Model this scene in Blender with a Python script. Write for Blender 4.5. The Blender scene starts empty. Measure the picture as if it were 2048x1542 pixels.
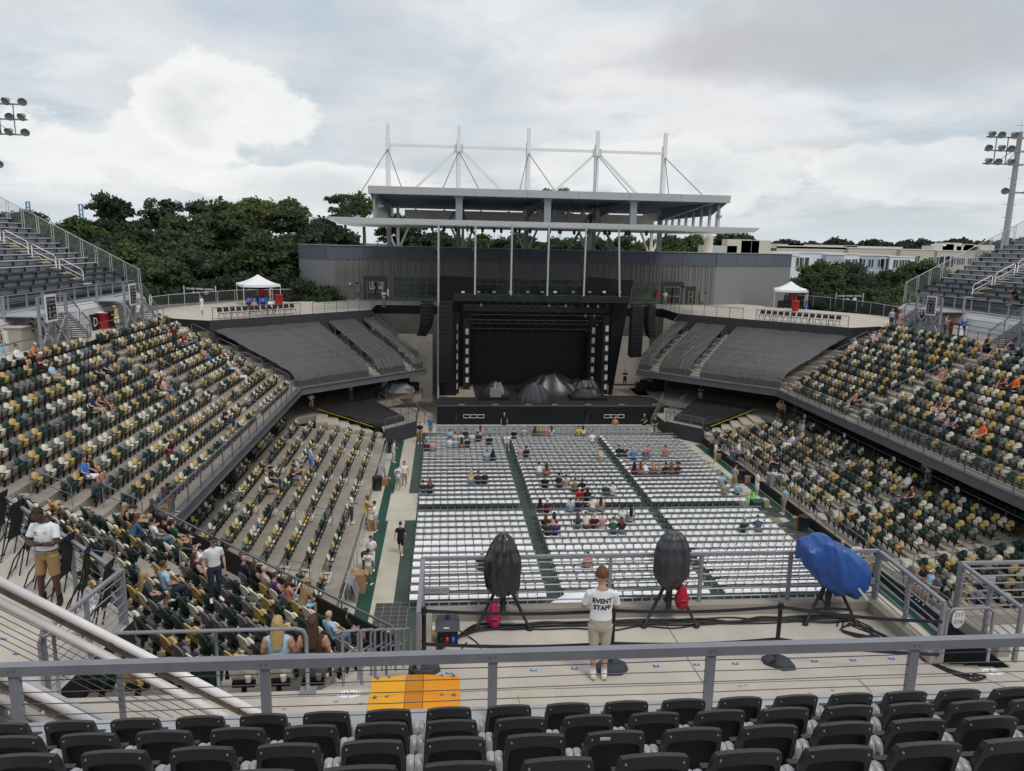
import bpy, bmesh, math, random
import numpy as np
from mathutils import Vector, Matrix, Euler
from mathutils.kdtree import KDTree
from mathutils.bvhtree import BVHTree
from mathutils import noise as mn
R = math.radians
rnd = random.Random(7)
S = bpy.context.scene
COL = S.collection

# ------------------------------------------------------------------ camera
CAMZ = 15.6
YAW, PITCH, ROLL, FPX = 5.313, 10.688, 1.2, 1500.0
def _basis():
 y, p, r = R(YAW), R(PITCH), R(ROLL)
 f = Vector((math.sin(y)*math.cos(p), math.cos(y)*math.cos(p), -math.sin(p)))
 r0 = Vector((math.cos(y), -math.sin(y), 0)); u0 = r0.cross(f)
 return r0*math.cos(r)+u0*math.sin(r), -r0*math.sin(r)+u0*math.cos(r), f
CR, CU, CF = _basis()
cam = bpy.data.cameras.new('camera')
cam.sensor_width = 36.0; cam.lens = 36.0*FPX/2048.0
cam.clip_start = 0.05; cam.clip_end = 6000
camo = bpy.data.objects.new('camera', cam); COL.objects.link(camo)
camo.matrix_world = Matrix(((CR.x, CU.x, -CF.x, 0), (CR.y, CU.y, -CF.y, 0), (CR.z, CU.z, -CF.z, CAMZ), (0, 0, 0, 1)))
S.camera = camo
def ray(x, y): return CF + CR*((x-1024)/FPX) - CU*((y-771)/FPX)
def atz(x, y, z):
 d = ray(x, y); return d*((z-CAMZ)/d.z) + Vector((0, 0, CAMZ))
def aty(x, y, Y):
 d = ray(x, y); return d*(Y/d.y) + Vector((0, 0, CAMZ))
def proj(P):
 d = Vector(P)-Vector((0, 0, CAMZ)); z = d.dot(CF)
 return 1024+FPX*d.dot(CR)/z, 771-FPX*d.dot(CU)/z, z

# ------------------------------------------------------------------ sky, sun, exposure
SUN_EL, SUN_AZ = 58.0, 150.0      # azimuth clockwise from +Y
W = bpy.data.worlds.new('World'); S.world = W; W.use_nodes = True
def build_sky():
 nt = W.node_tree; N = nt.nodes; L = nt.links; N.clear()
 out = N.new('ShaderNodeOutputWorld'); bg = N.new('ShaderNodeBackground'); bg.inputs[1].default_value = 0.1
 L.new(bg.outputs[0], out.inputs[0])
 sky = N.new('ShaderNodeTexSky'); sky.sky_type = 'NISHITA'; sky.sun_disc = False
 sky.sun_elevation = R(SUN_EL); sky.sun_rotation = R(SUN_AZ); sky.dust_density = 2.5; sky.air_density = 1.0
 tc = N.new('ShaderNodeTexCoord'); sep = N.new('ShaderNodeSeparateXYZ'); L.new(tc.outputs['Generated'], sep.inputs[0])
 def M(op, a, b=None, c=None, clamp=False):
  n = N.new('ShaderNodeMath'); n.operation = op; n.use_clamp = clamp
  for i, v in enumerate((a, b, c)):
   if v is None: continue
   if isinstance(v, (int, float)): n.inputs[i].default_value = v
   else: L.new(v, n.inputs[i])
  return n.outputs[0]
 az = M('ARCTAN2', sep.outputs[0], sep.outputs[1])         # radians, 0 = stage axis, + right
 el = M('ARCSINE', sep.outputs[2])
 den = M('ADD', M('MAXIMUM', sep.outputs[2], 0.0), 0.16)
 px = M('DIVIDE', sep.outputs[0], den); py = M('DIVIDE', sep.outputs[1], den)
 cmb = N.new('ShaderNodeCombineXYZ'); L.new(px, cmb.inputs[0]); L.new(py, cmb.inputs[1])
 def noise(scale, detail, rough, seed, vec=None, dist=0.0):
  n = N.new('ShaderNodeTexNoise'); n.noise_dimensions = '4D'; n.inputs['W'].default_value = seed
  n.inputs['Scale'].default_value = scale; n.inputs['Detail'].default_value = detail
  n.inputs['Roughness'].default_value = rough; n.inputs['Distortion'].default_value = dist
  L.new(vec or cmb.outputs[0], n.inputs['Vector']); return n.outputs['Fac']
 def ramp(v, a, b, lo=0.0, hi=1.0):
  n = N.new('ShaderNodeMapRange'); n.interpolation_type = 'SMOOTHERSTEP'
  n.inputs[1].default_value = a; n.inputs[2].default_value = b; n.inputs[3].default_value = lo; n.inputs[4].default_value = hi
  L.new(v, n.inputs[0]); return n.outputs[0]
 ae = N.new('ShaderNodeCombineXYZ'); L.new(az, ae.inputs[0]); L.new(M('MULTIPLY', el, 1.7), ae.inputs[1])
 big = noise(0.85, 5, 0.55, 2.3, dist=0.25); det = noise(2.6, 6, 0.6, 5.1, dist=0.3)
 puff = noise(9.0, 6, 0.62, 1.7, vec=ae.outputs[0]); puff2 = noise(3.2, 4, 0.55, 8.4, vec=ae.outputs[0])
 def blob(a0, e0, wa, we):          # soft elliptical patch of sky, degrees
  u = M('DIVIDE', M('SUBTRACT', az, R(a0)), R(wa)); v = M('DIVIDE', M('SUBTRACT', el, R(e0)), R(we))
  return M('SUBTRACT', 1.0, M('ADD', M('MULTIPLY', u, u), M('MULTIPLY', v, v)))
 veil = ramp(M('ADD', M('MULTIPLY', big, 0.65), M('MULTIPLY', det, 0.35)), 0.38, 0.62, 0.25, 1.0)
 shade = ramp(M('ADD', M('MULTIPLY', puff2, 0.5), M('MULTIPLY', det, 0.5)), 0.40, 0.66)
 def mix(f, a, b):
  n = N.new('ShaderNodeMix'); n.data_type = 'RGBA'; L.new(f, n.inputs[0]) if not isinstance(f, float) else None
  if isinstance(f, float): n.inputs[0].default_value = f
  for i, v in ((6, a), (7, b)):
   if isinstance(v, tuple): n.inputs[i].default_value = v+(1,)
   else: L.new(v, n.inputs[i])
  return n.outputs[2]
 c = mix(veil, mix(0.55, sky.outputs[0], (5.7, 6.95, 7.8)), mix(shade, (8.5, 8.6, 8.75), (6.5, 6.7, 6.95)))
 wob = M('ADD', M('MULTIPLY', M('SUBTRACT', puff, 0.5), 2.6), M('MULTIPLY', M('SUBTRACT', puff2, 0.5), 3.4))
 wob2 = M('MULTIPLY', M('SUBTRACT', puff2, 0.5), 2.4)
 for a0, e0, wa, we, k, col in ((29, 13.5, 16, 4.6, .85, (5.2, 5.3, 5.55)), (34, 21, 22, 5.0, .8, (5.6, 5.7, 5.95)), (-24, 20.5, 15, 3.2, .55, (6.1, 6.1, 6.5)),
         (-4, 13.6, 6, 1.1, .4, (6.2, 6.5, 6.9)), (24, 6.3, 11, 1.8, .5, (6.0, 6.2, 6.4))):
  m = ramp(M('ADD', blob(a0, e0, wa, we), wob2), -0.1, 1.0, 0.0, k); c = mix(m, c, col)
 for a0, e0, wa, we, k in ((-24, 5.6, 13, 3.6, .8), (-15.5, 8.2, 6.5, 4.2, .9), (18, 5.6, 11, 3.4, .6), (33, 5.2, 10, 2.2, .5), (-10, 3.6, 10, 1.9, .8)):
  b = M('ADD', blob(a0, e0, wa, we), wob)
  m = ramp(b, 0.02, 0.42, 0.0, k)
  edge = ramp(b, 0.25, 1.45)
  c = mix(m, c, mix(edge, (9.3, 9.35, 9.3), (7.1, 7.35, 7.5)))
 c = mix(ramp(el, 0.0, 0.075, 0.75, 0.0), c, (6.9, 7.6, 8.0))
 c = mix(ramp(sep.outputs[2], -0.02, -0.25), c, (1.6, 1.7, 1.6))
 L.new(c, bg.inputs[0])
build_sky()
sun = bpy.data.lights.new('sun', 'SUN'); sun.energy = 1.35; sun.angle = R(14); sun.color = (1.0, 0.955, 0.9)
suno = bpy.data.objects.new('sun', sun); COL.objects.link(suno)
_sd = Vector((math.sin(R(SUN_AZ))*math.cos(R(SUN_EL)), math.cos(R(SUN_AZ))*math.cos(R(SUN_EL)), math.sin(R(SUN_EL))))
suno.rotation_euler = _sd.to_track_quat('Z', 'Y').to_euler()
S.view_settings.view_transform = 'Standard'; S.view_settings.look = 'None'
S.view_settings.exposure = 0.0; S.view_settings.gamma = 1.0; S.view_settings.use_curve_mapping = False
S.cycles.max_bounces = 6; S.cycles.diffuse_bounces = 3; S.cycles.glossy_bounces = 2; S.cycles.transmission_bounces = 4; S.cycles.transparent_max_bounces = 8
S.cycles.use_denoising = True

# ------------------------------------------------------------------ materials
MATS = {}
def mat(name, col, rough=0.6, metal=0.0, vary=0.0, vscale=3.0, bump=0.0, bscale=40.0, col2=None, spec=0.35, objrand=0.0, coat=0.0, stretch=None, space='pos'):
 """procedural material: base colour broken up by two octaves of noise in world (pos) or object space"""
 m = bpy.data.materials.new(name); m.use_nodes = True; MATS[name] = m
 nt = m.node_tree; N = nt.nodes; L = nt.links; b = N['Principled BSDF']
 b.inputs['Base Color'].default_value = (*col, 1); b.inputs['Roughness'].default_value = rough
 b.inputs['Metallic'].default_value = metal; b.inputs['Specular IOR Level'].default_value = spec
 b.inputs['Coat Weight'].default_value = coat
 m.diffuse_color = (*col, 1)
 vec = None
 if vary or bump:
  if space == 'pos': vec = N.new('ShaderNodeNewGeometry').outputs['Position']
  else: vec = N.new('ShaderNodeTexCoord').outputs['Object']
  if stretch:
   mp = N.new('ShaderNodeMapping'); mp.inputs['Scale'].default_value = stretch; L.new(vec, mp.inputs[0]); vec = mp.outputs[0]
 colsock = None
 if vary:
  n1 = N.new('ShaderNodeTexNoise'); n1.inputs['Scale'].default_value = vscale; n1.inputs['Detail'].default_value = 6; n1.inputs['Roughness'].default_value = 0.65
  n2 = N.new('ShaderNodeTexNoise'); n2.inputs['Scale'].default_value = vscale*0.17; n2.inputs['Detail'].default_value = 3
  L.new(vec, n1.inputs['Vector']); L.new(vec, n2.inputs['Vector'])
  ad = N.new('ShaderNodeMath'); ad.operation = 'ADD'; L.new(n1.outputs['Fac'], ad.inputs[0]); L.new(n2.outputs['Fac'], ad.inputs[1])
  mr = N.new('ShaderNodeMapRange'); mr.inputs[1].default_value = 0.7; mr.inputs[2].default_value = 1.3; L.new(ad.outputs[0], mr.inputs[0])
  mx = N.new('ShaderNodeMix'); mx.data_type = 'RGBA'; L.new(mr.outputs[0], mx.inputs[0])
  d = tuple(max(0, c*(1-vary)) for c in col); u = col2 or tuple(min(1, c*(1+vary)) for c in col)
  mx.inputs[6].default_value = (*d, 1); mx.inputs[7].default_value = (*u, 1); colsock = mx.outputs[2]
  r2 = N.new('ShaderNodeMapRange'); r2.inputs[3].default_value = max(0, rough-0.12); r2.inputs[4].default_value = min(1, rough+0.12)
  L.new(n1.outputs['Fac'], r2.inputs[0]); L.new(r2.outputs[0], b.inputs['Roughness'])
 if objrand:
  oi = N.new('ShaderNodeObjectInfo'); hs = N.new('ShaderNodeHueSaturation')
  r3 = N.new('ShaderNodeMapRange'); r3.inputs[3].default_value = 1-objrand; r3.inputs[4].default_value = 1+objrand
  L.new(oi.outputs['Random'], r3.inputs[0]); L.new(r3.outputs[0], hs.inputs['Value'])
  if colsock: L.new(colsock, hs.inputs['Color'])
  else: hs.inputs['Color'].default_value = (*col, 1)
  colsock = hs.outputs[0]
 if colsock: L.new(colsock, b.inputs['Base Color'])
 if bump:
  nb = N.new('ShaderNodeTexNoise'); nb.inputs['Scale'].default_value = bscale; nb.inputs['Detail'].default_value = 5
  L.new(vec, nb.inputs['Vector']); bp = N.new('ShaderNodeBump'); bp.inputs['Strength'].default_value = bump; bp.inputs['Distance'].default_value = 0.02
  L.new(nb.outputs['Fac'], bp.inputs['Height']); L.new(bp.outputs[0], b.inputs['Normal'])
 return m
def leafmat(name, col, col2, trans=0.25):
 m = mat(name, col, 0.6, vary=0.35, vscale=0.35, col2=col2, objrand=0.16, spec=0.2)
 nt = m.node_tree; N = nt.nodes; L = nt.links; b = N['Principled BSDF']
 t = N.new('ShaderNodeBsdfTranslucent'); mx = N.new('ShaderNodeMixShader'); mx.inputs[0].default_value = trans
 src = b.inputs['Base Color'].links[0].from_socket; L.new(src, t.inputs[0])
 L.new(b.outputs[0], mx.inputs[1]); L.new(t.outputs[0], mx.inputs[2]); L.new(mx.outputs[0], N['Material Output'].inputs[0])
 return m
def meshmat(name, col, scale, width=0.18, alpha_gap=True):
 """woven wire or net: opaque threads, clear holes"""
 m = mat(name, col, 0.5, 0.3); nt = m.node_tree; N = nt.nodes; L = nt.links
 b = N['Principled BSDF']; b.inputs['Alpha'].default_value = width
 return m
mat('concrete', (0.305, 0.275, 0.232), 0.85, vary=0.22, vscale=1.4, bump=0.15, bscale=30)
mat('concrete_deck', (0.475, 0.43, 0.375), 0.85, vary=0.16, vscale=1.1, bump=0.12, bscale=35)
mat('concrete_step', (0.415, 0.375, 0.315), 0.85, vary=0.12, vscale=3)
mat('court_green', (0.042, 0.070, 0.056), 0.75, vary=0.3, vscale=0.8, col2=(0.062, 0.088, 0.072))
mat('court_dark', (0.016, 0.062, 0.048), 0.7, vary=0.2, vscale=1.5)
mat('court_cream', (0.46, 0.43, 0.35), 0.85, vary=0.15, vscale=0.9)
mat('court_pale', (0.2, 0.235, 0.16), 0.8, vary=0.2, vscale=0.8)
mat('ground', (0.07, 0.085, 0.045), 0.95, vary=0.5, vscale=0.08)
mat('asphalt', (0.06, 0.06, 0.06), 0.9, vary=0.2, vscale=1)
mat('seat_green', (0.012, 0.036, 0.030), 0.42, vary=0.2, vscale=4, objrand=0.15)
mat('seat_grey', (0.15, 0.147, 0.143), 0.45, vary=0.12, vscale=4, objrand=0.12)
mat('seat_yellow', (0.49, 0.345, 0.125), 0.45, vary=0.12, vscale=4, objrand=0.1)
mat('seat_cream', (0.62, 0.585, 0.47), 0.45, vary=0.1, vscale=4, objrand=0.08)
mat('black_plastic', (0.012, 0.012, 0.013), 0.45, vary=0.3, vscale=6)
mat('seat_black', (0.026, 0.0235, 0.023), 0.42, vary=0.2, vscale=9, bump=0.08, bscale=400, spec=0.45)
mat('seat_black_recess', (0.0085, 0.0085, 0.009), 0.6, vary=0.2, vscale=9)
mat('seat_bracket', (0.36, 0.365, 0.385), 0.45, metal=0.2, vary=0.1, vscale=9)
mat('rail_grey', (0.155, 0.158, 0.17), 0.45, metal=0.25, vary=0.12, vscale=5)
mat('rail_near', (0.225, 0.225, 0.25), 0.42, metal=0.1, vary=0.14, vscale=4, bump=0.03, bscale=60)
mat('rail_light', (0.46, 0.47, 0.48), 0.4, metal=0.15, vary=0.1, vscale=4)
mat('pipe_white', (0.72, 0.685, 0.67), 0.45, vary=0.12, vscale=3)
mat('cable_steel', (0.13, 0.12, 0.12), 0.4, metal=0.6)
mat('rust', (0.22, 0.16, 0.12), 0.7, metal=0.2, vary=0.4, vscale=7)
mat('steel_white', (0.82, 0.80, 0.765), 0.5, vary=0.06, vscale=1)
mat('steel_grey', (0.30, 0.31, 0.33), 0.45, metal=0.2, vary=0.1, vscale=0.6)
mat('fascia_grey', (0.56, 0.56, 0.565), 0.45, vary=0.05, vscale=0.5)
mat('soffit', (0.34, 0.39, 0.47), 0.5, vary=0.1, vscale=0.6)
mat('soffit_beam', (0.24, 0.28, 0.345), 0.5)
mat('clad_grey', (0.195, 0.19, 0.185), 0.6, vary=0.06, vscale=0.6)
mat('clad_light', (0.215, 0.22, 0.228), 0.55, vary=0.04, vscale=0.3)
mat('parapet_blue', (0.105, 0.122, 0.152), 0.5, vary=0.07, vscale=0.4)
mat('cap_light', (0.42, 0.43, 0.44), 0.4)
mat('alu', (0.40, 0.41, 0.43), 0.5, metal=0.1, vary=0.12, vscale=1.2, stretch=(4, .3, 4))
mat('alu_plank', (0.56, 0.565, 0.58), 0.5, metal=0.1, vary=0.12, vscale=1.2, stretch=(4, .3, 4))
mat('alu_riser', (0.42, 0.43, 0.46), 0.5, metal=0.1, vary=0.15, vscale=1)
mat('alu_dark', (0.07, 0.075, 0.085), 0.5, metal=0.2)
mat('tarp_grey', (0.082, 0.077, 0.078), 0.5, vary=0.16, vscale=0.5, bump=0.12, bscale=2.5, spec=0.5)
mat('tarp_low', (0.024, 0.024, 0.026), 0.42, vary=0.3, vscale=1.2, bump=0.2, bscale=3.0, spec=0.5)
mat('tarp_gear', (0.012, 0.013, 0.016), 0.38, vary=0.2, vscale=1, bump=0.25, bscale=4, spec=0.6)
mat('wall_black', (0.018, 0.019, 0.021), 0.8, vary=0.25, vscale=1.2)
mat('wall_dark', (0.045, 0.047, 0.052), 0.8, vary=0.15, vscale=0.8)
mat('stage_black', (0.006, 0.006, 0.007), 0.8, vary=0.2, vscale=1)
mat('drape_black', (0.008, 0.009, 0.011), 0.9, vary=0.3, vscale=2)
mat('led_black', (0.0055, 0.0055, 0.0065), 0.55)
mat('truss_black', (0.016, 0.017, 0.019), 0.6)
mat('speaker_black', (0.012, 0.013, 0.015), 0.6, vary=0.2, vscale=3)
mat('stage_deck', (0.022, 0.022, 0.024), 0.7, vary=0.25, vscale=0.8)
mat('stage_wood', (0.33, 0.27, 0.21), 0.7, vary=0.1, vscale=1)
mat('blinder_white', (0.62, 0.62, 0.6), 0.5)
mat('chair_white', (0.88, 0.88, 0.88), 0.4, objrand=0.05)
mat('chair_grey', (0.235, 0.24, 0.25), 0.5, objrand=0.08)
mat('chair_back', (0.42, 0.425, 0.435), 0.45, objrand=0.06)
mat('canvas_white', (0.80, 0.80, 0.84), 0.7, vary=0.04, vscale=2)
mat('banner_black', (0.01, 0.01, 0.011), 0.7)
mat('print_white', (0.75, 0.75, 0.75), 0.6)
mat('sign_white', (0.72, 0.72, 0.70), 0.6)
mat('sign_grey', (0.36, 0.36, 0.37), 0.5)
mat('sign_black', (0.02, 0.022, 0.025), 0.5)
mat('ink_black', (0.015, 0.015, 0.016), 0.7)
mat('ink_grey', (0.16, 0.16, 0.17), 0.7)
mat('sticker_blue', (0.03, 0.16, 0.38), 0.5)
mat('ramp_yellow', (0.76, 0.36, 0.010), 0.55, vary=0.08, vscale=3, bump=0.05, bscale=90)
mat('ramp_orange', (0.72, 0.27, 0.008), 0.55, vary=0.08, vscale=3, bump=0.05, bscale=90)
mat('ramp_pad', (0.52, 0.19, 0.008), 0.6, vary=0.12, vscale=3)
mat('bag_black', (0.013, 0.014, 0.016), 0.25, vary=0.2, vscale=3, bump=0.2, bscale=3, spec=0.7)
mat('bag_grey', (0.03, 0.031, 0.036), 0.33, vary=0.2, vscale=3, bump=0.2, bscale=3, spec=0.6)
mat('tarp_blue', (0.012, 0.068, 0.27), 0.42, vary=0.18, vscale=2.5, bump=0.25, bscale=4, spec=0.55)
mat('backpack_pink', (0.36, 0.012, 0.075), 0.6, vary=0.2, vscale=6)
mat('backpack_red', (0.33, 0.008, 0.03), 0.6, vary=0.2, vscale=6)
mat('belt_dark', (0.022, 0.023, 0.036), 0.6)
mat('cooler_red', (0.45, 0.022, 0.025), 0.4, vary=0.1, vscale=2)
mat('bin_green', (0.03, 0.055, 0.055), 0.6, vary=0.1, vscale=2)
mat('bin_blue', (0.035, 0.045, 0.055), 0.55)
mat('cardboard', (0.35, 0.20, 0.11), 0.8, vary=0.1, vscale=3)
mat('lime', (0.12, 0.65, 0.05), 0.6)
mat('crane_blue', (0.13, 0.30, 0.47), 0.6)
mat('stucco_white', (0.74, 0.75, 0.78), 0.8, vary=0.04, vscale=0.1)
mat('stucco_blue', (0.42, 0.47, 0.56), 0.8, vary=0.04, vscale=0.1)
mat('stucco_cream', (0.56, 0.51, 0.42), 0.8, vary=0.06, vscale=0.1)
mat('roof_flat', (0.5, 0.49, 0.46), 0.85, vary=0.1, vscale=0.2)
mat('pane_dark', (0.035, 0.04, 0.048), 0.15, spec=0.7)
mat('glass_green', (0.055, 0.082, 0.062), 0.12, vary=0.55, vscale=1.6, col2=(0.11, 0.15, 0.105), spec=0.8, stretch=(1, 1, 1.6))
mat('frame_bronze', (0.20, 0.19, 0.15), 0.5)
mat('door_dark', (0.02, 0.024, 0.028), 0.25, spec=0.7)
mat('box_beige', (0.37, 0.35, 0.29), 0.65, vary=0.08, vscale=2)
mat('box_tan', (0.20, 0.18, 0.13), 0.6)
mat('bark', (0.10, 0.075, 0.055), 0.9, vary=0.3, vscale=2)
leafmat('leaf_oak', (0.064, 0.098, 0.052), (0.115, 0.148, 0.072), .4)
leafmat('leaf_dark', (0.048, 0.078, 0.050), (0.085, 0.118, 0.068), .35)
leafmat('leaf_pine', (0.056, 0.086, 0.058), (0.098, 0.132, 0.08), 0.3)
leafmat('leaf_light', (0.085, 0.122, 0.040), (0.16, 0.19, 0.07), .35)
leafmat('leaf_far', (0.05, 0.075, 0.05), (0.08, 0.105, 0.075))
mat('bottle_clear', (0.75, 0.8, 0.82), 0.12, spec=0.6)
mat('signal_red', (0.6, 0.02, 0.02), 0.5)
mat('signal_blue', (0.02, 0.15, 0.6), 0.5)
mat('signal_yellow', (0.7, 0.55, 0.02), 0.5)
mat('mesh_dark', (0.012, 0.013, 0.014), 0.55, vary=0.3, vscale=30)
mat('towel_grey', (0.35, 0.36, 0.37), 0.9)
def glassmat():
 m = mat('glass_clear', (0.6, 0.72, 0.66), 0.05, spec=0.6); b = m.node_tree.nodes['Principled BSDF']; b.inputs['Alpha'].default_value = 0.28
 m2 = mat('fence_net', (0.30, 0.31, 0.32), 0.5, 0.3); m2.node_tree.nodes['Principled BSDF'].inputs['Alpha'].default_value = 0.24
 m3 = mat('fence_scrim', (0.035, 0.045, 0.042), 0.8); m3.node_tree.nodes['Principled BSDF'].inputs['Alpha'].default_value = 0.72
glassmat()

# ------------------------------------------------------------------ mesh helpers
def V(*a): return Vector(a)
class MB:
 """collects polygons; build() links them as one mesh object"""
 def __init__(s): s.v = []; s.f = []; s.m = []
 def poly(s, pts, mi=0):
  i = len(s.v); s.v += [tuple(p) for p in pts]; s.f.append(tuple(range(i, i+len(pts)))); s.m.append(mi)
 def grid(s, P, mi=0, closed=False):
  """P[r][c] points -> quads"""
  i = len(s.v); nr, nc = len(P), len(P[0])
  for row in P: s.v += [tuple(p) for p in row]
  for r in range(nr-1):
   for c in range(nc if closed else nc-1):
    c2 = (c+1) % nc
    s.f.append((i+r*nc+c, i+r*nc+c2, i+(r+1)*nc+c2, i+(r+1)*nc+c)); s.m.append(mi)
  return i
 def hexa(s, p, mi=0):
  """8 corners: bottom 0-3 ccw, top 4-7"""
  i = len(s.v); s.v += [tuple(q) for q in p]
  for f in ((3, 2, 1, 0), (4, 5, 6, 7), (0, 1, 5, 4), (1, 2, 6, 5), (2, 3, 7, 6), (3, 0, 4, 7)):
   s.f.append(tuple(i+k for k in f)); s.m.append(mi)
 def box(s, x0, x1, y0, y1, z0, z1, mi=0):
  s.hexa(((x0, y0, z0), (x1, y0, z0), (x1, y1, z0), (x0, y1, z0), (x0, y0, z1), (x1, y0, z1), (x1, y1, z1), (x0, y1, z1)), mi)
 def obox(s, c, ax, ay, az, mi=0):
  c, ax, ay, az = map(Vector, (c, ax, ay, az))
  s.hexa([c-ax-ay-az, c+ax-ay-az, c+ax+ay-az, c-ax+ay-az, c-ax-ay+az, c+ax-ay+az, c+ax+ay+az, c-ax+ay+az], mi)
 def bar(s, p, q, w, h, mi=0, up=(0, 0, 1)):
  p, q = Vector(p), Vector(q); d = (q-p)
  if d.length < 1e-6: return
  d.normalize(); u = Vector(up)
  if abs(d.dot(u)) > 0.98: u = Vector((0, 1, 0))
  sx = d.cross(u).normalized(); sy = sx.cross(d).normalized()
  a, b = sx*(w/2), sy*(h/2)
  s.hexa([p-a-b, p+a-b, q+a-b, q-a-b, p-a+b, p+a+b, q+a+b, q-a+b], mi)
 def tube(s, p, q, r, n=6, r2=None, mi=0, cap=True):
  p, q = Vector(p), Vector(q); s.path([p, q], [r, r if r2 is None else r2], n, mi, cap)
 def path(s, pts, r, n=6, mi=0, cap=True):
  pts = [Vector(p) for p in pts]; rr = r if isinstance(r, (list, tuple)) else [r]*len(pts)
  rows = []; ref = None
  for k, p in enumerate(pts):
   d = (pts[min(k+1, len(pts)-1)]-pts[max(k-1, 0)])
   if d.length < 1e-9: d = Vector((0, 0, 1))
   d.normalize()
   if ref is None:
    ref = Vector((0, 0, 1)) if abs(d.z) < 0.9 else Vector((1, 0, 0))
   sx = d.cross(ref)
   if sx.length < 1e-4: sx = d.cross(Vector((0, 1, 0)))
   sx.normalize(); sy = sx.cross(d).normalized(); ref = sy
   rows.append([p+(sx*math.cos(2*math.pi*t/n)+sy*math.sin(2*math.pi*t/n))*rr[k] for t in range(n)])
  i = s.grid(rows, mi, closed=True)
  if cap:
   s.f.append(tuple(i+t for t in range(n))); s.m.append(mi)
   j = i+(len(pts)-1)*n; s.f.append(tuple(j+n-1-t for t in range(n))); s.m.append(mi)
 def prism(s, pts, z0, z1, mi=0, top=None):
  n = len(pts); i = len(s.v)
  s.v += [(p[0], p[1], z0) for p in pts]+[(p[0], p[1], z1) for p in pts]
  s.f.append(tuple(i+n-1-k for k in range(n))); s.m.append(mi)
  s.f.append(tuple(i+n+k for k in range(n))); s.m.append(mi if top is None else top)
  for k in range(n):
   k2 = (k+1) % n; s.f.append((i+k, i+k2, i+n+k2, i+n+k)); s.m.append(mi)
 def ell(s, c, rx, ry, rz, nu=10, nv=7, mi=0, fn=None):
  c = Vector(c); rows = []
  for j in range(nv+1):
   t = math.pi*j/nv
   row = []
   for k in range(nu):
    a = 2*math.pi*k/nu
    d = Vector((math.sin(t)*math.cos(a), math.sin(t)*math.sin(a), math.cos(t)))
    q = Vector((d.x*rx, d.y*ry, d.z*rz))
    if fn: q = fn(q, d)
    row.append(c+q)
   rows.append(row)
  s.grid(rows[::-1], mi, closed=True)
 def add(s, o, M=None, mi=None):
  i = len(s.v); s.v += [tuple(M @ Vector(p)) if M else p for p in o.v]
  s.f += [tuple(i+k for k in f) for f in o.f]; s.m += o.m if mi is None else [mi]*len(o.f)
 def mesh(s, name, mats, smooth=False):
  me = bpy.data.meshes.new(name); me.from_pydata(s.v, [], s.f)
  for m in (mats if isinstance(mats, (list, tuple)) else [mats]): me.materials.append(MATS[m] if isinstance(m, str) else m)
  if len(me.materials) > 1: me.polygons.foreach_set('material_index', s.m)
  if smooth: me.polygons.foreach_set('use_smooth', [True]*len(s.f))
  me.update(); return me
 def build(s, name, mats, parent=None, smooth=False):
  return link(name, s.mesh(name, mats, smooth), parent)
ROOTM = {}
def link(name, me, parent=None, M=None):
 o = bpy.data.objects.new(name, me); COL.objects.link(o)
 if parent:
  o.parent = parent
  if M is None:
   if parent.name in ROOTM: o.matrix_parent_inverse = ROOTM[parent.name]
  else: o.matrix_basis = M
 elif M is not None: o.matrix_basis = M
 return o
def tag(o, label=None, cat=None, group=None, kind=None):
 if label: o['label'] = label
 if cat: o['category'] = cat
 if group: o['group'] = group
 if kind: o['kind'] = kind
 return o
def thing(name, label, cat, loc=(0, 0, 0), group=None, rz=0.0, world=True):
 """Empty at the base; parts built in world coordinates stay put when world is True"""
 o = bpy.data.objects.new(name, None); COL.objects.link(o); o.empty_display_size = 0.2
 o.location = loc; o.rotation_euler = (0, 0, rz)
 if world: ROOTM[o.name] = (Matrix.Translation(Vector(loc)) @ Matrix.Rotation(rz, 4, 'Z')).inverted()
 return tag(o, label, cat, group)
def struct(o): o['kind'] = 'structure'; return o
def stuff(o): o['kind'] = 'stuff'; return o
def copy_tree(o, parent=None, loc=None, rz=None):
 c = o.copy(); COL.objects.link(c)
 if parent: c.parent = parent
 if loc is not None: c.location = loc
 if rz is not None: c.rotation_euler = (0, 0, rz)
 for ch in o.children: copy_tree(ch, c)
 return c
def text_mesh(txt, size, align='CENTER', bold=0.0, spacing=1.0):
 cu = bpy.data.curves.new('t', 'FONT'); cu.body = txt; cu.size = size; cu.align_x = align; cu.align_y = 'CENTER'
 cu.offset = bold; cu.space_character = spacing; cu.resolution_u = 2
 o = bpy.data.objects.new('t', cu); COL.objects.link(o)
 me = bpy.data.meshes.new_from_object(o.evaluated_get(bpy.context.evaluated_depsgraph_get()))
 bpy.data.objects.remove(o); return me
def text_on(txt, size, origin, ux, uy, m, parent, name='lettering', align='CENTER', bold=0.0, sx=1.0):
 """flat lettering at origin, ux = reading direction, uy = up"""
 me = text_mesh(txt, size, align, bold); ux, uy = Vector(ux).normalized(), Vector(uy).normalized(); n = ux.cross(uy); og = Vector(origin)
 for v in me.vertices: v.co = og+ux*(v.co.x*sx)+uy*v.co.y+n*0.004
 me.materials.clear(); me.materials.append(MATS[m]); me.name = name
 return link(name, me, parent)
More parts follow.
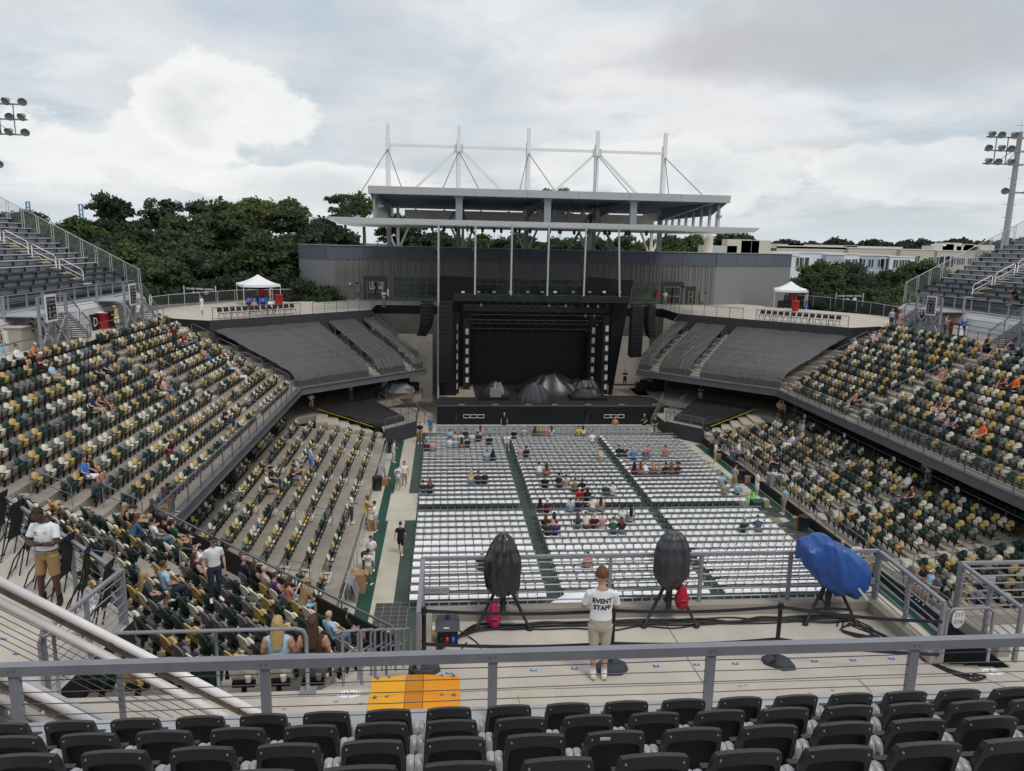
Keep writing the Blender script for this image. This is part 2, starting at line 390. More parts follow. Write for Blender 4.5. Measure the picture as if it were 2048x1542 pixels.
def stamp(name, tmpl, mats, T, cidx, color_slots):
 """one mesh from many copies of a template; slot 0 takes the copy's own colour"""
 tv = np.array(tmpl.v, dtype=np.float64); nv = len(tv)
 sizes = np.array([len(f) for f in tmpl.f]); loops = np.concatenate([np.array(f) for f in tmpl.f]); tm = np.array(tmpl.m)
 n = len(T); Tn = np.array(T, dtype=np.float64); c, s_ = np.cos(Tn[:, 3]), np.sin(Tn[:, 3])
 P = np.empty((n, nv, 3)); P[:, :, 0] = c[:, None]*tv[None, :, 0]-s_[:, None]*tv[None, :, 1]+Tn[:, 0:1]
 P[:, :, 1] = s_[:, None]*tv[None, :, 0]+c[:, None]*tv[None, :, 1]+Tn[:, 1:2]; P[:, :, 2] = tv[None, :, 2]+Tn[:, 2:3]
 me = bpy.data.meshes.new(name); me.vertices.add(n*nv); me.vertices.foreach_set('co', P.ravel())
 me.loops.add(n*len(loops)); me.loops.foreach_set('vertex_index', (loops[None, :]+(np.arange(n)*nv)[:, None]).ravel().astype(np.int32))
 tot = np.tile(sizes, n); st = np.concatenate([[0], np.cumsum(tot)[:-1]])
 me.polygons.add(n*len(sizes)); me.polygons.foreach_set('loop_start', st.astype(np.int32))
 for m in mats: me.materials.append(MATS[m])
 ci = np.array(cidx)[:, None]; mi = np.where(tm[None, :] == 0, ci, tm[None, :]-1+color_slots)
 me.polygons.foreach_set('material_index', mi.ravel().astype(np.int32))
 me.update(); me.validate(); o = link(name, me); return stuff(o)
_O1 = 'zeroth first second third fourth fifth sixth seventh eighth ninth tenth eleventh twelfth thirteenth fourteenth fifteenth sixteenth seventeenth eighteenth nineteenth'.split()
_O2 = {2: 'twenty', 3: 'thirty', 4: 'forty', 5: 'fifty', 6: 'sixty', 7: 'seventy', 8: 'eighty'}
def ordn(n): return _O1[n] if n < 20 else _O2[n//10][:-1]+'ieth' if n % 10 == 0 else _O2[n//10]+'-'+_O1[n % 10]
def crease(p, s, seed, n=3):
 """sharp cloth-like creases, about -0.5 .. 0.5"""
 p = Vector(p)*s+Vector((seed*7.3, seed*3.1, seed*5.7)); v = 0; a = 1.0; t = 0
 for _ in range(n): v += a*(1-abs(mn.noise(p))*2.2); t += a; p = p*2.1+Vector((3.1, 1.7, 9.2)); a *= .5
 return v/t-.45
def lerp(a, b, t): return Vector(a)*(1-t)+Vector(b)*t
_post_cache = {}
def post_mesh(kind, h, w, m):
 k = (kind, round(h, 2), round(w, 3), m)
 if k not in _post_cache:
  b = MB()
  if kind == 'sq': b.box(-w/2, w/2, -w/2, w/2, 0, h)
  else: b.tube((0, 0, 0), (0, 0, h), w/2, 8)
  _post_cache[k] = b.mesh('post', m)
 return _post_cache[k]
def railing(name, label, pts, h=1.07, spacing=1.8, nbars=6, m='rail_grey', w=0.06, cat='railing', group=None, sq=True, bar_r=0.011, drop=0.0, top_h=0.05, mid_mat=None, posts=True):
 """guard rail on a polyline of base points: top rail, posts each its own part, infill bars"""
 pts = [Vector(p) for p in pts]; t = thing(name, label, cat, pts[0], group)
 up = Vector((0, 0, h)); tr = MB(); inf = MB()
 for a, b in zip(pts[:-1], pts[1:]):
  if sq: tr.bar(a+up, b+up, w, top_h)
  else: tr.tube(a+up, b+up, w/2, 8)
  for k in range(nbars):
   z = Vector((0, 0, h*(k+0.7)/(nbars+0.45))); inf.tube(a+z, b+z, bar_r, 4, cap=False)
 tr.build('top_rail', m, t, smooth=False)
 if nbars: stuff(inf.build('infill_bars', mid_mat or m, t))
 if posts:
  me = post_mesh('sq' if sq else 'rd', h+drop, w*0.85, m)
  for i, (a, b) in enumerate(zip(pts[:-1], pts[1:])):
   L_ = (b-a).length; n = max(1, round(L_/spacing))
   for k in range(n+1 if i == len(pts)-2 else n):
    p = lerp(a, b, k/n); link('post', me, t, ROOTM[t.name] @ Matrix.Translation(p-Vector((0, 0, drop))))
 return t

# ------------------------------------------------------------------ the bowl: dimensions (metres, court floor z = 0)
XC = 8.2
XL, YN, YF = -11.17, 28.9, 58.5          # left balcony edge, near and far corner of the octagon
Z0, ZC = 4.25, 9.1                       # balcony deck, concourse
NR, PITCH_R, RISE = 12, 0.9, 0.404
T22 = math.tan(R(22.5)); Q = math.sqrt(0.5)
def mx(p): return (2*XC-p[0],)+tuple(p[1:])
def mxl(pts): return [mx(p) for p in pts][::-1]
SIDES = (('left', lambda p: tuple(p), 1), ('right', mx, -1))

def sheet(name, pts, z, m):
 b = MB(); b.poly([(p[0], p[1], z) for p in pts]); return struct(b.build(name, m))
def rect(x0, x1, y0, y1): return [(x0, y0), (x1, y0), (x1, y1), (x0, y1)]
sheet('ground', rect(-3000, 3000, -300, 5000), -0.03, 'ground')
sheet('court_floor', rect(-12.5, 28.9, 14, 80), 0.0, 'court_cream')
sheet('court_floor_green', rect(-2.15, 19.2, 16, 61), 0.004, 'court_green')
sheet('court_floor_patch', rect(-3.25, -1.55, 40.9, 45.6), 0.008, 'court_cream')
sheet('court_stripe_left', rect(-3.75, -3.1, 16, 58.5), 0.005, 'court_dark')
sheet('court_pale_right', rect(18.3, 19.75, 16, 54.5), 0.009, 'court_pale')
sheet('court_stripe_right', rect(20.2, 20.75, 16, 57), 0.005, 'court_dark')
for i, (a, b_) in enumerate(((31.2, 34.5), (37, 39.5), (43.5, 46), (50, 54))):
 sheet('floor_mat_right', [(19.2, a), (20.2, a+.5), (20.2, b_+.5), (19.2, b_)], 0.013, ['court_cream', 'asphalt', 'court_cream', 'court_cream'][i])
sheet('floor_mat_left', rect(-2.9, -1.5, 28.6, 30.9), 0.012, 'asphalt')
sheet('floor_mat_dark', rect(19.0, 20.4, 40.6, 42.3), 0.014, 'asphalt')
b = MB()
for k in range(5): b.box(-2.9+k*.35-.01, -2.9+k*.35+.01, 28.6, 30.9, .012, .017)
for k in range(7): b.box(-2.9, -1.5, 28.6+k*.38-.01, 28.6+k*.38+.01, .012, .0165)
struct(b.build('floor_mat_joints', 'court_pale'))

# ---- concourse decks at z = 9.1
def deck(name, pts, z1, z0, side='wall_black', top='concrete_deck'):
 b = MB(); a = sum(pts[i][0]*pts[(i+1) % len(pts)][1]-pts[(i+1) % len(pts)][0]*pts[i][1] for i in range(len(pts)))
 b.prism(pts if a > 0 else pts[::-1], z0, z1, 1, 0); return struct(b.build(name, [top, side]))
D8 = 7.45
dA = [(XL-10.8, YN-4.47), (XL-D8, YN-T22*D8), (-5.3, 12.47), (-5.55, 10.2), (-5.55, 2.5), (-46, 2.5), (-46, YN-4.47)]
dC = [(-29, YF+4.47), (XL-10.8, YF+4.47), (XL-D8, YF+T22*D8), (-6.97, 73.2), (-6.97, 79), (XC, 79), (XC, 85.5), (-12, 86.5), (-18, 88.5), (-28.5, 74)]
for nm, f, sg in SIDES:
 deck('concourse_near_'+nm, [f(p) for p in dA], ZC, 5.2)
 deck('concourse_side_'+nm, [f(p) for p in rect(-46, XL-10.8, YN-4.47, YF+4.47)], ZC, 7.0)
 deck('concourse_far_'+nm, [f(p) for p in dC], ZC, 7.3 if 0 else 8.2)
 b = MB(); q = [f(p) for p in ((XL-D8, YF+T22*D8), (-6.97, 73.2))]
 b.bar((*q[0], 7.5), (*q[1], 7.5), .3, 3.1); struct(b.build('concourse_wall_'+nm, 'wall_dark'))
deck('concourse_near_middle', rect(-5.55, 21.95, 2.5, 10.2), ZC, 8.6)
deck('camera_platform', rect(-.4, 8.0, 10.2, 12.35), ZC, 4.5)
deck('camera_platform_right', rect(9.05, 17.4, 10.2, 11.75), ZC, 4.5)
def kerb(name, a, b_, w=.22, h=.2):
 k = MB(); k.bar((a[0], a[1], ZC+h/2), (b_[0], b_[1], ZC+h/2), w, h); return struct(k.build(name, 'concrete'))
kerb('kerb_front', (-.4, 12.24), (8.0, 12.24)); kerb('kerb_side', (7.89, 10.35), (7.89, 12.13))
kerb('kerb_side_left', (-.29, 10.75), (-.29, 12.13)); kerb('kerb_front_right', (9.05, 11.64), (17.4, 11.64)); kerb('kerb_side_right', (9.16, 10.5), (9.16, 11.53))

# ---- stepped terraces
SEATS = []; SEAT_ID = []      # (x, y, z, rz, bank); (row, place)
def terrace(name, A, u, n, s0, s1, m0, m1, rows, pitch, z0, rise, front_drop=0.5, mats=('concrete', 'concrete')):
 """rows of treads and risers; A = front start, u along, n up-slope; s0..s1 extent along u, growing by m per metre of depth"""
 b = MB(); A, u, n = Vector((*A, 0)), Vector((*u, 0)), Vector((*n, 0))
 def P(s, d, z): p = A+u*s+n*d; return (p.x, p.y, z)
 flip = u.cross(n).z < 0
 def face(q): b.poly(q[::-1] if flip else q)
 for k in range(rows):
  d0, d1 = k*pitch, (k+1)*pitch; z = z0+k*rise; zb = z-rise if k else z0-front_drop
  a0, a1, e0, e1 = s0-m0*d0, s1+m1*d0, s0-m0*d1, s1+m1*d1
  face([P(a0, d0, z), P(a1, d0, z), P(e1, d1, z), P(e0, d1, z)])
  face([P(a0, d0, zb), P(a1, d0, zb), P(a1, d0, z), P(a0, d0, z)])
 return struct(b.build(name, list(mats)[:1]))
def seat_rows(bank, A, u, n, s0, s1, m0, m1, rows, pitch, z0, rise, aisles=(), back=0.62, step=0.505, keep=None, first=0):
 A, u, n = Vector((*A, 0)), Vector((*u, 0)), Vector((*n, 0)); rz = math.atan2(-n.y, -n.x)-math.pi/2
 for k in range(first, rows):
  d = (k+back)*pitch; lo, hi = s0-m0*d, s1+m1*d
  jj = 0; cuts = [lo]+[c for a in aisles for c in (a(d) if callable(a) else a)]+[hi]
  for i in range(0, len(cuts), 2):
   a, e = cuts[i], cuts[i+1]; cnt = int((e-a)/step)
   if cnt < 1: continue
   off = a+((e-a)-cnt*step)/2+step/2
   for j in range(cnt):
    p = A+u*(off+j*step)+n*d
    if keep is None or keep(p, k): SEATS.append((p.x, p.y, z0+k*rise, rz, bank)); SEAT_ID.append((k, jj)); jj += 1
HC = {}
def aisle(A, u, n, s, w, rows, pitch, z0, rise, name, first=0):
 """half steps and handrails down an aisle"""
 A, u, n = Vector((*A, 0)), Vector((*u, 0)), Vector((*n, 0)); b = MB()
 for k in range(first, rows):
  p = A+u*s+n*(k*pitch-0.30)
  c = p+n*0.15+Vector((0, 0, z0+(k-1)*rise+rise*0.25)); b.obox(c, u*(w/2), n*0.15, Vector((0, 0, rise*0.25)))
 struct(b.build(name, 'concrete_step'))
def handrail(A, u, n, s, k0, k1, pitch, z0, rise, label, group, m='rail_grey', r=.022):
 A, u, n = Vector((*A, 0)), Vector((*u, 0)), Vector((*n, 0))
 def P(k, h): return A+u*s+n*(k*pitch+.1)+Vector((0, 0, z0+k*rise+h))
 HC[label] = HC.get(label, 0)+1; t = thing('handrail', '%s, %s' % (label, ordn(HC[label])), 'handrail', P(k0, 0), group); b = MB()
 b.path([P(k0, 0), P(k0, .80), P(k0+.12, .88), P(k1-.12, .92), P(k1, .84), P(k1, 0)], r, 6); b.build('hoop', m, t, True)
 b = MB(); b.tube(P(k0, .48), P(k1, .5), r*.85, 6); b.build('mid_rail', m, t, True)
 return t

HR = 'short pipe handrails in the aisles of the stands'
for nm, f, sg in SIDES:
 sd = 'left' if sg == 1 else 'right'
 A = f((XL, YN)); u = (0, 1); n = (-sg, 0); Ls = YF-YN
 T = (A, u, n, 0, Ls, T22, T22, NR, PITCH_R, Z0, RISE)
 terrace('stand_'+nm, *T)
 a2 = (18.6, 19.9)
 seat_rows('up_'+nm, *T, aisles=(lambda d: (0.05-T22*d, 1.25-T22*d), a2, lambda d: (Ls-1.2+T22*d, Ls-.15+T22*d)), back=.66)
 aisle(A, u, n, 19.25, 1.15, NR, PITCH_R, Z0, RISE, 'aisle_steps_middle_'+nm, 1)
 bA = MB()
 for k in range(1, NR):                     # steps hugging the near and far corners
  for s in (.65-T22*k*PITCH_R, Ls-.68+T22*k*PITCH_R):
   c = Vector((*A, 0))+Vector((*u, 0))*s+Vector((*n, 0))*(k*PITCH_R-.15)+Vector((0, 0, Z0+(k-1)*RISE+RISE*.25))
   bA.obox(c, Vector((0, .58, 0)), Vector((.15, 0, 0)), Vector((0, 0, RISE*.25)))
 struct(bA.build('aisle_steps_corner_'+nm, 'concrete_step'))
 for k in (.6, 3.3, 6.0, 8.7):
  handrail(A, u, n, 19.25, k, k+1.6, PITCH_R, Z0, RISE, 'grey pipe handrail in the middle aisle of the %s upper stand' % sd, HR)
 for k in (.6, 3.0, 5.4, 7.8):
  handrail(A, u, n, .65-T22*k*PITCH_R, k, k+1.6, PITCH_R, Z0, RISE, 'pipe handrail on the near corner steps of the %s upper stand' % sd, HR)
  handrail(A, u, n, Ls-.68+T22*k*PITCH_R, k, k+1.6, PITCH_R, Z0, RISE, 'pipe handrail beside the covered seats of the %s upper stand' % sd, HR)
 A2 = f((XL, YN)); u2 = (Q*sg, -Q); n2 = (-Q*sg, -Q)
 T2 = (A2, u2, n2, 0, 14.0, T22, T22, 8, PITCH_R, Z0, RISE)
 terrace('stand_near_corner_'+nm, *T2)
 lim = -1.95
 def keep(p, k, sg=sg, lim=lim):
  x = p.x if sg == 1 else 2*XC-p.x
  return x < lim and p.y > 11.75 and not (x < -5.2 and x+p.y < 7.8)
 seat_rows('corner_'+nm, *T2, aisles=(lambda d: (-.2-T22*d, .35-T22*d), (5.9, 6.9)), back=.66, keep=keep, step=.575)
 aisle(A2, u2, n2, 6.4, 1.0, 8, PITCH_R, Z0, RISE, 'aisle_steps_near_corner_'+nm, 1)
 for k in (.9, 4.4):
  handrail(A2, u2, n2, 6.4, k, k+1.4, PITCH_R, Z0, RISE, 'grey pipe handrail between the seats of the %s near corner' % sd, HR)
 A3 = f((XL, YF)); u3 = (Q*sg, Q); n3 = (-Q*sg, Q)
 terrace('stand_far_corner_'+nm, A3, u3, n3, 0, 13.4, T22, 0, 8, PITCH_R, Z0, RISE)
 A4 = f((-4.6, 15)); rows4 = 8
 T4 = (A4, u, n, 0, 42.2, 0, 0, rows4, .95, .5, .17)
 terrace('lower_stand_'+nm, *T4, front_drop=.5)
 al = [(16.7, 17.9), (23.5, 24.7), (30.4, 31.6), (36.7, 37.9)]
 seat_rows('low_'+nm, A4, u, n, 3.2, 41.6, 0, 0, rows4, .95, .5, .17, aisles=al, back=.6)
 b = MB()
 for (s0, s1) in al:
  for k in range(1, rows4):
   c = Vector((*A4, 0))+Vector((0, (s0+s1)/2, 0))+Vector((*n, 0))*(k*.95-.24)+Vector((0, 0, .5+(k-1)*.17+.06))
   b.obox(c, Vector((0, .56, 0)), Vector((.3, 0, 0)), Vector((0, 0, .06)))
 struct(b.build('lower_aisle_steps_'+nm, 'concrete_step'))
 for (s0, s1) in al:
  for k in (1.2, 3.2, 5.2):
   handrail(A4, u, n, s0-.12, k, k+1.15, .95, .5, .17, 'grey pipe handrail in an aisle of the %s lower stand' % sd, HR)
 lowc = [(-12.2, 15), (-12.2, 58.2), (-2.0, 68.4), (-2, 72), (-22, 72), (-22, 15)]
 deck('lower_concourse_'+nm, [f(p) for p in lowc], 1.72, 1.2, 'concrete', 'concrete')
 b = MB(); cei = [(XL-.1, 20), (XL-.1, YF), (-1.8, 67.9), (-6.9, 73.1), (-22, 73.1), (-22, 20)]
 b.prism([f(p) for p in cei][::sg], 3.80, 3.86); struct(b.build('balcony_soffit_'+nm, 'wall_dark'))
 b = MB(); wl = [f(p) for p in ((-17.2, 15), (-17.2, 62), (-9.0, 70.2), (-6.0, 72.5))]
 for p, q in zip(wl[:-1], wl[1:]): b.bar((*p, 2.75), (*q, 2.75), .2, 2.1)
 struct(b.build('lower_back_wall_'+nm, 'wall_dark'))
 ln = [f(p) for p in ((XL+.05, YN), (XL+.05, YF), (-1.65, 68.0))]
 t = thing('balcony_beam', 'grey steel edge beam of the %s balcony, running to the stage' % sd, 'beam', (*ln[0], 3.7))
 for p, q in zip(ln[:-1], ln[1:]):
  b = MB(); b.bar((*p, 3.98), (*q, 3.98), .16, .46); b.bar((*p, 3.73), (*q, 3.73), .3, .05); b.bar((*p, 4.235), (*q, 4.235), .36, .05); b.build('beam', 'rail_grey', t)
 for k in range(7):
  x, y = f((-13.4, 24.5+5.6*k)); b = MB(); b.box(x-.17, x+.17, y-.17, y+.17, 1.72, 3.8); struct(b.build('column', 'wall_dark'))

terrace('stand_near', (-1.3, 19.0), (1, 0), (0, -1), 0, 19.0, 0, 0, 7, PITCH_R, Z0, RISE)
seat_rows('near', (9.0, 19.0), (1, 0), (0, -1), .6, 8.6, 0, 0, 7, PITCH_R, Z0, RISE, back=.66, first=2)
b = MB(); b.box(-5.45, -1.8, 10.2, 11.75, 5.5, 8.62); struct(b.build('seat_plinth', 'concrete'))
for j in range(7): SEATS.append((-5.1+.52*j, 10.75, 8.62, 0.0, 'edge')); SEAT_ID.append((0, j))
for nm, x0, x1 in (('left', -1.8, -.4), ('right', 8.0, 9.05)):
 b = MB(); ns = 24
 for k in range(ns):
  y0 = 10.2+k*.34; z = ZC-(k+1)*.185; b.box(x0, x1, y0, y0+.34, z-1.2, z)
 struct(b.build('stairs_'+nm, 'concrete_step'))
b = MB(); b.hexa(((9.06, 10.25, 7), (9.2, 10.25, 7), (9.2, 11.5, 7), (9.06, 11.5, 7), (9.06, 10.25, ZC-.02), (9.2, 10.25, ZC-.02), (9.2, 11.5, ZC-.02), (9.06, 11.5, ZC-.02)))
struct(b.build('stair_wall', 'wall_black'))
b = MB(); b.box(-7.2, 23.6, 79.0, 79.3, 0, 8.2); struct(b.build('backstage_wall', 'concrete'))
for nm, f, sg in SIDES:
 x, _ = f((-4.5, 0)); b = MB(); b.box(min(x, x+3.4*sg), max(x, x+3.4*sg), 74.5, 74.8, 0, 6.6); struct(b.build('backstage_side_wall_'+nm, 'concrete_deck'))
 b = MB(); p = [f(q) for q in ((-4.6, 57.2), (-2.3, 59.9), (-2.3, 66), (-6.2, 66))]; b.prism(p[::sg], 0, 1.05, 1, 0); struct(b.build('stage_side_ramp_'+nm, ['concrete', 'wall_dark']))
 b = MB(); q = [f(p) for p in ((-4.5, 57.2), (-2.2, 59.9))]; b.bar((*q[0], .62), (*q[1], .62), .15, 1.24); struct(b.build('ramp_wall_'+nm, 'wall_dark'))
 b = MB(); q = [f(p) for p in ((-4.52, 16), (-4.52, 57.2))]; b.bar((*q[0], .29), (*q[1], .29), .12, .58); struct(b.build('lower_stand_wall_'+nm, 'wall_black' if sg < 0 else 'concrete'))

# ------------------------------------------------------------------ templates: stadium seat, folding chair
def seat_parts(open_=False):
 """stadium seat, facing +y, origin on the tread below the back; slot 0 = colour, 1 = black"""
 out = []
 o2 = [(-.185, .38), (.185, .38), (.21, .48), (.222, .59), (.212, .70), (.17, .78), (.097, .823), (0, .836), (-.097, .823), (-.17, .78), (-.212, .70), (-.222, .59), (-.21, .48)]
 def yb(x, z): return -.22*(z-.4)-.045+.9*x*x
 b = MB(); n = len(o2); i = 0
 b.v = [(x, yb(x, z)+.018, z) for x, z in o2]+[(x, yb(x, z)-.018, z) for x, z in o2]+[(0, yb(0, .59)+.018, .59), (0, yb(0, .59)-.018, .59)]
 for k in range(n):
  k2 = (k+1) % n; b.f += [(k2, k, 2*n), (n+k, n+k2, 2*n+1), (k, k2, n+k2, n+k)]; b.m += [0, 0, 0]
 out.append(('backrest', b))
 b = MB(); p2 = [(-.19, 0), (.19, 0), (.2, .2), (.17, .33), (.09, .375), (-.09, .375), (-.17, .33), (-.2, .2)]
 def pp(x, t, o):
  if open_: return (x, .0+t*1.05, .425-o+(.03*(t/.37)**2))
  return (x, .035+.18*t+o, .33+t*.86)
 m_ = len(p2); b.v = [pp(x, t, .03) for x, t in p2]+[pp(x, t, -.03) for x, t in p2]
 b.f.append(tuple(range(m_))); b.f.append(tuple(range(2*m_-1, m_-1, -1))); b.m += [0, 0]
 for k in range(m_):
  k2 = (k+1) % m_; b.f.append((k2, k, m_+k, m_+k2)); b.m.append(0)
 out.append(('seat_pan', b))
 for s in (-1, 1):
  b = MB(); b.bar((s*.25, -.10, .625), (s*.25, .20, .60), .042, .032, 1); b.bar((s*.25, .14, .60), (s*.25, .03, .34), .03, .045, 1, up=(1, 0, 0)); out.append(('armrest', b))
 b = MB(); b.box(-.17, .17, -.06, .03, .25, .34, 1); b.bar((0, -.06, .02), (0, .0, .3), .07, .06, 1); out.append(('bracket', b))
 b = MB(); b.tube((.10, -.145, .40), (.10, -.15, .50), .038, 8, .048, mi=0); out.append(('cup_holder', b))
 return out
def chair_parts():
 out = []
 b = MB(); q = [(-.205, -.16), (-.18, -.21), (.18, -.21), (.205, -.16), (.205, .17), (.16, .23), (-.16, .23), (-.205, .17)]
 b.v = [(x, y, .45+.035*(y > .1)) for x, y in q]+[(x, y, .425) for x, y in q]; n = 8
 b.f = [tuple(range(n)), tuple(range(2*n-1, n-1, -1))]+[((k+1) % n, k, n+k, n+(k+1) % n) for k in range(n)]; b.m = [0]*len(b.f); out.append(('seat', b))
 b = MB(); b.hexa(((-.2, -.29, .725), (.2, -.29, .725), (.2, -.27, .725), (-.2, -.27, .725), (-.185, -.305, .79), (.185, -.305, .79), (.185, -.28, .79), (-.185, -.28, .79)), 1); out.append(('backrest', b))
 b = MB()
 for s in (-1, 1):
  b.bar((s*.215, .24, 0), (s*.21, -.30, .80), .022, .024, 2); b.bar((s*.205, -.27, 0), (s*.2, .12, .43), .022, .022, 2)
 b.bar((-.21, -.30, .80), (.21, -.30, .80), .024, .024, 2); b.bar((-.2, -.2, .08), (.2, -.2, .08), .018, .018, 2); b.bar((-.21, .16, .12), (.21, .16, .12), .018, .018, 2)
 out.append(('frame', b)); return out
def join(parts):
 a = MB()
 for _, b in parts: a.add(b)
 return a
CHAIRS = []; CH_ID = []
_cr = random.Random(3)
for (x0, cnt, st) in ((-1.22, 14, .428), (5.52, 15, .443), (12.80, 14, .428)):
 for ys, nr in ((30.5, 13), (42.6, 19)):
  for r in range(nr):
   for j in range(cnt):
    CH_ID.append(j); CHAIRS.append((x0+j*st+_cr.uniform(-.012, .012), ys+r*.85+_cr.uniform(-.02, .02)+.0*x0, .006, _cr.uniform(-.03, .03)))
SEAT_MATS = ['seat_green', 'seat_grey', 'seat_yellow', 'seat_cream']
_sr = random.Random(11); SEAT_COL = []; _last = 0
for i, s in enumerate(SEATS):
 c_ = _sr.choices(range(4), (.33, .27, .19, .21))[0]; c_ = _sr.choices(range(4), (.33, .27, .19, .21))[0] if c_ == _last else c_; _last = c_; SEAT_COL.append(c_)
OPEN_SEATS, FULL_CHAIRS = set(), set()
def build_seats():
 where = {'up_left': 'in the left upper stand', 'up_right': 'in the right upper stand', 'corner_left': 'in the near left corner stand', 'corner_right': 'in the near right corner stand',
    'low_left': 'in the left lower stand', 'low_right': 'in the right lower stand', 'near': 'below the right platform', 'edge': 'by the walkway edge'}
 cn = ['dark green', 'grey', 'yellow', 'cream']
 def size(p):
  x, y, d = proj((p[0], p[1], p[2]+.6)); return 1/d if d > 0 and -20 < x < 2068 and -20 < y < 1390 else 0
 order = sorted(range(len(SEATS)), key=lambda i: -size(SEATS[i])-(1 if i in OPEN_SEATS and size(SEATS[i]) > 0 else 0))
 nind = 300; ind = [i for i in order[:nind] if size(SEATS[i]) > 0]; rest = [i for i in range(len(SEATS)) if i not in set(ind)]
 meshes = {}
 for op in (False, True):
  for c in range(4):
   meshes[op, c] = [(nm, b.mesh(nm, [SEAT_MATS[c], 'black_plastic'])) for nm, b in seat_parts(op)]
 for i in ind:
  x, y, z, rz, bank = SEATS[i]; op = i in OPEN_SEATS; c = SEAT_COL[i]
  t = thing('stadium_seat', '%s folding plastic stadium seat %s' % (cn[c], where[bank]), 'seat', (x, y, z), 'plastic stadium seats', rz, world=False)
  t['label'] = '%s %sseat, %s in the %s row up, %s' % (cn[c], 'occupied ' if op else '', ordn(SEAT_ID[i][1]+1), ordn(SEAT_ID[i][0]+1), where[bank])
  for nm, me in meshes[op, c]: link(nm, me, t, Matrix.Identity(4))
 o = stamp('stadium_seats', join(seat_parts()), SEAT_MATS+['black_plastic'], [SEATS[i][:4] for i in rest], [SEAT_COL[i] for i in rest], 4)
 tag(o, 'green, grey, yellow and cream plastic seats filling the farther rows of the stands', 'seats')
 order = sorted(range(len(CHAIRS)), key=lambda i: -size(CHAIRS[i])); ind = order[:300]; rest = order[300:]
 cm = [(nm, b.mesh(nm, ['chair_white', 'chair_back', 'chair_grey'])) for nm, b in chair_parts()]
 xs = ('left', 'middle', 'right')
 for i in ind:
  x, y, z, rz = CHAIRS[i]; blk = 0 if x < 5 else 1 if x < 12.4 else 2
  row = int(round((y-30.5)/.85))
  t = thing('folding_chair', 'white folding chair, %s from left in %s row from the rear, %s block' % (ordn(CH_ID[i]+1), ordn(row+1), xs[blk]), 'chair', (x, y, z), 'white folding chairs on the floor', rz, world=False)
  for nm, me in cm: link(nm, me, t, Matrix.Identity(4))
 o = stamp('folding_chairs', join(chair_parts()), ['chair_white', 'chair_back', 'chair_grey'], [CHAIRS[i] for i in rest], [0]*len(rest), 1)
 tag(o, 'rows of white folding chairs filling the front of the floor towards the stage', 'chairs')
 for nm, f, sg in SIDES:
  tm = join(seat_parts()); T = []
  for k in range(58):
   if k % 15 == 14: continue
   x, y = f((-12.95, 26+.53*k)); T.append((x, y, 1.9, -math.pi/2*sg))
  o = stamp('shaded_seats', tm, ['black_plastic', 'black_plastic'], T, [0]*len(T), 1); tag(o, 'row of black seats in the shade under the %s balcony' % nm, 'seats')

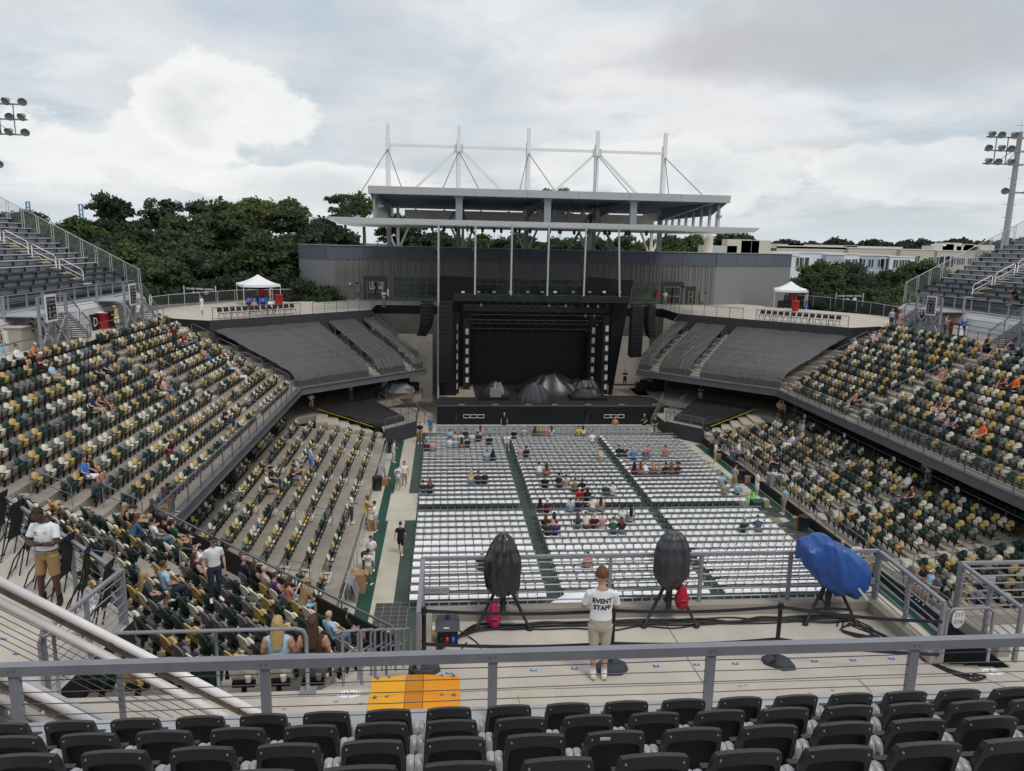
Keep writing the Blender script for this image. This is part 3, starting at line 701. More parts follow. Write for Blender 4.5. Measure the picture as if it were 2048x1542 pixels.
# ------------------------------------------------------------------ near stand: black seats in front of the camera
def build_near_seats():
 for r in range(7):
  b = MB(); y1 = 6.55-.76*r if r else 7.0; z = 10.89+.41*r
  b.box(-9, 11, 5.79-.76*r if r else 5.79, y1, z-.06, z, 0); b.box(-9, 11, 5.79-.76*r-.02, 5.79-.76*r, z-.06, z+.41, 1)
  struct(b.build('stand_tread', ['alu', 'alu_dark']))
 def yb(x, z): return -.26*(z-.42)-.02+.55*x*x
 oo = [(-.195, .38), (-.205, .52), (-.198, .66), (-.188, .80), (-.176, .838), (-.12, .856), (-.06, .866), (0, .870), (.06, .866), (.12, .856), (.176, .838), (.188, .80), (.198, .66), (.205, .52), (.195, .38)]
 ii = [(-.165, .40), (-.174, .52), (-.170, .66), (-.162, .72), (-.15, .74), (-.105, .760), (-.052, .770), (0, .774), (.052, .770), (.105, .760), (.15, .74), (.162, .72), (.170, .66), (.174, .52), (.165, .40)]
 n = len(oo); b = MB(); th = .024
 b.v = [(x, yb(x, z)-th, z) for x, z in oo]+[(x, yb(x, z)-th+.006, z) for x, z in ii]+[(x*.97, yb(x, z)-th+.045, z-.012) for x, z in ii]+[(x, yb(x, z)+th, z-.012) for x, z in oo]
 for k in range(n-1):
  b.f += [(k, k+1, n+k+1, n+k), (n+k, n+k+1, 2*n+k+1, 2*n+k), (k+1, k, 3*n+k, 3*n+k+1)]; b.m += [0, 0, 0]
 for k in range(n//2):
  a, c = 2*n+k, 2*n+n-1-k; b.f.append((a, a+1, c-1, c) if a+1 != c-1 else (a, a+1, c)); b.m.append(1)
 b.f.append(tuple(3*n+k for k in range(n-1, -1, -1))); b.m.append(0)
 shell = b.mesh('backrest', ['seat_black', 'seat_black_recess'])
 b = MB(); b.tube((0, -.004, 0), (0, .01, 0), .006, 6); screw = b.mesh('screw', 'seat_bracket')
 b = MB(); b.hexa(((-.18, .05, .34), (.18, .05, .34), (.18, .10, .34), (-.18, .10, .34), (-.17, .08, .60), (.17, .08, .60), (.17, .12, .60), (-.17, .12, .60))); pan = b.mesh('seat_pan', 'seat_black')
 b = MB(); rows_ = []
 for k in range(9):
  q = k/8; z = .40+.27*math.sin(q*math.pi/2); y = -.11+.05*q+.10*max(0, q-.75)
  rows_.append([V(-.024+.048*i/4, y-.012*math.sin(math.pi*i/4)+.02*(q**6), z-.018*(abs(i-2)/2)**2*(q > .9)) for i in range(5)])
 b.grid(rows_); b.grid([[p+V(0, .02, -.004) for p in r_[::-1]] for r_ in rows_]); b.grid([rows_[-1], [p+V(0, .02, -.004) for p in rows_[-1]]]); arm = b.mesh('side_arm', 'seat_bracket', True)
 b = MB(); b.box(-.012, .012, -.05, .05, .02, .44, 1); b.ell((0, -.125, .545), .036, .02, .018, 8, 5); b.box(-.006, .006, -.12, -.1, .42, .62); br = b.mesh('bracket', ['rail_grey', 'alu_dark'])
 rows = ('front row of black seats', 'second row of black seats', 'third row of black seats', 'fourth row of black seats', 'nearest row of black seats')
 jit = random.Random(5); cnt_ = [0]*5
 for r in range(5):
  for j in range(-12, 14):
   x = .565+.5085*j+.012*r; y = 5.83-.765*r; z = 10.91+.41*r
   px, py, d = proj((x, y, z+.8)); cnt_[r] += 1
   if px < -260 or px > 2300 or d < .6 or py > 1720: continue
   t = thing('black_seat', 'black moulded seat, %s from the left edge in the %s' % (ordn(cnt_[r]), rows[r]), 'seat', (x, y, z), 'black seats of the near stand', jit.uniform(-.012, .012), world=False)
   for nm, me, dx, y_, z_ in (('backrest', shell, 0, 0, 0), ('seat_pan', pan, 0, 0, 0), ('side_arm', arm, -.228, 0, 0), ('side_arm', arm, .228, 0, 0), ('bracket', br, .2545, 0, 0), ('screw', screw, .155, -.135, .806), ('screw', screw, -.155, -.135, .806)): link(nm, me, t, Matrix.Translation((dx, y_, z_)))
 for (j, r, ch) in ((-5, 2, 'F'), (-4, 3, 'F'), (-3, 3, 'F'), (-2, 3, 'F'), (-1, 3, 'F'), (0, 3, 'E'), (1, 3, 'E'), (2, 3, 'E'), (3, 3, 'E'), (4, 3, 'E')):
  x = .565+.5085*j+.012*r+.2545; t = thing('row_letter', 'small row letter %s printed between two black seats, %s from the left' % (ch, ordn(j+6)), 'letter', (x, 5.7-.765*r, 11.2+.41*r), 'row letters on the seat arms')
  text_on(ch, .06, (x-.028, 5.83-.765*r-.135, 10.91+.41*r+.60), (1, 0, 0), (0, .2, 1), 'ink_grey', t)
 p = aty(1208, 1471, 4.19); b = MB(); b.obox(p+V(0, -.035, .0), (.032, 0, 0), (0, .004, 0), (0, -.004, .011)); tag(b.build('seat_sticker', 'print_white'), 'small white sticker on the back of a black seat', 'sticker')
build_near_seats()

# ------------------------------------------------------------------ near railing, walkway rails, platform equipment
def build_near_rail():
 t = thing('front_railing', 'long grey steel cable railing across the foreground, above the walkway', 'railing', (0, 6.78, 10.5))
 b = MB(); b.bar((-7.5, 6.78, 11.595), (9.5, 6.78, 11.595), .095, .1); b.build('top_rail', 'rail_near', t)
 pm = MB(); pm.box(-.045, .045, -.03, .03, 0, 1.2); pm = pm.mesh('post', 'rail_near')
 bm = MB(); bm.tube((0, -.052, 0), (0, -.038, 0), .011, 8); bm = bm.mesh('bolt', 'rail_grey')
 for px in (30, 531, 985, 1418, 1820, 2290, -420):
  x = aty(px, 1360, 6.78).x
  p = link('post', pm, t, ROOTM[t.name] @ Matrix.Translation((x, 6.78, 10.36)))
  for dx in (-.025, .025): link('bolt', bm, p, Matrix.Translation((dx, 0, 1.24)))
 for k in range(9):
  z = 11.47-.118*k; c = MB(); pts = [V(x, 6.78, z-.006*math.sin(x*2+k)) for x in np.linspace(-7.5, 9.5, 18)]; c.path(pts, .0052, 5); c.build('cable', 'cable_steel', t, True)
build_near_rail()
def left_stairs():
 t = thing('side_stair', 'metal stair flight with rusty treads down to the walkway at left', 'stairs', (-4, 7.6, ZC))
 for k in range(8):
  b = MB(); x = -3.1-.30*k; z = ZC+.19*(k+1); b.box(x-.30, x, 7.2, 8.35, z-.05, z); b.build('tread', 'rust', t)
 for y in (7.15, 8.4):
  b = MB(); b.bar((-2.9, y, ZC+.05), (-5.9, y, ZC+1.95), .06, .22); b.build('stringer', 'alu', t)
 for y, a, e in ((8.47, aty(-130, 1096, 8.47), aty(560, 1450, 8.47)), (7.3, aty(-40, 1330, 7.3), aty(215, 1462, 7.3))):
  r = thing('stair_handrail', 'pair of white pipes with steel cables below on the %s side of the left stair' % ('far' if y > 8 else 'near'), 'handrail', (a.x, y, ZC))
  for dz in (0, -.27):
   b = MB(); b.tube(a+V(0, 0, dz), e+V(0, 0, dz), .05, 12); b.build('pipe', 'pipe_white', r, True)
  b = MB(); b.bar(a+V(0, .03, -.13), e+V(0, .03, -.13), .025, .07); b.build('flat_bar', 'rust', r)
  for k in range(6):
   b = MB(); dz = -.36-.095*k; b.tube(a+V(0, 0, dz), e+V(0, 0, dz), .005, 5); b.build('cable', 'cable_steel', r, True)
  for s in (.12, .50, .88):
   p = lerp(a, e, s); b = MB(); b.box(p.x-.03, p.x+.03, y+.02, y+.07, ZC, p.z-.02); b.build('post', 'rail_near', r)
   b = MB(); b.tube(p+V(-.05, 0, .0), p+V(.03, 0, -.018), .048, 10); b.build('clamp', 'rail_grey', r, True)
 return t
left_stairs()
def near_rails():
 t = thing('walkway_rail', 'grey pipe rail with rounded ends along the walkway behind the seats', 'railing', (-3.6, 10.2, ZC))
 b = MB(); y = 10.18; z = ZC+1.0
 b.path([V(-5.62, y, ZC), V(-5.62, y, z-.12), V(-5.58, y, z-.03), V(-5.48, y, z), V(-2.1, y, z), V(-2.0, y, z-.03), V(-1.96, y, z-.12), V(-1.96, y, ZC)], .028, 8); b.build('rail', 'rail_near', t, True)
 for x in (-5.42, -3.22):
  b = MB(); b.tube((x, y, ZC), (x, y, z), .026, 8); b.build('post', 'rail_near', t, True)
 for x in (-3.22, -1.96):
  b = MB(); b.box(x-.12, x+.12, y-.1, y+.1, ZC, ZC+.02); b.build('base_plate', 'rail_near', t)
 railing('walkway_end_rail', 'grey railing closing the end of the walkway beside the folded chairs', [(-5.6, 10.25, ZC), (-5.35, 12.3, ZC)], 1.0, 1.0, 6, 'rail_near', .07, bar_r=.014)
 railing('walkway_edge_rail', 'grey railing behind the folded chairs at the edge of the left walkway', [(-5.45, 12.35, ZC), (-17.8, 24.7, ZC)], .95, 1.9, 5, 'rail_near', .07, bar_r=.012)
 railing('walkway_edge_rail', 'grey railing along the edge of the right walkway above the corner seats', [mx((-5.3, 12.35, ZC)), mx((-17.8, 24.7, ZC))], .95, 1.9, 5, 'rail_near', .07, bar_r=.012)
 railing('platform_rail', 'grey railing with horizontal bars along the front of the camera platform', [(-.36, 12.28, ZC+.2), (7.95, 12.28, ZC+.2)], .92, 1.6, 6, 'rail_near', .07, bar_r=.016)
 railing('platform_side_rail', 'grey railing down the right side of the camera platform', [(7.95, 12.22, ZC+.2), (7.9, 10.35, ZC+.15)], .92, .9, 6, 'rail_near', .07, bar_r=.016)
 railing('platform_side_rail', 'grey railing end on, down the left side of the camera platform', [(-.34, 12.2, ZC+.2), (-.36, 10.5, ZC+.1)], .92, .9, 6, 'rail_near', .07, bar_r=.016)
 railing('platform_rail', 'grey railing with horizontal bars along the front of the right platform', [(9.12, 11.68, ZC+.2), (17.2, 11.68, ZC+.2)], .92, 1.6, 6, 'rail_near', .07, bar_r=.016)
 railing('platform_side_rail', 'grey railing down the stair side of the right platform', [(9.12, 11.62, ZC+.2), (9.1, 10.2, ZC+.1)], .92, .7, 6, 'rail_near', .07, bar_r=.016)
 t = thing('stair_hoop', 'grey pipe hoop at the head of the stairs by the black wall', 'railing', (8.5, 10.35, ZC))
 b = MB(); b.path([V(8.02, 10.4, ZC+.02), V(8.02, 10.4, 9.95), V(8.1, 10.4, 10.03), V(8.72, 10.42, 10.03), V(8.8, 10.4, 9.95), V(8.8, 10.38, ZC)], .026, 8); b.build('hoop', 'rail_near', t, True)
 b = MB(); b.tube((8.02, 10.4, 9.55), (8.8, 10.39, 9.55), .02, 8); b.build('mid_rail', 'rail_near', t, True)
 t = thing('round_sign', 'white oval sign reading 213 and 214 on the stair hoop', 'sign', (8.4, 10.35, 9.6))
 o = atz(1917, 1237, 9.75); b = MB(); b.poly([o+V(.11*math.cos(a), 0, .17*math.sin(a)) for a in np.linspace(0, 2*math.pi, 24, endpoint=False)]); b.build('plate', 'sign_white', t)
 text_on('213', .1, o+V(0, -.004, .07), (1, 0, 0), (0, 0, 1), 'ink_grey', t); text_on('214', .1, o+V(0, -.004, -.06), (1, 0, 0), (0, 0, 1), 'ink_grey', t)
 for (px, py, a, c) in ((698, 1388, '215', '214'), (1985, 1343, '214', '213')):
  o = atz(px, py, ZC+.004); t = thing('floor_oval', 'white oval floor marking reading %s | %s, %s' % (a, c, 'beside the orange ramp' if px < 900 else 'beside the black stair wall'), 'marking', o)
  for s in (-1, 1):
   b = MB(); b.poly([o+V(s*.012+s*.16*math.cos(q), .10*math.sin(q), 0) for q in np.linspace(-math.pi/2*s, math.pi/2*s, 14)][::1 if s > 0 else 1]); b.build('half', 'print_white', t)
   text_on(a if s < 0 else c, .085, o+V(s*.085, 0, .003), (1, 0, 0), (0, 1, 0), 'ink_black', t)
 for num, px, py in ((12, 898, 1346), (11, 982, 1342), (10, 1067, 1340), (9, 1149, 1337), (8, 1232, 1335), (7, 1312, 1332), (6, 1393, 1329), (5, 1471, 1327), (4, 1549, 1324), (3, 1629, 1322), (2, 1706, 1320), (1, 1783, 1317)):
  o = atz(px, py, ZC+.004); t = thing('number_sticker', 'blue floor sticker with a white number, %s from the right end' % ordn(num), 'sticker', o, 'numbered stickers on the platform floor')
  b = MB(); b.poly([o+V(x, y, 0) for x, y in ((-.05, -.032), (.05, -.032), (.05, .032), (-.05, .032))]); b.build('patch', 'sticker_blue', t)
  text_on(str(num), .062, o+V(0, 0, .003), (1, 0, 0), (0, 1, 0), 'print_white', t, bold=.002)
 for px, py, nn in ((8, 1277, 3), (33, 1307, 4)):
  o = atz(px, py, ZC+.004); t = thing('number_sticker', 'blue floor sticker on the left walkway by the white handrail, number %d' % nn, 'sticker', o, 'numbered stickers on the platform floor')
  b = MB(); b.poly([o+V(x, y, 0) for x, y in ((-.06, -.02), (.03, -.06), (.06, -.01), (-.03, .04))]); b.build('patch', 'sticker_blue', t)
  text_on(str(nn), .06, o+V(0, 0, .003), (.9, .4, 0), (-.4, .9, 0), 'print_white', t)
 sheet('floor_patch', [(p.x, p.y) for p in (atz(1022, 1363, ZC), atz(1105, 1362, ZC), atz(1118, 1440, ZC), atz(1028, 1445, ZC))][::-1], ZC+.005, 'court_cream')
 b = MB()
 for (x0, y0, x1, y1) in ((-5.5, 10.06, 8, 10.02), (1.1, 9.9, 1.15, 7.0), (3.9, 12, 3.95, 10.06), (6.4, 10.02, 6.5, 7), (8.3, 10.1, 9.4, 8.3), (8.8, 10.2, 10, 8.2)): b.bar((x0, y0, ZC+.003), (x1, y1, ZC+.003), .012, .006)
 struct(b.build('floor_joints', 'ink_grey'))
 b = MB(); rr = random.Random(4)
 for px, py in ((1480, 1372), (1492, 1370), (1665, 1380), (1680, 1359), (1711, 1358), (568, 1418), (722, 1407), (672, 1403), (1620, 1387), (1810, 1354), (1960, 1385), (618, 1375), (500, 1420), (440, 1428)):
  o = atz(px, py, ZC+.004); q = rr.uniform(.018, .034); b.poly([o+V(q*1.5*math.cos(a), q*math.sin(a), 0) for a in np.linspace(0, 2*math.pi, 10, endpoint=False)])
 struct(b.build('floor_spots', 'concrete'))
near_rails()
def cable_ramp():
 base = [atz(735, 1362, ZC), atz(812, 1358, ZC), atz(846, 1357, ZC), atz(920, 1353, ZC)]
 x0, x1 = -1.06, .26; y0, y1 = 9.45, 10.44
 mats = ['ramp_yellow', 'ramp_pad', 'ramp_orange']
 cuts = [x0, x0+.52, x0+.78, x1]
 for k in range(3):
  for h in range(2):
   a, c = (y0+.5*h*(y1-y0)), (y0+.5*(h+1)*(y1-y0)-.008)
   t = thing('cable_ramp', '%s of the orange cable ramp, %s piece' % (('yellow left flap', 'darker middle lid', 'orange right flap')[k], ('near', 'far')[h]), 'cable ramp', (cuts[k], a, ZC), 'pieces of the orange cable ramp')
   b = MB(); l, r_ = cuts[k]+.004, cuts[k+1]-.004; zl, zr = ((.012, .06), (.06, .06), (.06, .012))[k]
   b.hexa(((l, a, ZC), (r_, a, ZC), (r_, c, ZC), (l, c, ZC), (l, a, ZC+zl), (r_, a, ZC+zr), (r_, c, ZC+zr), (l, c, ZC+zl))); b.build('panel', mats[k], t)
   for q in range(3):
    xx = l+(r_-l)*(q+.5)/3; m = MB(); m.box(xx-.025, xx+.025, c-.03, c+.004, ZC+.01, ZC+max(zl, zr)*.75+.004); m.build('tab', 'ink_grey', t)
cable_ramp()
def stanchions():
 pts = []
 for i, (px, py) in enumerate(((848, 1338), (1222, 1336), (1551, 1326))):
  o = atz(px, py, ZC); pts.append(o)
  t = thing('stanchion', 'black belt stanchion with wedge rubber base, %s' % ('by the power box at left', 'behind the staff member', 'in front of the blue covered camera')[i], 'stanchion', o, 'belt stanchions on the platform')
  b = MB(); b.tube(o+V(0, 0, .08), o+V(0, 0, 1.02), .034, 12); b.build('pole', 'black_plastic', t, True)
  b = MB(); b.tube(o+V(0, 0, .93), o+V(0, 0, 1.03), .043, 12); b.build('belt_head', 'black_plastic', t, True)
  b = MB(); q = [(-.24, -.12), (-.13, -.22), (.12, -.22), (.26, -.08), (.24, .06), (.10, .16), (-.12, .16), (-.24, .05)]
  if i == 2: q = [(-.20, .10), (-.20, -.04), (.02, -.24), (.24, -.22), (.24, 0.02), (.10, .12)]
  n = len(q); lo = [o+V(x, y, 0) for x, y in q]; hi = [o+V(x*.93, y*.93, .07) for x, y in q]; top = [o+V(x*.55, y*.55+.02, .115) for x, y in q]
  b.grid([lo, hi, top], 0, True); b.poly(top); b.build('base', 'bin_blue', t)
  b = MB(); b.obox(o+V(-.08, -.10, .098), (.05, .03, 0), (-.012, .02, 0), (0, 0, .012)); b.build('grip', 'ink_black', t)
 ends = [pts[0], pts[1], pts[2], V(7.62, 9.95, ZC)]
 for i in range(3):
  for hz, nm in ((.97, 'upper'), (.42, 'lower')):
   a, c = ends[i], ends[i+1]
   if i == 2 and hz > .5: c = V(7.62, 9.98, ZC-.02)
   b = MB(); pr = []
   for k in range(9):
    s = k/8; p = lerp(a, c, s)+V(0, 0, hz-.05*math.sin(math.pi*s)); pr.append(p)
   for k in range(8): b.bar(pr[k], pr[k+1], .008, .055)
   o = b.build('barrier_belt', 'belt_dark'); tag(o, '%s dark barrier belt stretched %s' % (nm, ('from the power box to the staff member', 'from the staff member past the middle camera', 'below the blue covered camera to the side rail')[i]), 'belt')
stanchions()
def blob_cover(c, ctrl, seed, amp=.07, nu=84, nv=60):
 """draped cover: rings (z, cx, cy, rx, ry) with creases"""
 zs = [r_[0] for r_ in ctrl]; rows = []
 for j in range(nv+1):
  z = zs[0]+(zs[-1]-zs[0])*j/nv
  k = max(i for i in range(len(ctrl)-1) if zs[i] <= z+1e-9); s = min(max((z-zs[k])/(zs[k+1]-zs[k]), 0), 1); s = s*s*(3-2*s)*.4+s*.6
  q = [ctrl[k][i]*(1-s)+ctrl[k+1][i]*s for i in range(5)]; row = []
  for i in range(nu):
   a = 2*math.pi*i/nu; ca, sa = math.cos(a), math.sin(a)
   w = amp*crease((ca*1.0, sa*1.0, z*.45), 1.15, seed, 2)+amp*.3*crease((ca*1.5, sa*1.5, z*.35), 2.0, seed+3, 1)
   rx = (q[3]+w)*math.copysign(abs(ca)**.82, ca); ry = (q[4]+w)*math.copysign(abs(sa)**.82, sa)
   row.append(V(c[0]+q[1]+rx, c[1]+q[2]+ry, c[2]+z+(.05*mn.noise(V(ca*3, sa*3, seed)) if j < 3 else 0)))
  rows.append(row)
 b = MB(); b.grid(rows, 0, True); b.poly(rows[-1]); return b
def tripod(i, o, cover, cmat, label, pack):
 t = thing('camera_tripod', 'black heavy tripod, %s of the three on the platform' % ('left', 'middle', 'right')[i], 'tripod', o, 'camera tripods on the platform')
 for a in (200, 335, 80):
  d = V(math.cos(R(a)), math.sin(R(a)), 0); b = MB()
  b.tube(o+V(0, 0, .80)+d*.07, o+d*.50+V(0, 0, .03), .030, 8, .026); b.build('leg', 'black_plastic', t, True)
  b = MB(); b.tube(o+d*.06+V(0, 0, .24), o+d*.36+V(0, 0, .27), .02, 6); b.build('spreader_arm', 'black_plastic', t, True)
  b = MB(); b.ell(o+d*.50+V(0, 0, .03), .06, .045, .03, 8, 5); b.build('foot', 'black_plastic', t, True)
 b = MB(); b.tube(o+V(0, 0, .2), o+V(0, 0, .9), .05, 10); b.build('column', 'black_plastic', t, True)
 b = MB(); b.tube(o+V(0, 0, .80), o+V(0, 0, .92), .13, 10); b.build('head', 'black_plastic', t, True)
 b = blob_cover((o.x, o.y, o.z), cover, 10+i); c = b.build('camera_cover', cmat, None, True); tag(c, label, 'cover', 'covered cameras on the platform')
 if pack:
  px, py, pz, m, lb = pack; q = o+V(px, py, pz); p = thing('backpack', lb, 'backpack', q)
  def fn(v, d): return V(v.x*(1.0-.25*(d.z > .3)), v.y, v.z)
  b = MB(); b.ell(q+V(0, 0, .22), .13, .09, .24, 12, 10, fn=fn); b.build('bag', m, p, True)
  b = MB(); b.ell(q+V(.01, -.06, .12), .095, .06, .11, 10, 7); b.build('pocket', m, p, True)
  for s in (-.05, .05):
   b = MB(); b.path([q+V(s, .0, .42), q+V(s*1.6, -.05, .52), q+V(s*1.8, .04, .45)], .012, 6); b.build('strap', m, p, True)
  b = MB(); b.box(q.x-.06, q.x+.05, q.y-.125, q.y-.105, q.z+.17, q.z+.185); b.build('zip', 'ink_black', p)
tripod(0, atz(1005, 1250, ZC), [(.62, .0, 0, .20, .18), (.75, -.02, 0, .27, .24), (1.0, -.03, 0, .30, .28), (1.2, -.005, .0, .29, .27), (1.42, .0, .02, .21, .22), (1.58, .0, .03, .13, .14), (1.66, -.0, .03, .05, .06)], 'bag_black',
  'shiny black plastic cover over the left camera, beside the power box', (-.16, -.1, .02, 'backpack_pink', 'pink backpack leaning on the left tripod'))
tripod(1, atz(1335, 1245, ZC), [(.66, .0, 0, .10, .10), (.78, -.01, 0, .19, .17), (.95, -.0, 0, .28, .26), (1.2, .01, .0, .29, .28), (1.42, .02, .02, .25, .24), (1.58, .03, .03, .17, .17), (1.67, .03, .03, .08, .08)], 'bag_grey',
  'dark grey plastic cover over the middle camera, right of the staff member', (.20, -.08, .30, 'backpack_red', 'red backpack hanging from the middle tripod'))
def blue_cover():
 o = atz(1652, 1240, ZC)
 tripod(2, o, [(.62, .10, 0, .14, .14), (.70, .10, 0, .17, .16), (.78, .1, 0, .15, .15)], 'tarp_blue', 'blue tarpaulin hem under the right camera', (.22, .12, .42, 'backpack_red', 'red bag hanging below the blue covered camera'))
 ctrl = [(-.60, 1.30, .15, .12), (-.575, 1.30, .25, .19), (-.50, 1.29, .29, .235), (-.42, 1.285, .29, .27), (-.33, 1.26, .30, .34), (-.22, 1.20, .31, .42), (-.05, 1.08, .32, .46), (.14, .97, .33, .45), (.32, .90, .33, .405), (.48, .87, .32, .35), (.58, .86, .29, .29), (.61, .86, .2, .18)]
 rows = []; nu = 96; n = 84
 for j in range(n+1):
  s = -.60+1.21*j/n; k = max(i for i in range(len(ctrl)-1) if ctrl[i][0] <= s+1e-9); q = (s-ctrl[k][0])/(ctrl[k+1][0]-ctrl[k][0]); c = [ctrl[k][i]*(1-q)+ctrl[k+1][i]*q for i in range(4)]
  row = []
  for i in range(nu):
   a = 2*math.pi*i/nu; ca, sa = math.cos(a), math.sin(a); lo = max(0, -sa)
   w = (.05+.06*lo)*crease((s*1.3, ca*.6, sa*.35+s*.9), 1.5, 4, 2)+.018*crease((s*2.2, ca*.7, sa*.4), 2.0, 8, 1)-.05*math.exp(-((s+.40)/.035)**2)*.5
   row.append(o+V(s, (c[2]+w)*math.copysign(abs(ca)**.72, ca), c[1]+(c[3]+w)*math.copysign(abs(sa)**.78, sa)-.03*lo*math.sin(s*19)))
  rows.append(row)
 b = MB(); b.grid(rows, 0, True); b.poly(rows[0][::-1]); b.poly(rows[-1]); cvr = b.build('camera_cover', 'tarp_blue', None, True); tag(cvr, 'bright blue tarpaulin draped over the right camera', 'cover', 'covered cameras on the platform')
 b = MB(); b.tube(o+V(.34, -.30, .76), o+V(.47, -.42, .58), .022, 8); tag(b.build('pan_handle', 'rail_light'), 'silver pan handle sticking out below the blue tarpaulin', 'handle')
blue_cover()
def power_box():
 o = atz(895, 1282, ZC); t = thing('power_box', 'black power distribution box with red and blue plugs at the left of the platform', 'power box', o)
 b = MB(); b.box(o.x-.17, o.x+.17, o.y-.14, o.y+.16, ZC, ZC+.26); b.build('case', 'black_plastic', t)
 b = MB(); b.hexa([o+V(x, y, z) for x, y, z in ((-.20, -.17, .26), (.20, -.17, .26), (.20, .18, .26), (-.20, .18, .26), (-.17, -.05, .38), (.17, -.05, .38), (.17, .17, .38), (-.17, .17, .38))]); b.build('lid', 'bin_blue', t)
 for x, m in ((-.10, 'ink_black'), (-.01, 'signal_red'), (.09, 'signal_blue')):
  b = MB(); b.tube(o+V(x, -.14, .14), o+V(x, -.20, .10), .028, 8); b.build('plug', m, t, True)
 b = MB(); b.tube(o+V(-.25, -.02, .24), o+V(-.19, -.02, .24), .035, 8); b.build('socket', 'print_white', t, True)
 b = MB(); b.tube(o+V(-.24, -.05, .16), o+V(-.23, -.06, .24), .015, 6); b.build('tape', 'signal_yellow', t)
 for x, y in ((-.02, -.171), (.1, -.12)):
  b = MB(); b.obox(o+V(x, y+.03, .30), (.045, 0, 0), (0, .004, .006), (0, -.012, .02)); b.build('label_plate', 'print_white', t)
 b = MB(); b.tube(o+V(0, .02, .36), o+V(0, .1, .40), .04, 8); b.build('latch', 'black_plastic', t)
 rr = random.Random(9)
 def cab(pts, r, lb):
  P = [V(*p) for p in pts]; out = []
  for k in range(len(P)-1):
   p0, p1, p2, p3 = P[max(k-1, 0)], P[k], P[k+1], P[min(k+2, len(P)-1)]
   for s in np.linspace(0, 1, 7, endpoint=k == len(P)-2): out.append(.5*((2*p1)+(p2-p0)*s+(2*p0-5*p1+4*p2-p3)*s*s+(3*p1-p0-3*p2+p3)*s**3))
  b = MB(); b.path(out, r, 6); o_ = b.build('cable', 'black_plastic', None, True); tag(o_, lb, 'cable', 'black cables on the platform'); return o_
 g = ZC+.014
 for k in range(7):
  y = 12.02-.035*k; pts = [(o.x+.15, o.y, g+.05)]+[(x, y-.05*rr.random()-.10*(rr.random() > .8), g+.012*(k % 3)) for x in np.linspace(.6, 7.4, 13)]
  cab(pts, rr.choice((.009, .012, .015)), 'black cable along the platform kerb from the power box, %s from the kerb' % ordn(k+1))
 for k in range(4): cab([(o.x-.15+.06*k, o.y-.18, g+.1), (o.x-.2, o.y-.42, g), (o.x-.45-.03*k, o.y-.62, g), (-.33, 10.75+.06*k, g+.01), (-.42, 10.6, g+.03*k), (-.52, 10.45, g)], .014, 'black cable from the power box round the left stanchion, %s loop' % ordn(k+1))
 cab([(-.18, 11.1, g), (-.30, 11.25, g+.1), (-.36, 11.0, g+.25), (-.3, 10.75, g+.1), (-.22, 10.9, g), (-.2, 11.2, g+.02)], .016, 'coil of thick black cable at the left end of the platform')
 cab([(.25, 11.65, g+.1), (.5, 11.5, g), (.62, 11.2, g), (.45, 11.05, g), (.3, 11.15, g), (.4, 11.4, g)], .012, 'loop of black cable right of the power box')
 for k in range(4): cab([(6.9+.1*k, 11.6, g), (7.2, 11.9-.1*k, g), (7.5-.08*k, 11.5, g), (7.15+.1*k, 11.2, g), (6.9, 11.45, g+.02), (7.3, 11.6, g+.02), (7.65, 11.1-.05*k, g), (7.75, 10.6, g), (8.0, 10.2, g), (8.1+.08*k, 9.95, g)], .012, 'black cable looping right of the blue covered camera, %s' % ordn(k+1))
 for k in range(3): cab([(7.75, 10.5, g), (7.95+.05*k, 10.1, g), (8.15, 9.92-.03*k, g), (8.45, 9.95, g), (8.3, 10.05, g)], .012, 'black cable bunched at the platform kerb corner, %s' % ordn(k+1))
power_box()
def chairs_folded():
 a, c = V(-12.3, 18.9, ZC), V(-5.62, 12.2, ZC)
 ks = 11; words = ('nearest', 'second', 'third', 'fourth', 'fifth', 'sixth', 'seventh', 'eighth', 'ninth', 'tenth', 'eleventh')
 d = (c-a).normalized(); n = V(Q, Q, 0)      # n points to the rail
 for k in range(ks):
  p = lerp(c, a, k/(ks-1)*.93); t = thing('folded_chair', 'tall black mesh chair folded against the walkway rail, %s from the right end' % words[k], 'chair', p, 'folded black chairs along the walkway')
  ang = R(-38+8*math.sin(k*2.1)); u = V(d.x*math.cos(ang)-d.y*math.sin(ang), d.x*math.sin(ang)+d.y*math.cos(ang), 0)*.24; ln = n*.17+V(0, 0, 1.0)*1.12; m = p-n*.05
  for s in (-1, 1):
   b = MB(); b.tube(m+u*s-n*.10, m+u*s+ln, .014, 6); b.build('side_tube', 'black_plastic', t, True)
   b = MB(); b.path([m+u*s*1.05-n*.30, m+u*s*1.02-n*.16+V(0, 0, .35), m+u*s+n*.06+V(0, 0, .62)], .014, 6); b.build('leg', 'black_plastic', t, True)
  b = MB(); rows = [[m+u*.93*(2*q/4-1)+ln*(.34+.66*w/7)-n*(.05*math.sin(math.pi*q/4)+.02*math.sin(w*1.3)) for q in range(5)] for w in range(8)]
  b.grid(rows); b.grid([[p_+n*.012 for p_ in r_[::-1]] for r_ in rows]); b.build('mesh_panel', 'mesh_dark', t, True)
  b = MB(); b.tube(m-u-n*.27+V(0, 0, .06), m+u-n*.27+V(0, 0, .06), .012, 6); b.tube(m-u*1+ln*.42-n*.07, m+u*1+ln*.42-n*.07, .013, 6); b.build('cross_tube', 'black_plastic', t, True)
chairs_folded()
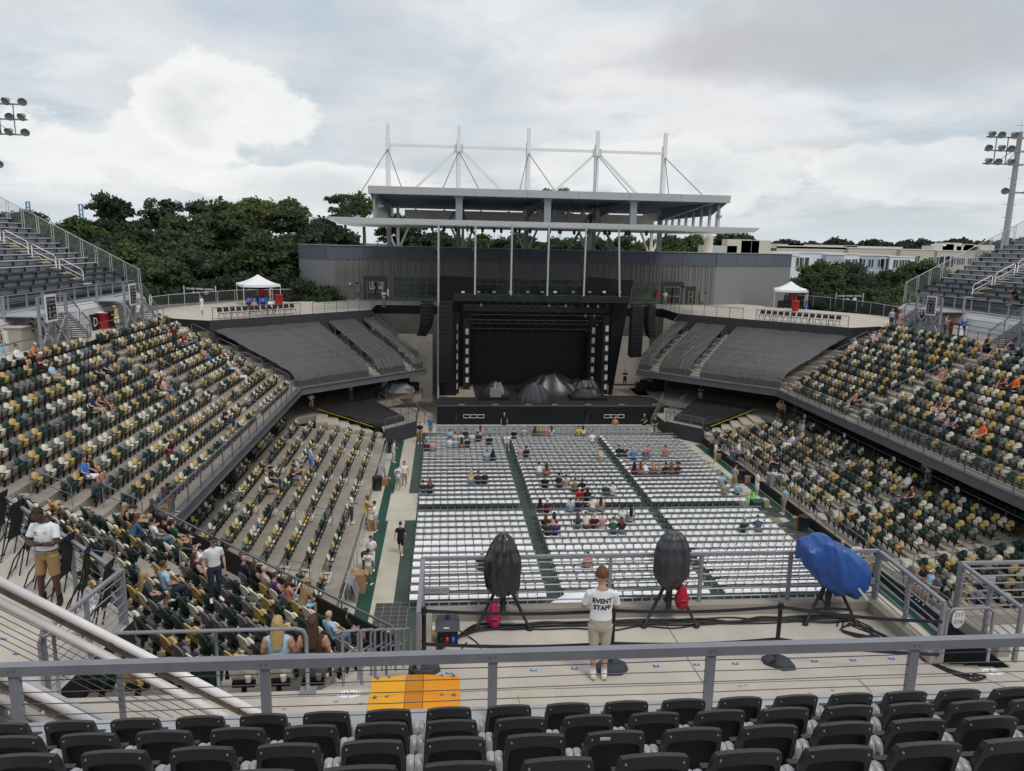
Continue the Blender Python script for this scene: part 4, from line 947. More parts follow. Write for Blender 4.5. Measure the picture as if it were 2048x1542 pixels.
for i, (px, py) in enumerate(((178, 1222), (187, 1216))):
 o = atz(px, py, ZC); t = thing('water_bottle', 'clear plastic water bottle on the walkway floor, %s of the pair' % ('left', 'right')[i], 'bottle', o, 'pair of water bottles')
 b = MB(); b.path([o, o+V(0, 0, .15), o+V(0, 0, .185), o+V(0, 0, .205)], [.033, .033, .018, .014], 10); b.build('body', 'bottle_clear', t, True)
 b = MB(); b.tube(o+V(0, 0, .205), o+V(0, 0, .225), .015, 8); b.build('cap', 'print_white', t)
 b = MB(); b.tube(o+V(0, 0, .07), o+V(0, 0, .13), .0335, 10, cap=False); b.build('label_band', 'stucco_blue', t)
for k in range(6):
 y = 10.9+1.15*k; z = ZC-.185*(y-10.2)/.34; t = thing('step_rail', 'grey square hoop rail on the steps left of the platform, %s from the walkway' % ('first', 'second', 'third', 'fourth', 'fifth', 'sixth')[k], 'handrail', (-1.1+.04*k, y, z), 'hoop rails on the platform steps')
 x = -1.55+.10*k; b = MB(); b.path([V(x, y, z-.1), V(x, y, z+.86), V(x+.04, y, z+.92), V(x+.24, y+.05, z+.92), V(x+.28, y+.05, z+.86), V(x+.28, y+.05, z-.1)], .026, 6); b.build('hoop', 'rail_near', t, True)
 b = MB(); b.tube((x-.02, y, z+.5), (x+.26, y+.1, z+.62), .018, 6); b.build('bar', 'rail_near', t, True)

# ------------------------------------------------------------------ balcony and concourse rails, covered seats
def bowl_rails():
 for nm, f, sg in SIDES:
  railing('balcony_rail', 'grey horizontal-bar railing along the edge of the %s balcony, bending towards the stage' % nm, [(*f((XL+.1, YN)), Z0), (*f((XL+.1, YF)), Z0), (*f((-1.6, 68.0)), Z0)], 1.05, 1.75, 8, 'rail_grey', .055, bar_r=.010, drop=.45)
  a, c = (*f((XL, YN)), Z0), (*f((-1.3, 19.05)), Z0)
  b = MB(); b.bar((a[0], a[1], Z0+.32), (c[0], c[1], Z0+.32), .06, .86); tag(b.build('corner_parapet', 'wall_black'), 'black solid parapet in front of the near %s corner seats' % nm, 'parapet')
  railing('corner_rail', 'grey rail on top of the black parapet of the near %s corner' % nm, [a, c], 1.0, 2.2, 1, 'rail_grey', .05, bar_r=.01)
  railing('concourse_rail', 'thin grey rail between the %s concourse and the top row of seats' % nm, [(*f((XL-10.9, 24.6)), ZC), (*f((XL-10.9, 46.6)), ZC)], .95, 2.0, 1, 'rail_grey', .045, bar_r=.012)
  railing('concourse_rail', 'thin grey rail on the %s concourse beyond the middle aisle' % nm, [(*f((XL-10.9, 48.6)), ZC), (*f((XL-10.9, 61.5)), ZC)], .95, 2.0, 1, 'rail_grey', .045, bar_r=.012)
  railing('terrace_rail', 'grey rail of the far %s terrace above the covered seats' % nm, [(*f((-18.4, 61.8)), ZC), (*f((-12.6, 67.6)), ZC)], 1.0, 1.6, 4, 'rail_grey', .05, bar_r=.01)
  railing('terrace_rail', 'grey rail of the far %s terrace between the two covered stairs' % nm, [(*f((-11.7, 68.5)), ZC), (*f((-8.9, 71.3)), ZC)], 1.0, 1.4, 4, 'rail_grey', .05, bar_r=.01)
  railing('terrace_rail', 'grey rail in front of the building on the %s' % nm, [(*f((-8.0, 72.2)), ZC), (*f((-7.0, 73.2)), ZC), (*f((-7.0, 79.0)), ZC), (*f((1.5, 79.0)), ZC)], 1.0, 1.5, 5, 'rail_grey', .05, bar_r=.01)
  railing('end_stair_rail', 'steep grey railing at the stage end of the %s covered rows' % nm, [(*f((-1.75, 67.9)), Z0), (*f((-6.9, 73.1)), Z0+3.6)], 1.05, 1.4, 7, 'rail_grey', .05, bar_r=.01)
  railing('lower_rail', 'grey rail at the back of the %s lower stand, in front of the shaded tables' % nm, [(*f((-12.25, 26)), 1.72), (*f((-12.25, 58.1)), 1.72)], 1.0, 2.0, 2 if sg < 0 else 5, 'rail_grey', .05, bar_r=.01)
  railing('lower_ramp_rail', 'grey horizontal-bar rail on the dark wall below the %s low cover' % nm, [(*f((-4.5, 57.2)), 1.1), (*f((-2.2, 59.9)), 1.1)], 1.0, 1.3, 6, 'rail_grey', .05, bar_r=.01)
  railing('lower_ramp_rail', 'grey horizontal-bar rail of the ramp beside the stage on the %s' % nm, [(*f((-2.2, 59.9)), 1.1), (*f((-6.3, 66.2)), 1.72)], 1.0, 1.3, 7, 'rail_grey', .05, bar_r=.01)
  railing('stage_stair_rail', 'grey rail of the stairs climbing to the stage on the %s' % nm, [(*f((-1.0, 60.2)), .3), (*f((-3.2, 64.4)), 1.75)], 1.0, 1.2, 7, 'rail_grey', .05, bar_r=.01)
  if sg < 0:
   railing('front_rail', 'grey rail on the low black wall at the foot of the right lower stand', [(*f((-4.52, 20)), .55), (*f((-4.52, 56.8)), .55)], .95, 2.1, 1, 'rail_grey', .045, bar_r=.012)
  else:
   for k in range(11):
    y0 = 27.5+2.45*k
    if 6 <= k <= 7: continue
    railing('crowd_barrier', 'silver crowd barrier along the left lower stand, %s from the camera' % ordn(k+1), [(-4.15, y0, .01), (-4.15, y0+2.3, .01)], 1.05, 1.15, 0, 'rail_light', .04, group='crowd barriers along the left lower stand', sq=False, cat='barrier')
  for k in range(5):
   x, y = f((-12.1, 31.5+6.0*k)); t = thing('round_marker', 'round white marker on a post behind the %s lower stand, %s from the camera' % (nm, ordn(k+1)), 'sign', (x, y, 1.72), 'round markers behind the lower stands')
   b = MB(); b.tube((x, y, 1.72), (x, y, 2.62), .02, 6); b.build('post', 'rail_grey', t)
   b = MB(); b.tube((x+.01*sg, y, 2.7), (x+.05*sg, y, 2.7), .17, 14); b.build('disc', 'sign_white', t)
bowl_rails()
def cover(name, label, P, nu, nv, m, amp, seed, ripple=0.0):
 """wrinkled sheet over rows; P(s,t) gives the base point"""
 rr = random.Random(seed); w = [(rr.uniform(2, 14), rr.uniform(2, 10), rr.uniform(0, 6.28), rr.uniform(.3, 1)) for _ in range(12)]
 rad = [(rr.uniform(.0, 1), rr.uniform(0, .25), rr.randint(9, 20), rr.uniform(.25, .5)) for _ in range(3)]
 rows = []
 for j in range(nv+1):
  row = []
  for i in range(nu+1):
   s, t = i/nu, j/nv; p = V(*P(s, t)); h = 0
   for a, c, ph, g in w: h += amp*.35*g*(abs(math.sin(a*s*1.7+c*t+ph))-.6)
   for cs, ct, n_, r_ in rad:       # gathered folds radiating from pinned points
    dx, dy = s-cs, t-ct; q = math.hypot(dx, dy)
    if q < r_: h += amp*.9*abs(math.sin(math.atan2(dy, dx)*n_))*(1-q/r_)*min(1, q/.06)
   h += ripple*math.cos(2*math.pi*t*8)
   p.z += h; row.append(p)
  rows.append(row)
 b = MB(); b.grid(rows, 0)
 edge = rows[0]; b.grid([[V(p.x, p.y, p.z-.7) for p in edge], edge], 0)
 o = b.build(name, m, None, True); return tag(o, label, 'cover')
def covers():
 for nm, f, sg in SIDES:
  A3 = V(*f((XL, YF)), 0); u3 = V(Q*sg, Q, 0); n3 = V(-Q*sg, Q, 0)
  for i, (s0, s1, m0) in enumerate(((.2, 7.2, 1), (8.2, 11.3, 0), (12.2, 13.5, 0))):
   def P(s, t, s0=s0, s1=s1, m0=m0):
    d = .35+6.95*t; a = s0-(T22*d*1.0 if m0 else 0); p = A3+u3*(a+(s1-a)*s)+n3*d; return (p.x, p.y, Z0+.82+RISE*d/PITCH_R-(.5*max(0, .08-t)/.08))
   cover('seat_cover', ('wide', 'middle', 'narrow')[i]+' dark grey sheet over the %s corner seats, %s' % (nm, ('next to the open seats', 'between the two stairs', 'by the stage')[i]), P, 70 if i == 0 else 40, 70, 'tarp_grey', .075, 20+i+(5 if sg < 0 else 0), .022)
  for s in (7.7, 11.75):
   b = MB()
   for k in range(1, 17):
    c = A3+u3*s+n3*(k*.45-.22)+V(0, 0, Z0+k*RISE/2-.1); b.obox(c, u3*.42, n3*.225, V(0, 0, .1))
   struct(b.build('covered_stair_'+nm, 'concrete_step'))
   for k in (.4, 2.4, 4.4, 6.4):
    handrail((A3.x, A3.y), (u3.x, u3.y), (n3.x, n3.y), s+.25, k, k+1.2, PITCH_R, Z0, RISE, 'pipe handrail on the %s stair through the %s dark sheets' % ('wider' if s < 9 else 'stage-side', nm), HR)
  TL, TR, BR, BL = [V(*f(p)) for p in ((-10.1, 60.6, 2.25), (-6.5, 64.8, 2.25), (-3.2, 60.9, 1.35), (-5.4, 58.3, 1.3))]
  if sg < 0: TL, TR, BR, BL = TR, TL, BL, BR
  def P2(s, t): return tuple(lerp(lerp(BL, BR, s), lerp(TL, TR, s), t))
  cover('low_cover', 'shiny black sheet with yellow edge over the low corner at stage %s' % nm, P2, 50, 40, 'tarp_low', .06, 31 if sg > 0 else 32)
  e0, e1 = (BL, TL) if sg > 0 else (BR, TR); b = MB(); b.bar(e0+V(-.05*sg, -.05, -.12), e1+V(-.05*sg, -.05, -.12), .03, .03); tag(b.build('yellow_edge', 'signal_yellow'), 'yellow tape along the edge of the low black sheet on the %s' % nm, 'tape')
  b = MB(); q = [f(p) for p in ((-5.4, 57.6), (-12.2, 58.1), (-12.2, 58.3), (-6.5, 64.5))]
  for k in range(6):          # curved steps beside the cover
   a_, c_ = V(*f((-4.9-.9*k, 57.5+.05*k)), 0), V(*f((-5.6-.85*k, 58.6+.45*k)), 0); b.bar(a_+V(0, 0, .35+.2*k), c_+V(0, 0, .35+.2*k), .9, .7+.0*k)
  struct(b.build('corner_steps_'+nm, 'concrete_step'))
covers()

# ------------------------------------------------------------------ stage
SX0, SX1, SY, SZ = -.55, 19.6, 63.9, 1.7
def stage():
 t = thing('stage', 'black concert stage with cloth skirt and white equipment sketch marks', 'stage', (9.5, SY, 0))
 b = MB(); b.box(SX0, SX1, SY, 78.5, SZ-.15, SZ); b.build('deck', 'stage_deck', t)
 b = MB(); n = 120
 rows = [[V(SX0+(SX1-SX0)*i/n, SY-.03+.03*math.sin(i*1.3)*(1-j), SZ*j-.0) for i in range(n+1)] for j in (0, 1)]; b.grid([[V(p.x, p.y, max(.01, p.z-.15 if p.z > .5 else p.z)) for p in r_] for r_ in rows]); b.build('skirt', 'drape_black', t, True)
 b = MB(); b.box(SX0, SX1, SY-.04, SY+.02, SZ-.05, SZ+.01); b.build('edge_strip', 'rail_grey', t)
 b = MB(); b.box(SX0, 2.9, 67.5, 73.4, SZ, SZ+.02); b.box(15, SX1+.0, 68.5, 73.4, SZ, SZ+.02); b.build('wood_floor', 'stage_wood', t)
 for x0 in (1.75, 14.2):
  for k in range(3):
   m = MB(); a = x0+.62*k
   for (p, q) in (((a, .62), (a+.55, .62)), ((a, .90), (a+.55, .90)), ((a, .62), (a, .90)), ((a+.55, .62), (a+.55, .90))): m.bar((p[0], SY-.09, p[1]), (q[0], SY-.09, q[1]), .03, .05, up=(0, 1, 0))
   m.build('printed_frame', 'print_white', t)
 b = MB(); b.poly([V(1.15+.2*math.cos(a), SY-.085, .72+.34*math.sin(a)) for a in np.linspace(0, 2*math.pi, 14, endpoint=False)]); b.build('dark_emblem', 'sign_black', t)
 b = MB(); b.bar((12.6, SY-.085, .15), (12.75, SY-.085, .95), .1, .02)
 for a in (20, 60, 110, 150, 195, 345): b.bar((12.75, SY-.088, 1.0), (12.75+.42*math.cos(R(a)), SY-.088, 1.0+.34*math.sin(R(a))), .02, .12, up=(0, 1, 0))
 b.build('palm_emblem', 'bin_blue', t)
 for k, px in enumerate((923, 990, 1057, 1110, 1176, 1243, 1310)):
  o = atz(px, 810, SZ); m = thing('floor_monitor', 'small dark wedge with pale front on the stage lip, %s from the left' % ('first', 'second', 'third', 'fourth', 'fifth', 'sixth', 'seventh')[k], 'monitor', o, 'wedges along the stage lip')
  b = MB(); b.hexa([o+V(x, y, z) for x, y, z in ((-.3, -.02, .01), (.3, -.02, .01), (.3, .35, .01), (-.3, .35, .01), (-.3, .06, .16), (.3, .06, .16), (.3, .3, .22), (-.3, .3, .22))]); b.build('case', 'speaker_black', m)
  b = MB(); b.obox(o+V(0, -.01, .05), (.27, 0, 0), (0, .006, 0), (0, .01, .03)); b.build('front_strip', 'clad_light', m)
 t = thing('led_wall', 'large blank black video wall at the back of the stage', 'video wall', (8.6, 74, SZ))
 b = MB(); b.box(2.84, 14.4, 74, 74.3, 2.33, 7.0); b.build('panel', 'led_black', t)
 b = MB(); b.box(2.5, 14.8, 73.9, 74.35, SZ, 2.33); b.build('plinth', 'stage_black', t)
 def drape(lb, pts, y, depth=.25):
  b = MB(); n = 26; P0, P1, P2, P3 = [V(*p) for p in pts]    # bl, br, tr, tl in x,z
  rows = [[V(*(lerp(lerp((P0.x, 0, P0.y), (P1.x, 0, P1.y), i/n), lerp((P3.x, 0, P3.y), (P2.x, 0, P2.y), i/n), j/8)))+V(0, y+.05*math.sin(i*2.2), 0) for i in range(n+1)] for j in range(9)]
  b.grid(rows); b.grid([[p+V(0, depth, 0) for p in r_[::-1]] for r_ in rows]); tag(b.build('drape', 'drape_black', None, True), lb, 'drape')
 drape('black drape behind the video wall', ((-.6, SZ), (17.6, SZ), (17.6, 10.2), (-.6, 10.2)), 75.5)
 drape('tall black drape at the left of the stage opening', ((-.5, SZ), (1.2, SZ), (1.2, 12.3), (-.5, 12.3)), 68.2)
 drape('short black drape above the left speakers', ((-.4, 10.9), (2.9, 10.9), (2.9, 12.5), (-.4, 12.6)), 70.0)
 drape('black drape at upper right of the stage roof with slanting edge', ((12.6, 10.9), (16.9, 10.6), (17.45, 12.5), (12.6, 12.85)), 68.4)
 drape('tall black drape at the right of the stage opening', ((15.6, SZ), (15.9, SZ), (17.35, 12.2), (15.6, 12.2)), 68.6)
 drape('inner black drape right of the video wall', ((14.5, SZ), (15.7, SZ), (15.7, 10.2), (14.5, 10.2)), 72.6)
 drape('inner black drape left of the video wall', ((1.0, SZ), (2.7, SZ), (2.7, 10.2), (1.0, 10.2)), 72.6)
 def truss(lb, x0, x1, y, z, h=.55, solid=False):
  t = thing('truss', lb, 'truss', (x0, y, z), 'black trusses over the stage'); c = MB()
  for dy in (-h/2, h/2):
   for dz in (-h/2, h/2): c.tube((x0, y+dy, z+dz), (x1, y+dy, z+dz), .035, 5)
  stuff(c.build('chords', 'truss_black', t)); d = MB(); n = int((x1-x0)/.6)
  for k in range(n):
   a, e = x0+(x1-x0)*k/n, x0+(x1-x0)*(k+1)/n; s = 1 if k % 2 else -1; d.tube((a, y-h/2, z+s*h/2), (e, y-h/2, z-s*h/2), .02, 4); d.tube((a, y-h/2*s, z-h/2), (e, y+h/2*s, z-h/2), .02, 4)
  stuff(d.build('lattice', 'truss_black', t))
  if solid: b = MB(); b.box(x0, x1, y-h/2-.06, y-h/2-.03, z-h/2-.02, z+h/2+.02); b.build('front_cover', 'truss_black', t)
  return t
 truss('long black header truss across the front of the stage roof', .9, 16.9, 68, 10.78, .56, True)
 truss('second black lighting truss below the header', 1.8, 15.8, 69.5, 9.7, .5, True)
 truss('third black lighting truss above the video wall', 2.3, 15.2, 71.2, 8.7, .5)
 truss('fourth black lighting truss just above the video wall', 2.5, 14.9, 72.8, 7.7, .5)
 for k, px in enumerate((926, 957, 988, 1021, 1055, 1084, 1110, 1146, 1179, 1208, 1239)):
  o = aty(px, 584, 68); t = thing('truss_light', 'small light with pale lens on the header truss, %s from the left' % ordn(k+1), 'light', o-V(0, 0, .1), 'lights on top of the header truss')
  b = MB(); b.box(o.x-.17, o.x+.17, 67.9, 68.2, o.z-.14, o.z+.12); b.build('case', 'speaker_black', t); b = MB(); b.box(o.x-.14, o.x+.14, 67.87, 67.9, o.z-.08, o.z+.09); b.build('lens', 'blinder_white' if k % 3 == 0 else 'clad_light', t)
 rr = random.Random(6)
 for row, (y, z, n) in enumerate(((68.0, 10.22, 17), (69.5, 9.2, 16), (71.2, 8.2, 15), (72.8, 7.3, 15))):
  for k in range(n):
   x = 2.6+12.2*k/(n-1)+rr.uniform(-.15, .15); t = thing('moving_light', 'black moving light under the %s truss, %s from the left' % (('header', 'second', 'third', 'fourth')[row], ordn(k+1)), 'light', (x, y, z), 'moving lights under the trusses')
   b = MB(); b.box(x-.14, x+.14, y-.12, y+.12, z+.05, z+.2); b.build('yoke_base', 'speaker_black', t); b = MB(); b.ell((x, y-.05, z-.1), .12, .15, .17, 8, 6); b.build('head', 'clad_light' if rr.random() < (.4 if row == 0 else .08) else 'truss_black', t, True)
 for i, (px, Y, y0, y1, n, lb) in enumerate(((912, 69.0, 653, 772, 7, 'outer left'), (934, 71.0, 663, 759, 6, 'inner left'), (1187, 71.0, 661, 758, 6, 'inner right'), (1214, 69.0, 657, 773, 7, 'outer right'))):
  a, c = aty(px, y0, Y), aty(px+(0 if i < 2 else -3), y1, Y); t = thing('light_tower', 'black light tower with a column of white square blinders, %s' % lb, 'light tower', (a.x, Y, SZ), 'light towers beside the video wall')
  b = MB(); b.box(a.x-.32, a.x+.32, Y+.02, Y+.3, SZ, a.z+1.2); b.build('tower', 'truss_black', t)
  for k in range(n):
   p = lerp(a, c, k/(n-1)); b = MB(); b.box(p.x-.14, p.x+.14, Y-.08, Y+.02, p.z-.27, p.z+.27); b.build('blinder', 'blinder_white', t)
   if k < n-1: q = lerp(a, c, (k+.5)/(n-1)); b = MB(); b.ell((q.x, Y-.08, q.z), .18, .14, .2, 8, 6); b.build('lamp', 'speaker_black', t, True)
 def array(lb, x, y, ztop, n, w, h, curve, yaw):
  t = thing('line_array', lb, 'speaker', (x, y, ztop), 'hanging line array speakers')
  c, s = math.cos(R(yaw)), math.sin(R(yaw)); p = V(x, y, ztop); tilt = 0
  b = MB(); b.obox(p+V(0, 0, .15), V(c, s, 0)*w*.5, V(-s, c, 0)*.3, V(0, 0, .08)); b.build('fly_frame', 'truss_black', t)
  for k in range(n):
   tilt = R(curve)*(k/(n-1))**2; dn = V(-s*math.sin(-tilt), c*math.sin(tilt)*1, -math.cos(tilt)) if 0 else V(s*math.sin(tilt), -c*math.sin(tilt)*-1, -math.cos(tilt))
   fw = V(s, -c, 0)*math.cos(tilt)+V(0, 0, -math.sin(tilt)); q = p+dn*h*.5
   b = MB(); b.obox(q, V(c, s, 0)*w/2, fw*.28, dn*(h*.5-.012)); b.build('cabinet', 'speaker_black', t); p = p+dn*h
  return t
 array('long straight line array speaker hanging left of the stage opening', .2, 66.4, 10.3, 19, 1.15, .37, 12, 0)
 array('shorter curved line array speaker hanging at the far left', -1.45, 66.8, 10.25, 9, 1.1, .33, 48, -35)
 array('long line array speaker hanging right of the stage', 17.35, 66.4, 10.3, 13, 1.15, .36, 22, 12)
 array('second line array speaker hanging at the far right', 18.8, 67.4, 10.3, 9, 1.1, .34, 35, 40)
 def heap(lb, c, rx, ry, h, seed, m='tarp_gear', nu=72, nv=26, top=.3):
  rows = []
  for j in range(nv+1):
   s = j/nv; q = 1-(1-top)*s**.85; row = []
   for i in range(nu):
    a = 2*math.pi*i/nu; ca, sa = math.cos(a), math.sin(a); w = .17*crease((ca*1.5, sa*1.5, s*.2), 1.7, seed, 2)*(1-.5*s)
    zz = h*(s**.62)*(1+.22*mn.noise(V(ca*1.2, sa*1.2, seed*3.3)))
    row.append(V(c[0]+rx*(q+w)*ca, c[1]+ry*(q+w)*sa, c[2]+max(zz, .0)))
   rows.append(row)
  b = MB(); b.grid(rows, 0, True); b.poly(rows[-1]); return tag(b.build('covered_gear', m, None, True), lb, 'covered gear', 'band equipment under plastic sheets')
 heap('tall heap of band gear under black plastic at centre stage', (10.2, 70.0, SZ), 3.4, 1.9, 1.75, 1)
 heap('drum riser under dark plastic in front of the heap', (8.2, 66.2, SZ), 1.55, 1.2, 1.55, 2, 'bag_grey', top=.45)
 heap('low heap of gear under black plastic at left of centre', (4.9, 68.4, SZ), 1.5, 1.1, 1.25, 3)
 heap('low riser under black plastic right of centre', (13.2, 67.0, SZ), 1.6, .9, .95, 4, top=.6)
 heap('long heap of gear under black plastic at right of centre', (13.3, 69.6, SZ), 2.0, 1.2, 1.35, 5, top=.5)
 t = thing('clear_wrapped_amp', 'amplifier wrapped in clear plastic at the left of the gear', 'amplifier', (4.6, 66.6, SZ)); b = MB(); b.box(4.2, 5.2, 66.3, 66.9, SZ+.25, SZ+1.0); b.build('case', 'clad_light', t); b = MB(); b.box(3.2, 5.9, 66, 67.2, SZ, SZ+.25); b.build('riser', 'stage_black', t)
 b = MB(); b.box(11.6, 14.9, 66.0, 67.9, SZ, SZ+.26); tag(b.build('low_riser', 'stage_black'), 'low black riser under the right covered gear', 'riser')
 for k in range(16):
  x0 = -.62+1.105*k; t = thing('barricade_panel', 'grey steel barricade panel before the stage, %s from the left' % ordn(k+1), 'barricade', (x0, 58.9, 0), 'barricade panels in front of the stage')
  b = MB(); b.box(x0+.04, x0+1.06, 58.9, 58.915, .12, 1.08); b.build('sheet', 'rail_light', t)
  for (p, q) in (((x0+.02, .02), (x0+.02, 1.12)), ((x0+1.08, .02), (x0+1.08, 1.12)), ((x0, 1.12), (x0+1.1, 1.12)), ((x0+.02, .12), (x0+1.08, .12))):
   b = MB(); b.bar((p[0], 58.87, p[1]), (q[0], 58.87, q[1]), .04, .04, up=(0, 1, 0)); b.build('frame_bar', 'rail_light', t)
  b = MB()
  for (a, z, w, h) in ((.18, .72, .26, .2), (.62, .72, .26, .2), (.18, .3, .26, .24), (.62, .3, .26, .24)): b.box(x0+a, x0+a+w, 58.885, 58.9, z, z+h)
  stuff(b.build('cut_outs', 'steel_grey', t))
 for k, px in enumerate((877, 951, 1024, 1098, 1172, 1245)):
  a = aty(px, 468, 67.0); zb = SZ if k == 0 else 11.1; b = MB(); b.tube((a.x, 67, zb), (a.x-(.35 if k == 5 else 0), 67, 17.3), .085, 8); tag(b.build('rig_pipe', 'rail_light'), 'thin grey pipe from the lower canopy to the stage rig, %s from the left' % ('first', 'second', 'third', 'fourth', 'fifth', 'sixth')[k], 'pipe', 'pipes below the lower canopy')
 for k in range(22):
  x = -1+19.5*k/21+rr.uniform(-.4, .4); y = 67.5+rr.uniform(0, 5); zb = rr.choice((15.6, 14.6, 12.4)); t = thing('chain_hoist', 'black chain hoist below the lower canopy, %s from the left' % ordn(k+1), 'hoist', (x, y, zb), 'chain hoists below the lower canopy')
  b = MB(); b.tube((x, y, zb), (x, y, 17.2), .018, 4); b.build('chain', 'truss_black', t); b = MB(); b.box(x-.12, x+.12, y-.1, y+.1, 16.6, 17.0); b.build('motor', 'truss_black', t)
 o = V(-3.9, 67.2, 1.72); t = thing('wrapped_crate', 'brown crate under a grey-white sheet beside the stage at left', 'crate', o); b = MB(); b.box(o.x-1.3, o.x+1.2, o.y-.7, o.y+.7, o.z, o.z+.95); b.build('crate', 'rust', t)
 sh = heap('x', (o.x-.2, o.y, o.z+.55), 1.5, .95, .75, 8, 'clad_light', top=.6); tag(sh, 'grey-white sheet over the brown crate beside the stage', 'sheet'); del sh['group']
 for nm, f, sg in SIDES:
  for k in range(6):
   x, y = f((-4.9+.75*k*.6, 70.5+rr.uniform(-.6, .6))); h = rr.uniform(.8, 1.5); b = MB(); b.box(x-.35, x+.35, y-.3, y+.3, 1.72, 1.72+h); tag(b.build('flight_case', 'speaker_black'), 'black flight case beside the stage on the %s, %s from the outside' % (nm, ordn(k+1)), 'case', 'flight cases beside the stage')
stage()

# ------------------------------------------------------------------ building behind the stage, roof canopy
def building():
 t = thing('event_building', 'grey ribbed metal building with glazed bays and blue-grey parapet behind the stage', 'building', (9.2, 85, ZC))
 Y = 85.0; x0, x1 = -12.8, 31.2; zb, zp, zt = 8.6, 13.55, 15.05
 wl, wr = (-16.4, 88.2), (43.2, 91.5)
 b = MB(); b.poly([(x0, Y, zb), (x1, Y, zb), (x1, Y, zp), (x0, Y, zp)]); b.build('wall', 'clad_grey', t)
 b = MB(); b.prism([(x0, Y+.1), (x1, Y+.1), wr, (40, 118), (-14, 118), wl], zb, 14.75); b.build('roof', 'roof_flat', t)
 rr = random.Random(8); rib = MB(); x = x0+.1
 while x < x1-.1:
  w = rr.choice((.06, .08, .14, .22)); rib.box(x, x+w, Y-.07, Y+.01, zb, zp); x += w+rr.choice((.12, .18, .3, .45))
 stuff(rib.build('wall_ribs', 'clad_grey', t))
 for p, q, nm in ((wl, (x0, Y), 'left'), ((x1, Y), wr, 'right')):
  n = 2 if nm == 'left' else 4
  for k in range(n):
   a, c = lerp((*p, 0), (*q, 0), k/n), lerp((*p, 0), (*q, 0), (k+1)/n); b = MB(); b.bar((a.x, a.y, (zb+zp)/2), (c.x, c.y, (zb+zp)/2), .06, zp-zb); b.build('wing_panel', 'clad_light', t)
   d = (c-a)*.006; b = MB(); b.bar((a.x+d.x, a.y+d.y-.03, (zp+zt)/2), (c.x-d.x, c.y-d.y-.03, (zp+zt)/2), .12, zt-zp); b.build('parapet_panel', 'parapet_blue', t)
 n = 11
 for k in range(n):
  a, c = x0+(x1-x0)*k/n, x0+(x1-x0)*(k+1)/n-.03; b = MB(); b.box(a, c, Y-.09, Y+.05, zp, zt); b.build('parapet_panel', 'parapet_blue', t)
 b = MB(); b.bar((x0, Y-.02, zt+.03), (x1, Y-.02, zt+.03), .35, .06); b.bar((*wl, zt+.03), (x0, Y, zt+.03), .35, .06); b.bar((x1, Y, zt+.03), (*wr, zt+.03), .35, .06); b.build('parapet_cap', 'cap_light', t)
 def X(px, py=580): return aty(px, py, Y).x
 def window(a, c, z0, z1, nx, split):
  w = MB(); w.box(a, c, Y-.055, Y-.02, z0, z1); f = w.build('window', 'frame_bronze', t)
  for i in range(nx):
   l, r_ = a+(c-a)*i/nx+.06, a+(c-a)*(i+1)/nx-.03
   for (u, v) in ((z0+.08, split-.04), (split+.04, z1-.06)):
    p = MB(); p.box(l, r_, Y-.09, Y-.05, u, v); p.build('pane', 'glass_green', f)
 window(X(786), X(874), 9.35, 11.78, 4, 11.2); window(X(950), X(1166), 9.35, 11.78, 10, 11.1); window(X(1264), X(1316), 9.35, 11.7, 3, 11.05)
 def door(a, c, z1, leaves, lb=None):
  w = MB(); w.box(a, c, Y-.10, Y-.02, ZC, z1); f = w.build('door', 'door_dark', t)
  if lb: f['label'] = lb
  n = leaves
  for i in range(n):
   l, r_ = a+.35+(c-a-.7)*i/n, a+.35+(c-a-.7)*(i+1)/n
   m = MB()
   for (p, q) in (((l, ZC), (l, z1-.6)), ((r_, ZC), (r_, z1-.6)), ((l, z1-.6), (r_, z1-.6)), ((l, ZC+.95), (r_, ZC+.95)), ((l, ZC+.08), (r_, ZC+.08))): m.bar((p[0], Y-.13, p[1]), (q[0], Y-.13, q[1]), .10, .06, up=(0, 1, 0))
   m.build('door_frame', 'frame_bronze', f); m = MB(); m.tube(((l+r_)/2+.2, Y-.2, ZC+.85), ((l+r_)/2+.2, Y-.2, ZC+1.25), .02, 6); m.build('handle', 'rail_light', f)
  return f
 d = door(X(728), X(775), 11.78, 2, 'recessed glass door with blue-white lettering')
 cx = (X(728)+X(775))/2+.1
 for s, z, dx in (('LE', 10.95, -.52), ('US', 10.95, .52), ('LO', 10.5, -.46), ('VE', 10.5, .46)): text_on(s, .5, (cx+dx, Y-.17, z), (1, 0, 0), (0, 0, 1), 'print_white' if z < 10.7 else 'stucco_blue', t, bold=.02)
 door(X(1322), X(1366), 11.7, 2); door(X(1371), X(1391), 11.2, 1)
 for (px, py, w, h, m) in ((716, 577, .55, 1.0, 'box_tan'), (1404, 592, .5, 1.3, 'box_tan'), (715, 600, .4, .35, 'box_beige'), (776, 585, .22, .8, 'canvas_white'), (1314, 588, .22, .8, 'cooler_red'), (697, 600, .15, .2, 'print_white')):
  o = aty(px, py, Y-.2); m_ = MB(); m_.box(o.x-w/2, o.x+w/2, Y-.3, Y-.08, o.z-h/2, o.z+h/2); m_.build('wall_box', m, t)
 for px, py in ((700, 568), (714, 567), (1367, 573), (1410, 585)): o = aty(px, py, Y-.2); m_ = MB(); m_.ell((o.x, Y-.2, o.z), .14, .12, .14, 8, 6); m_.build('wall_lamp', 'print_white' if px == 700 else 'ink_black', t, True)
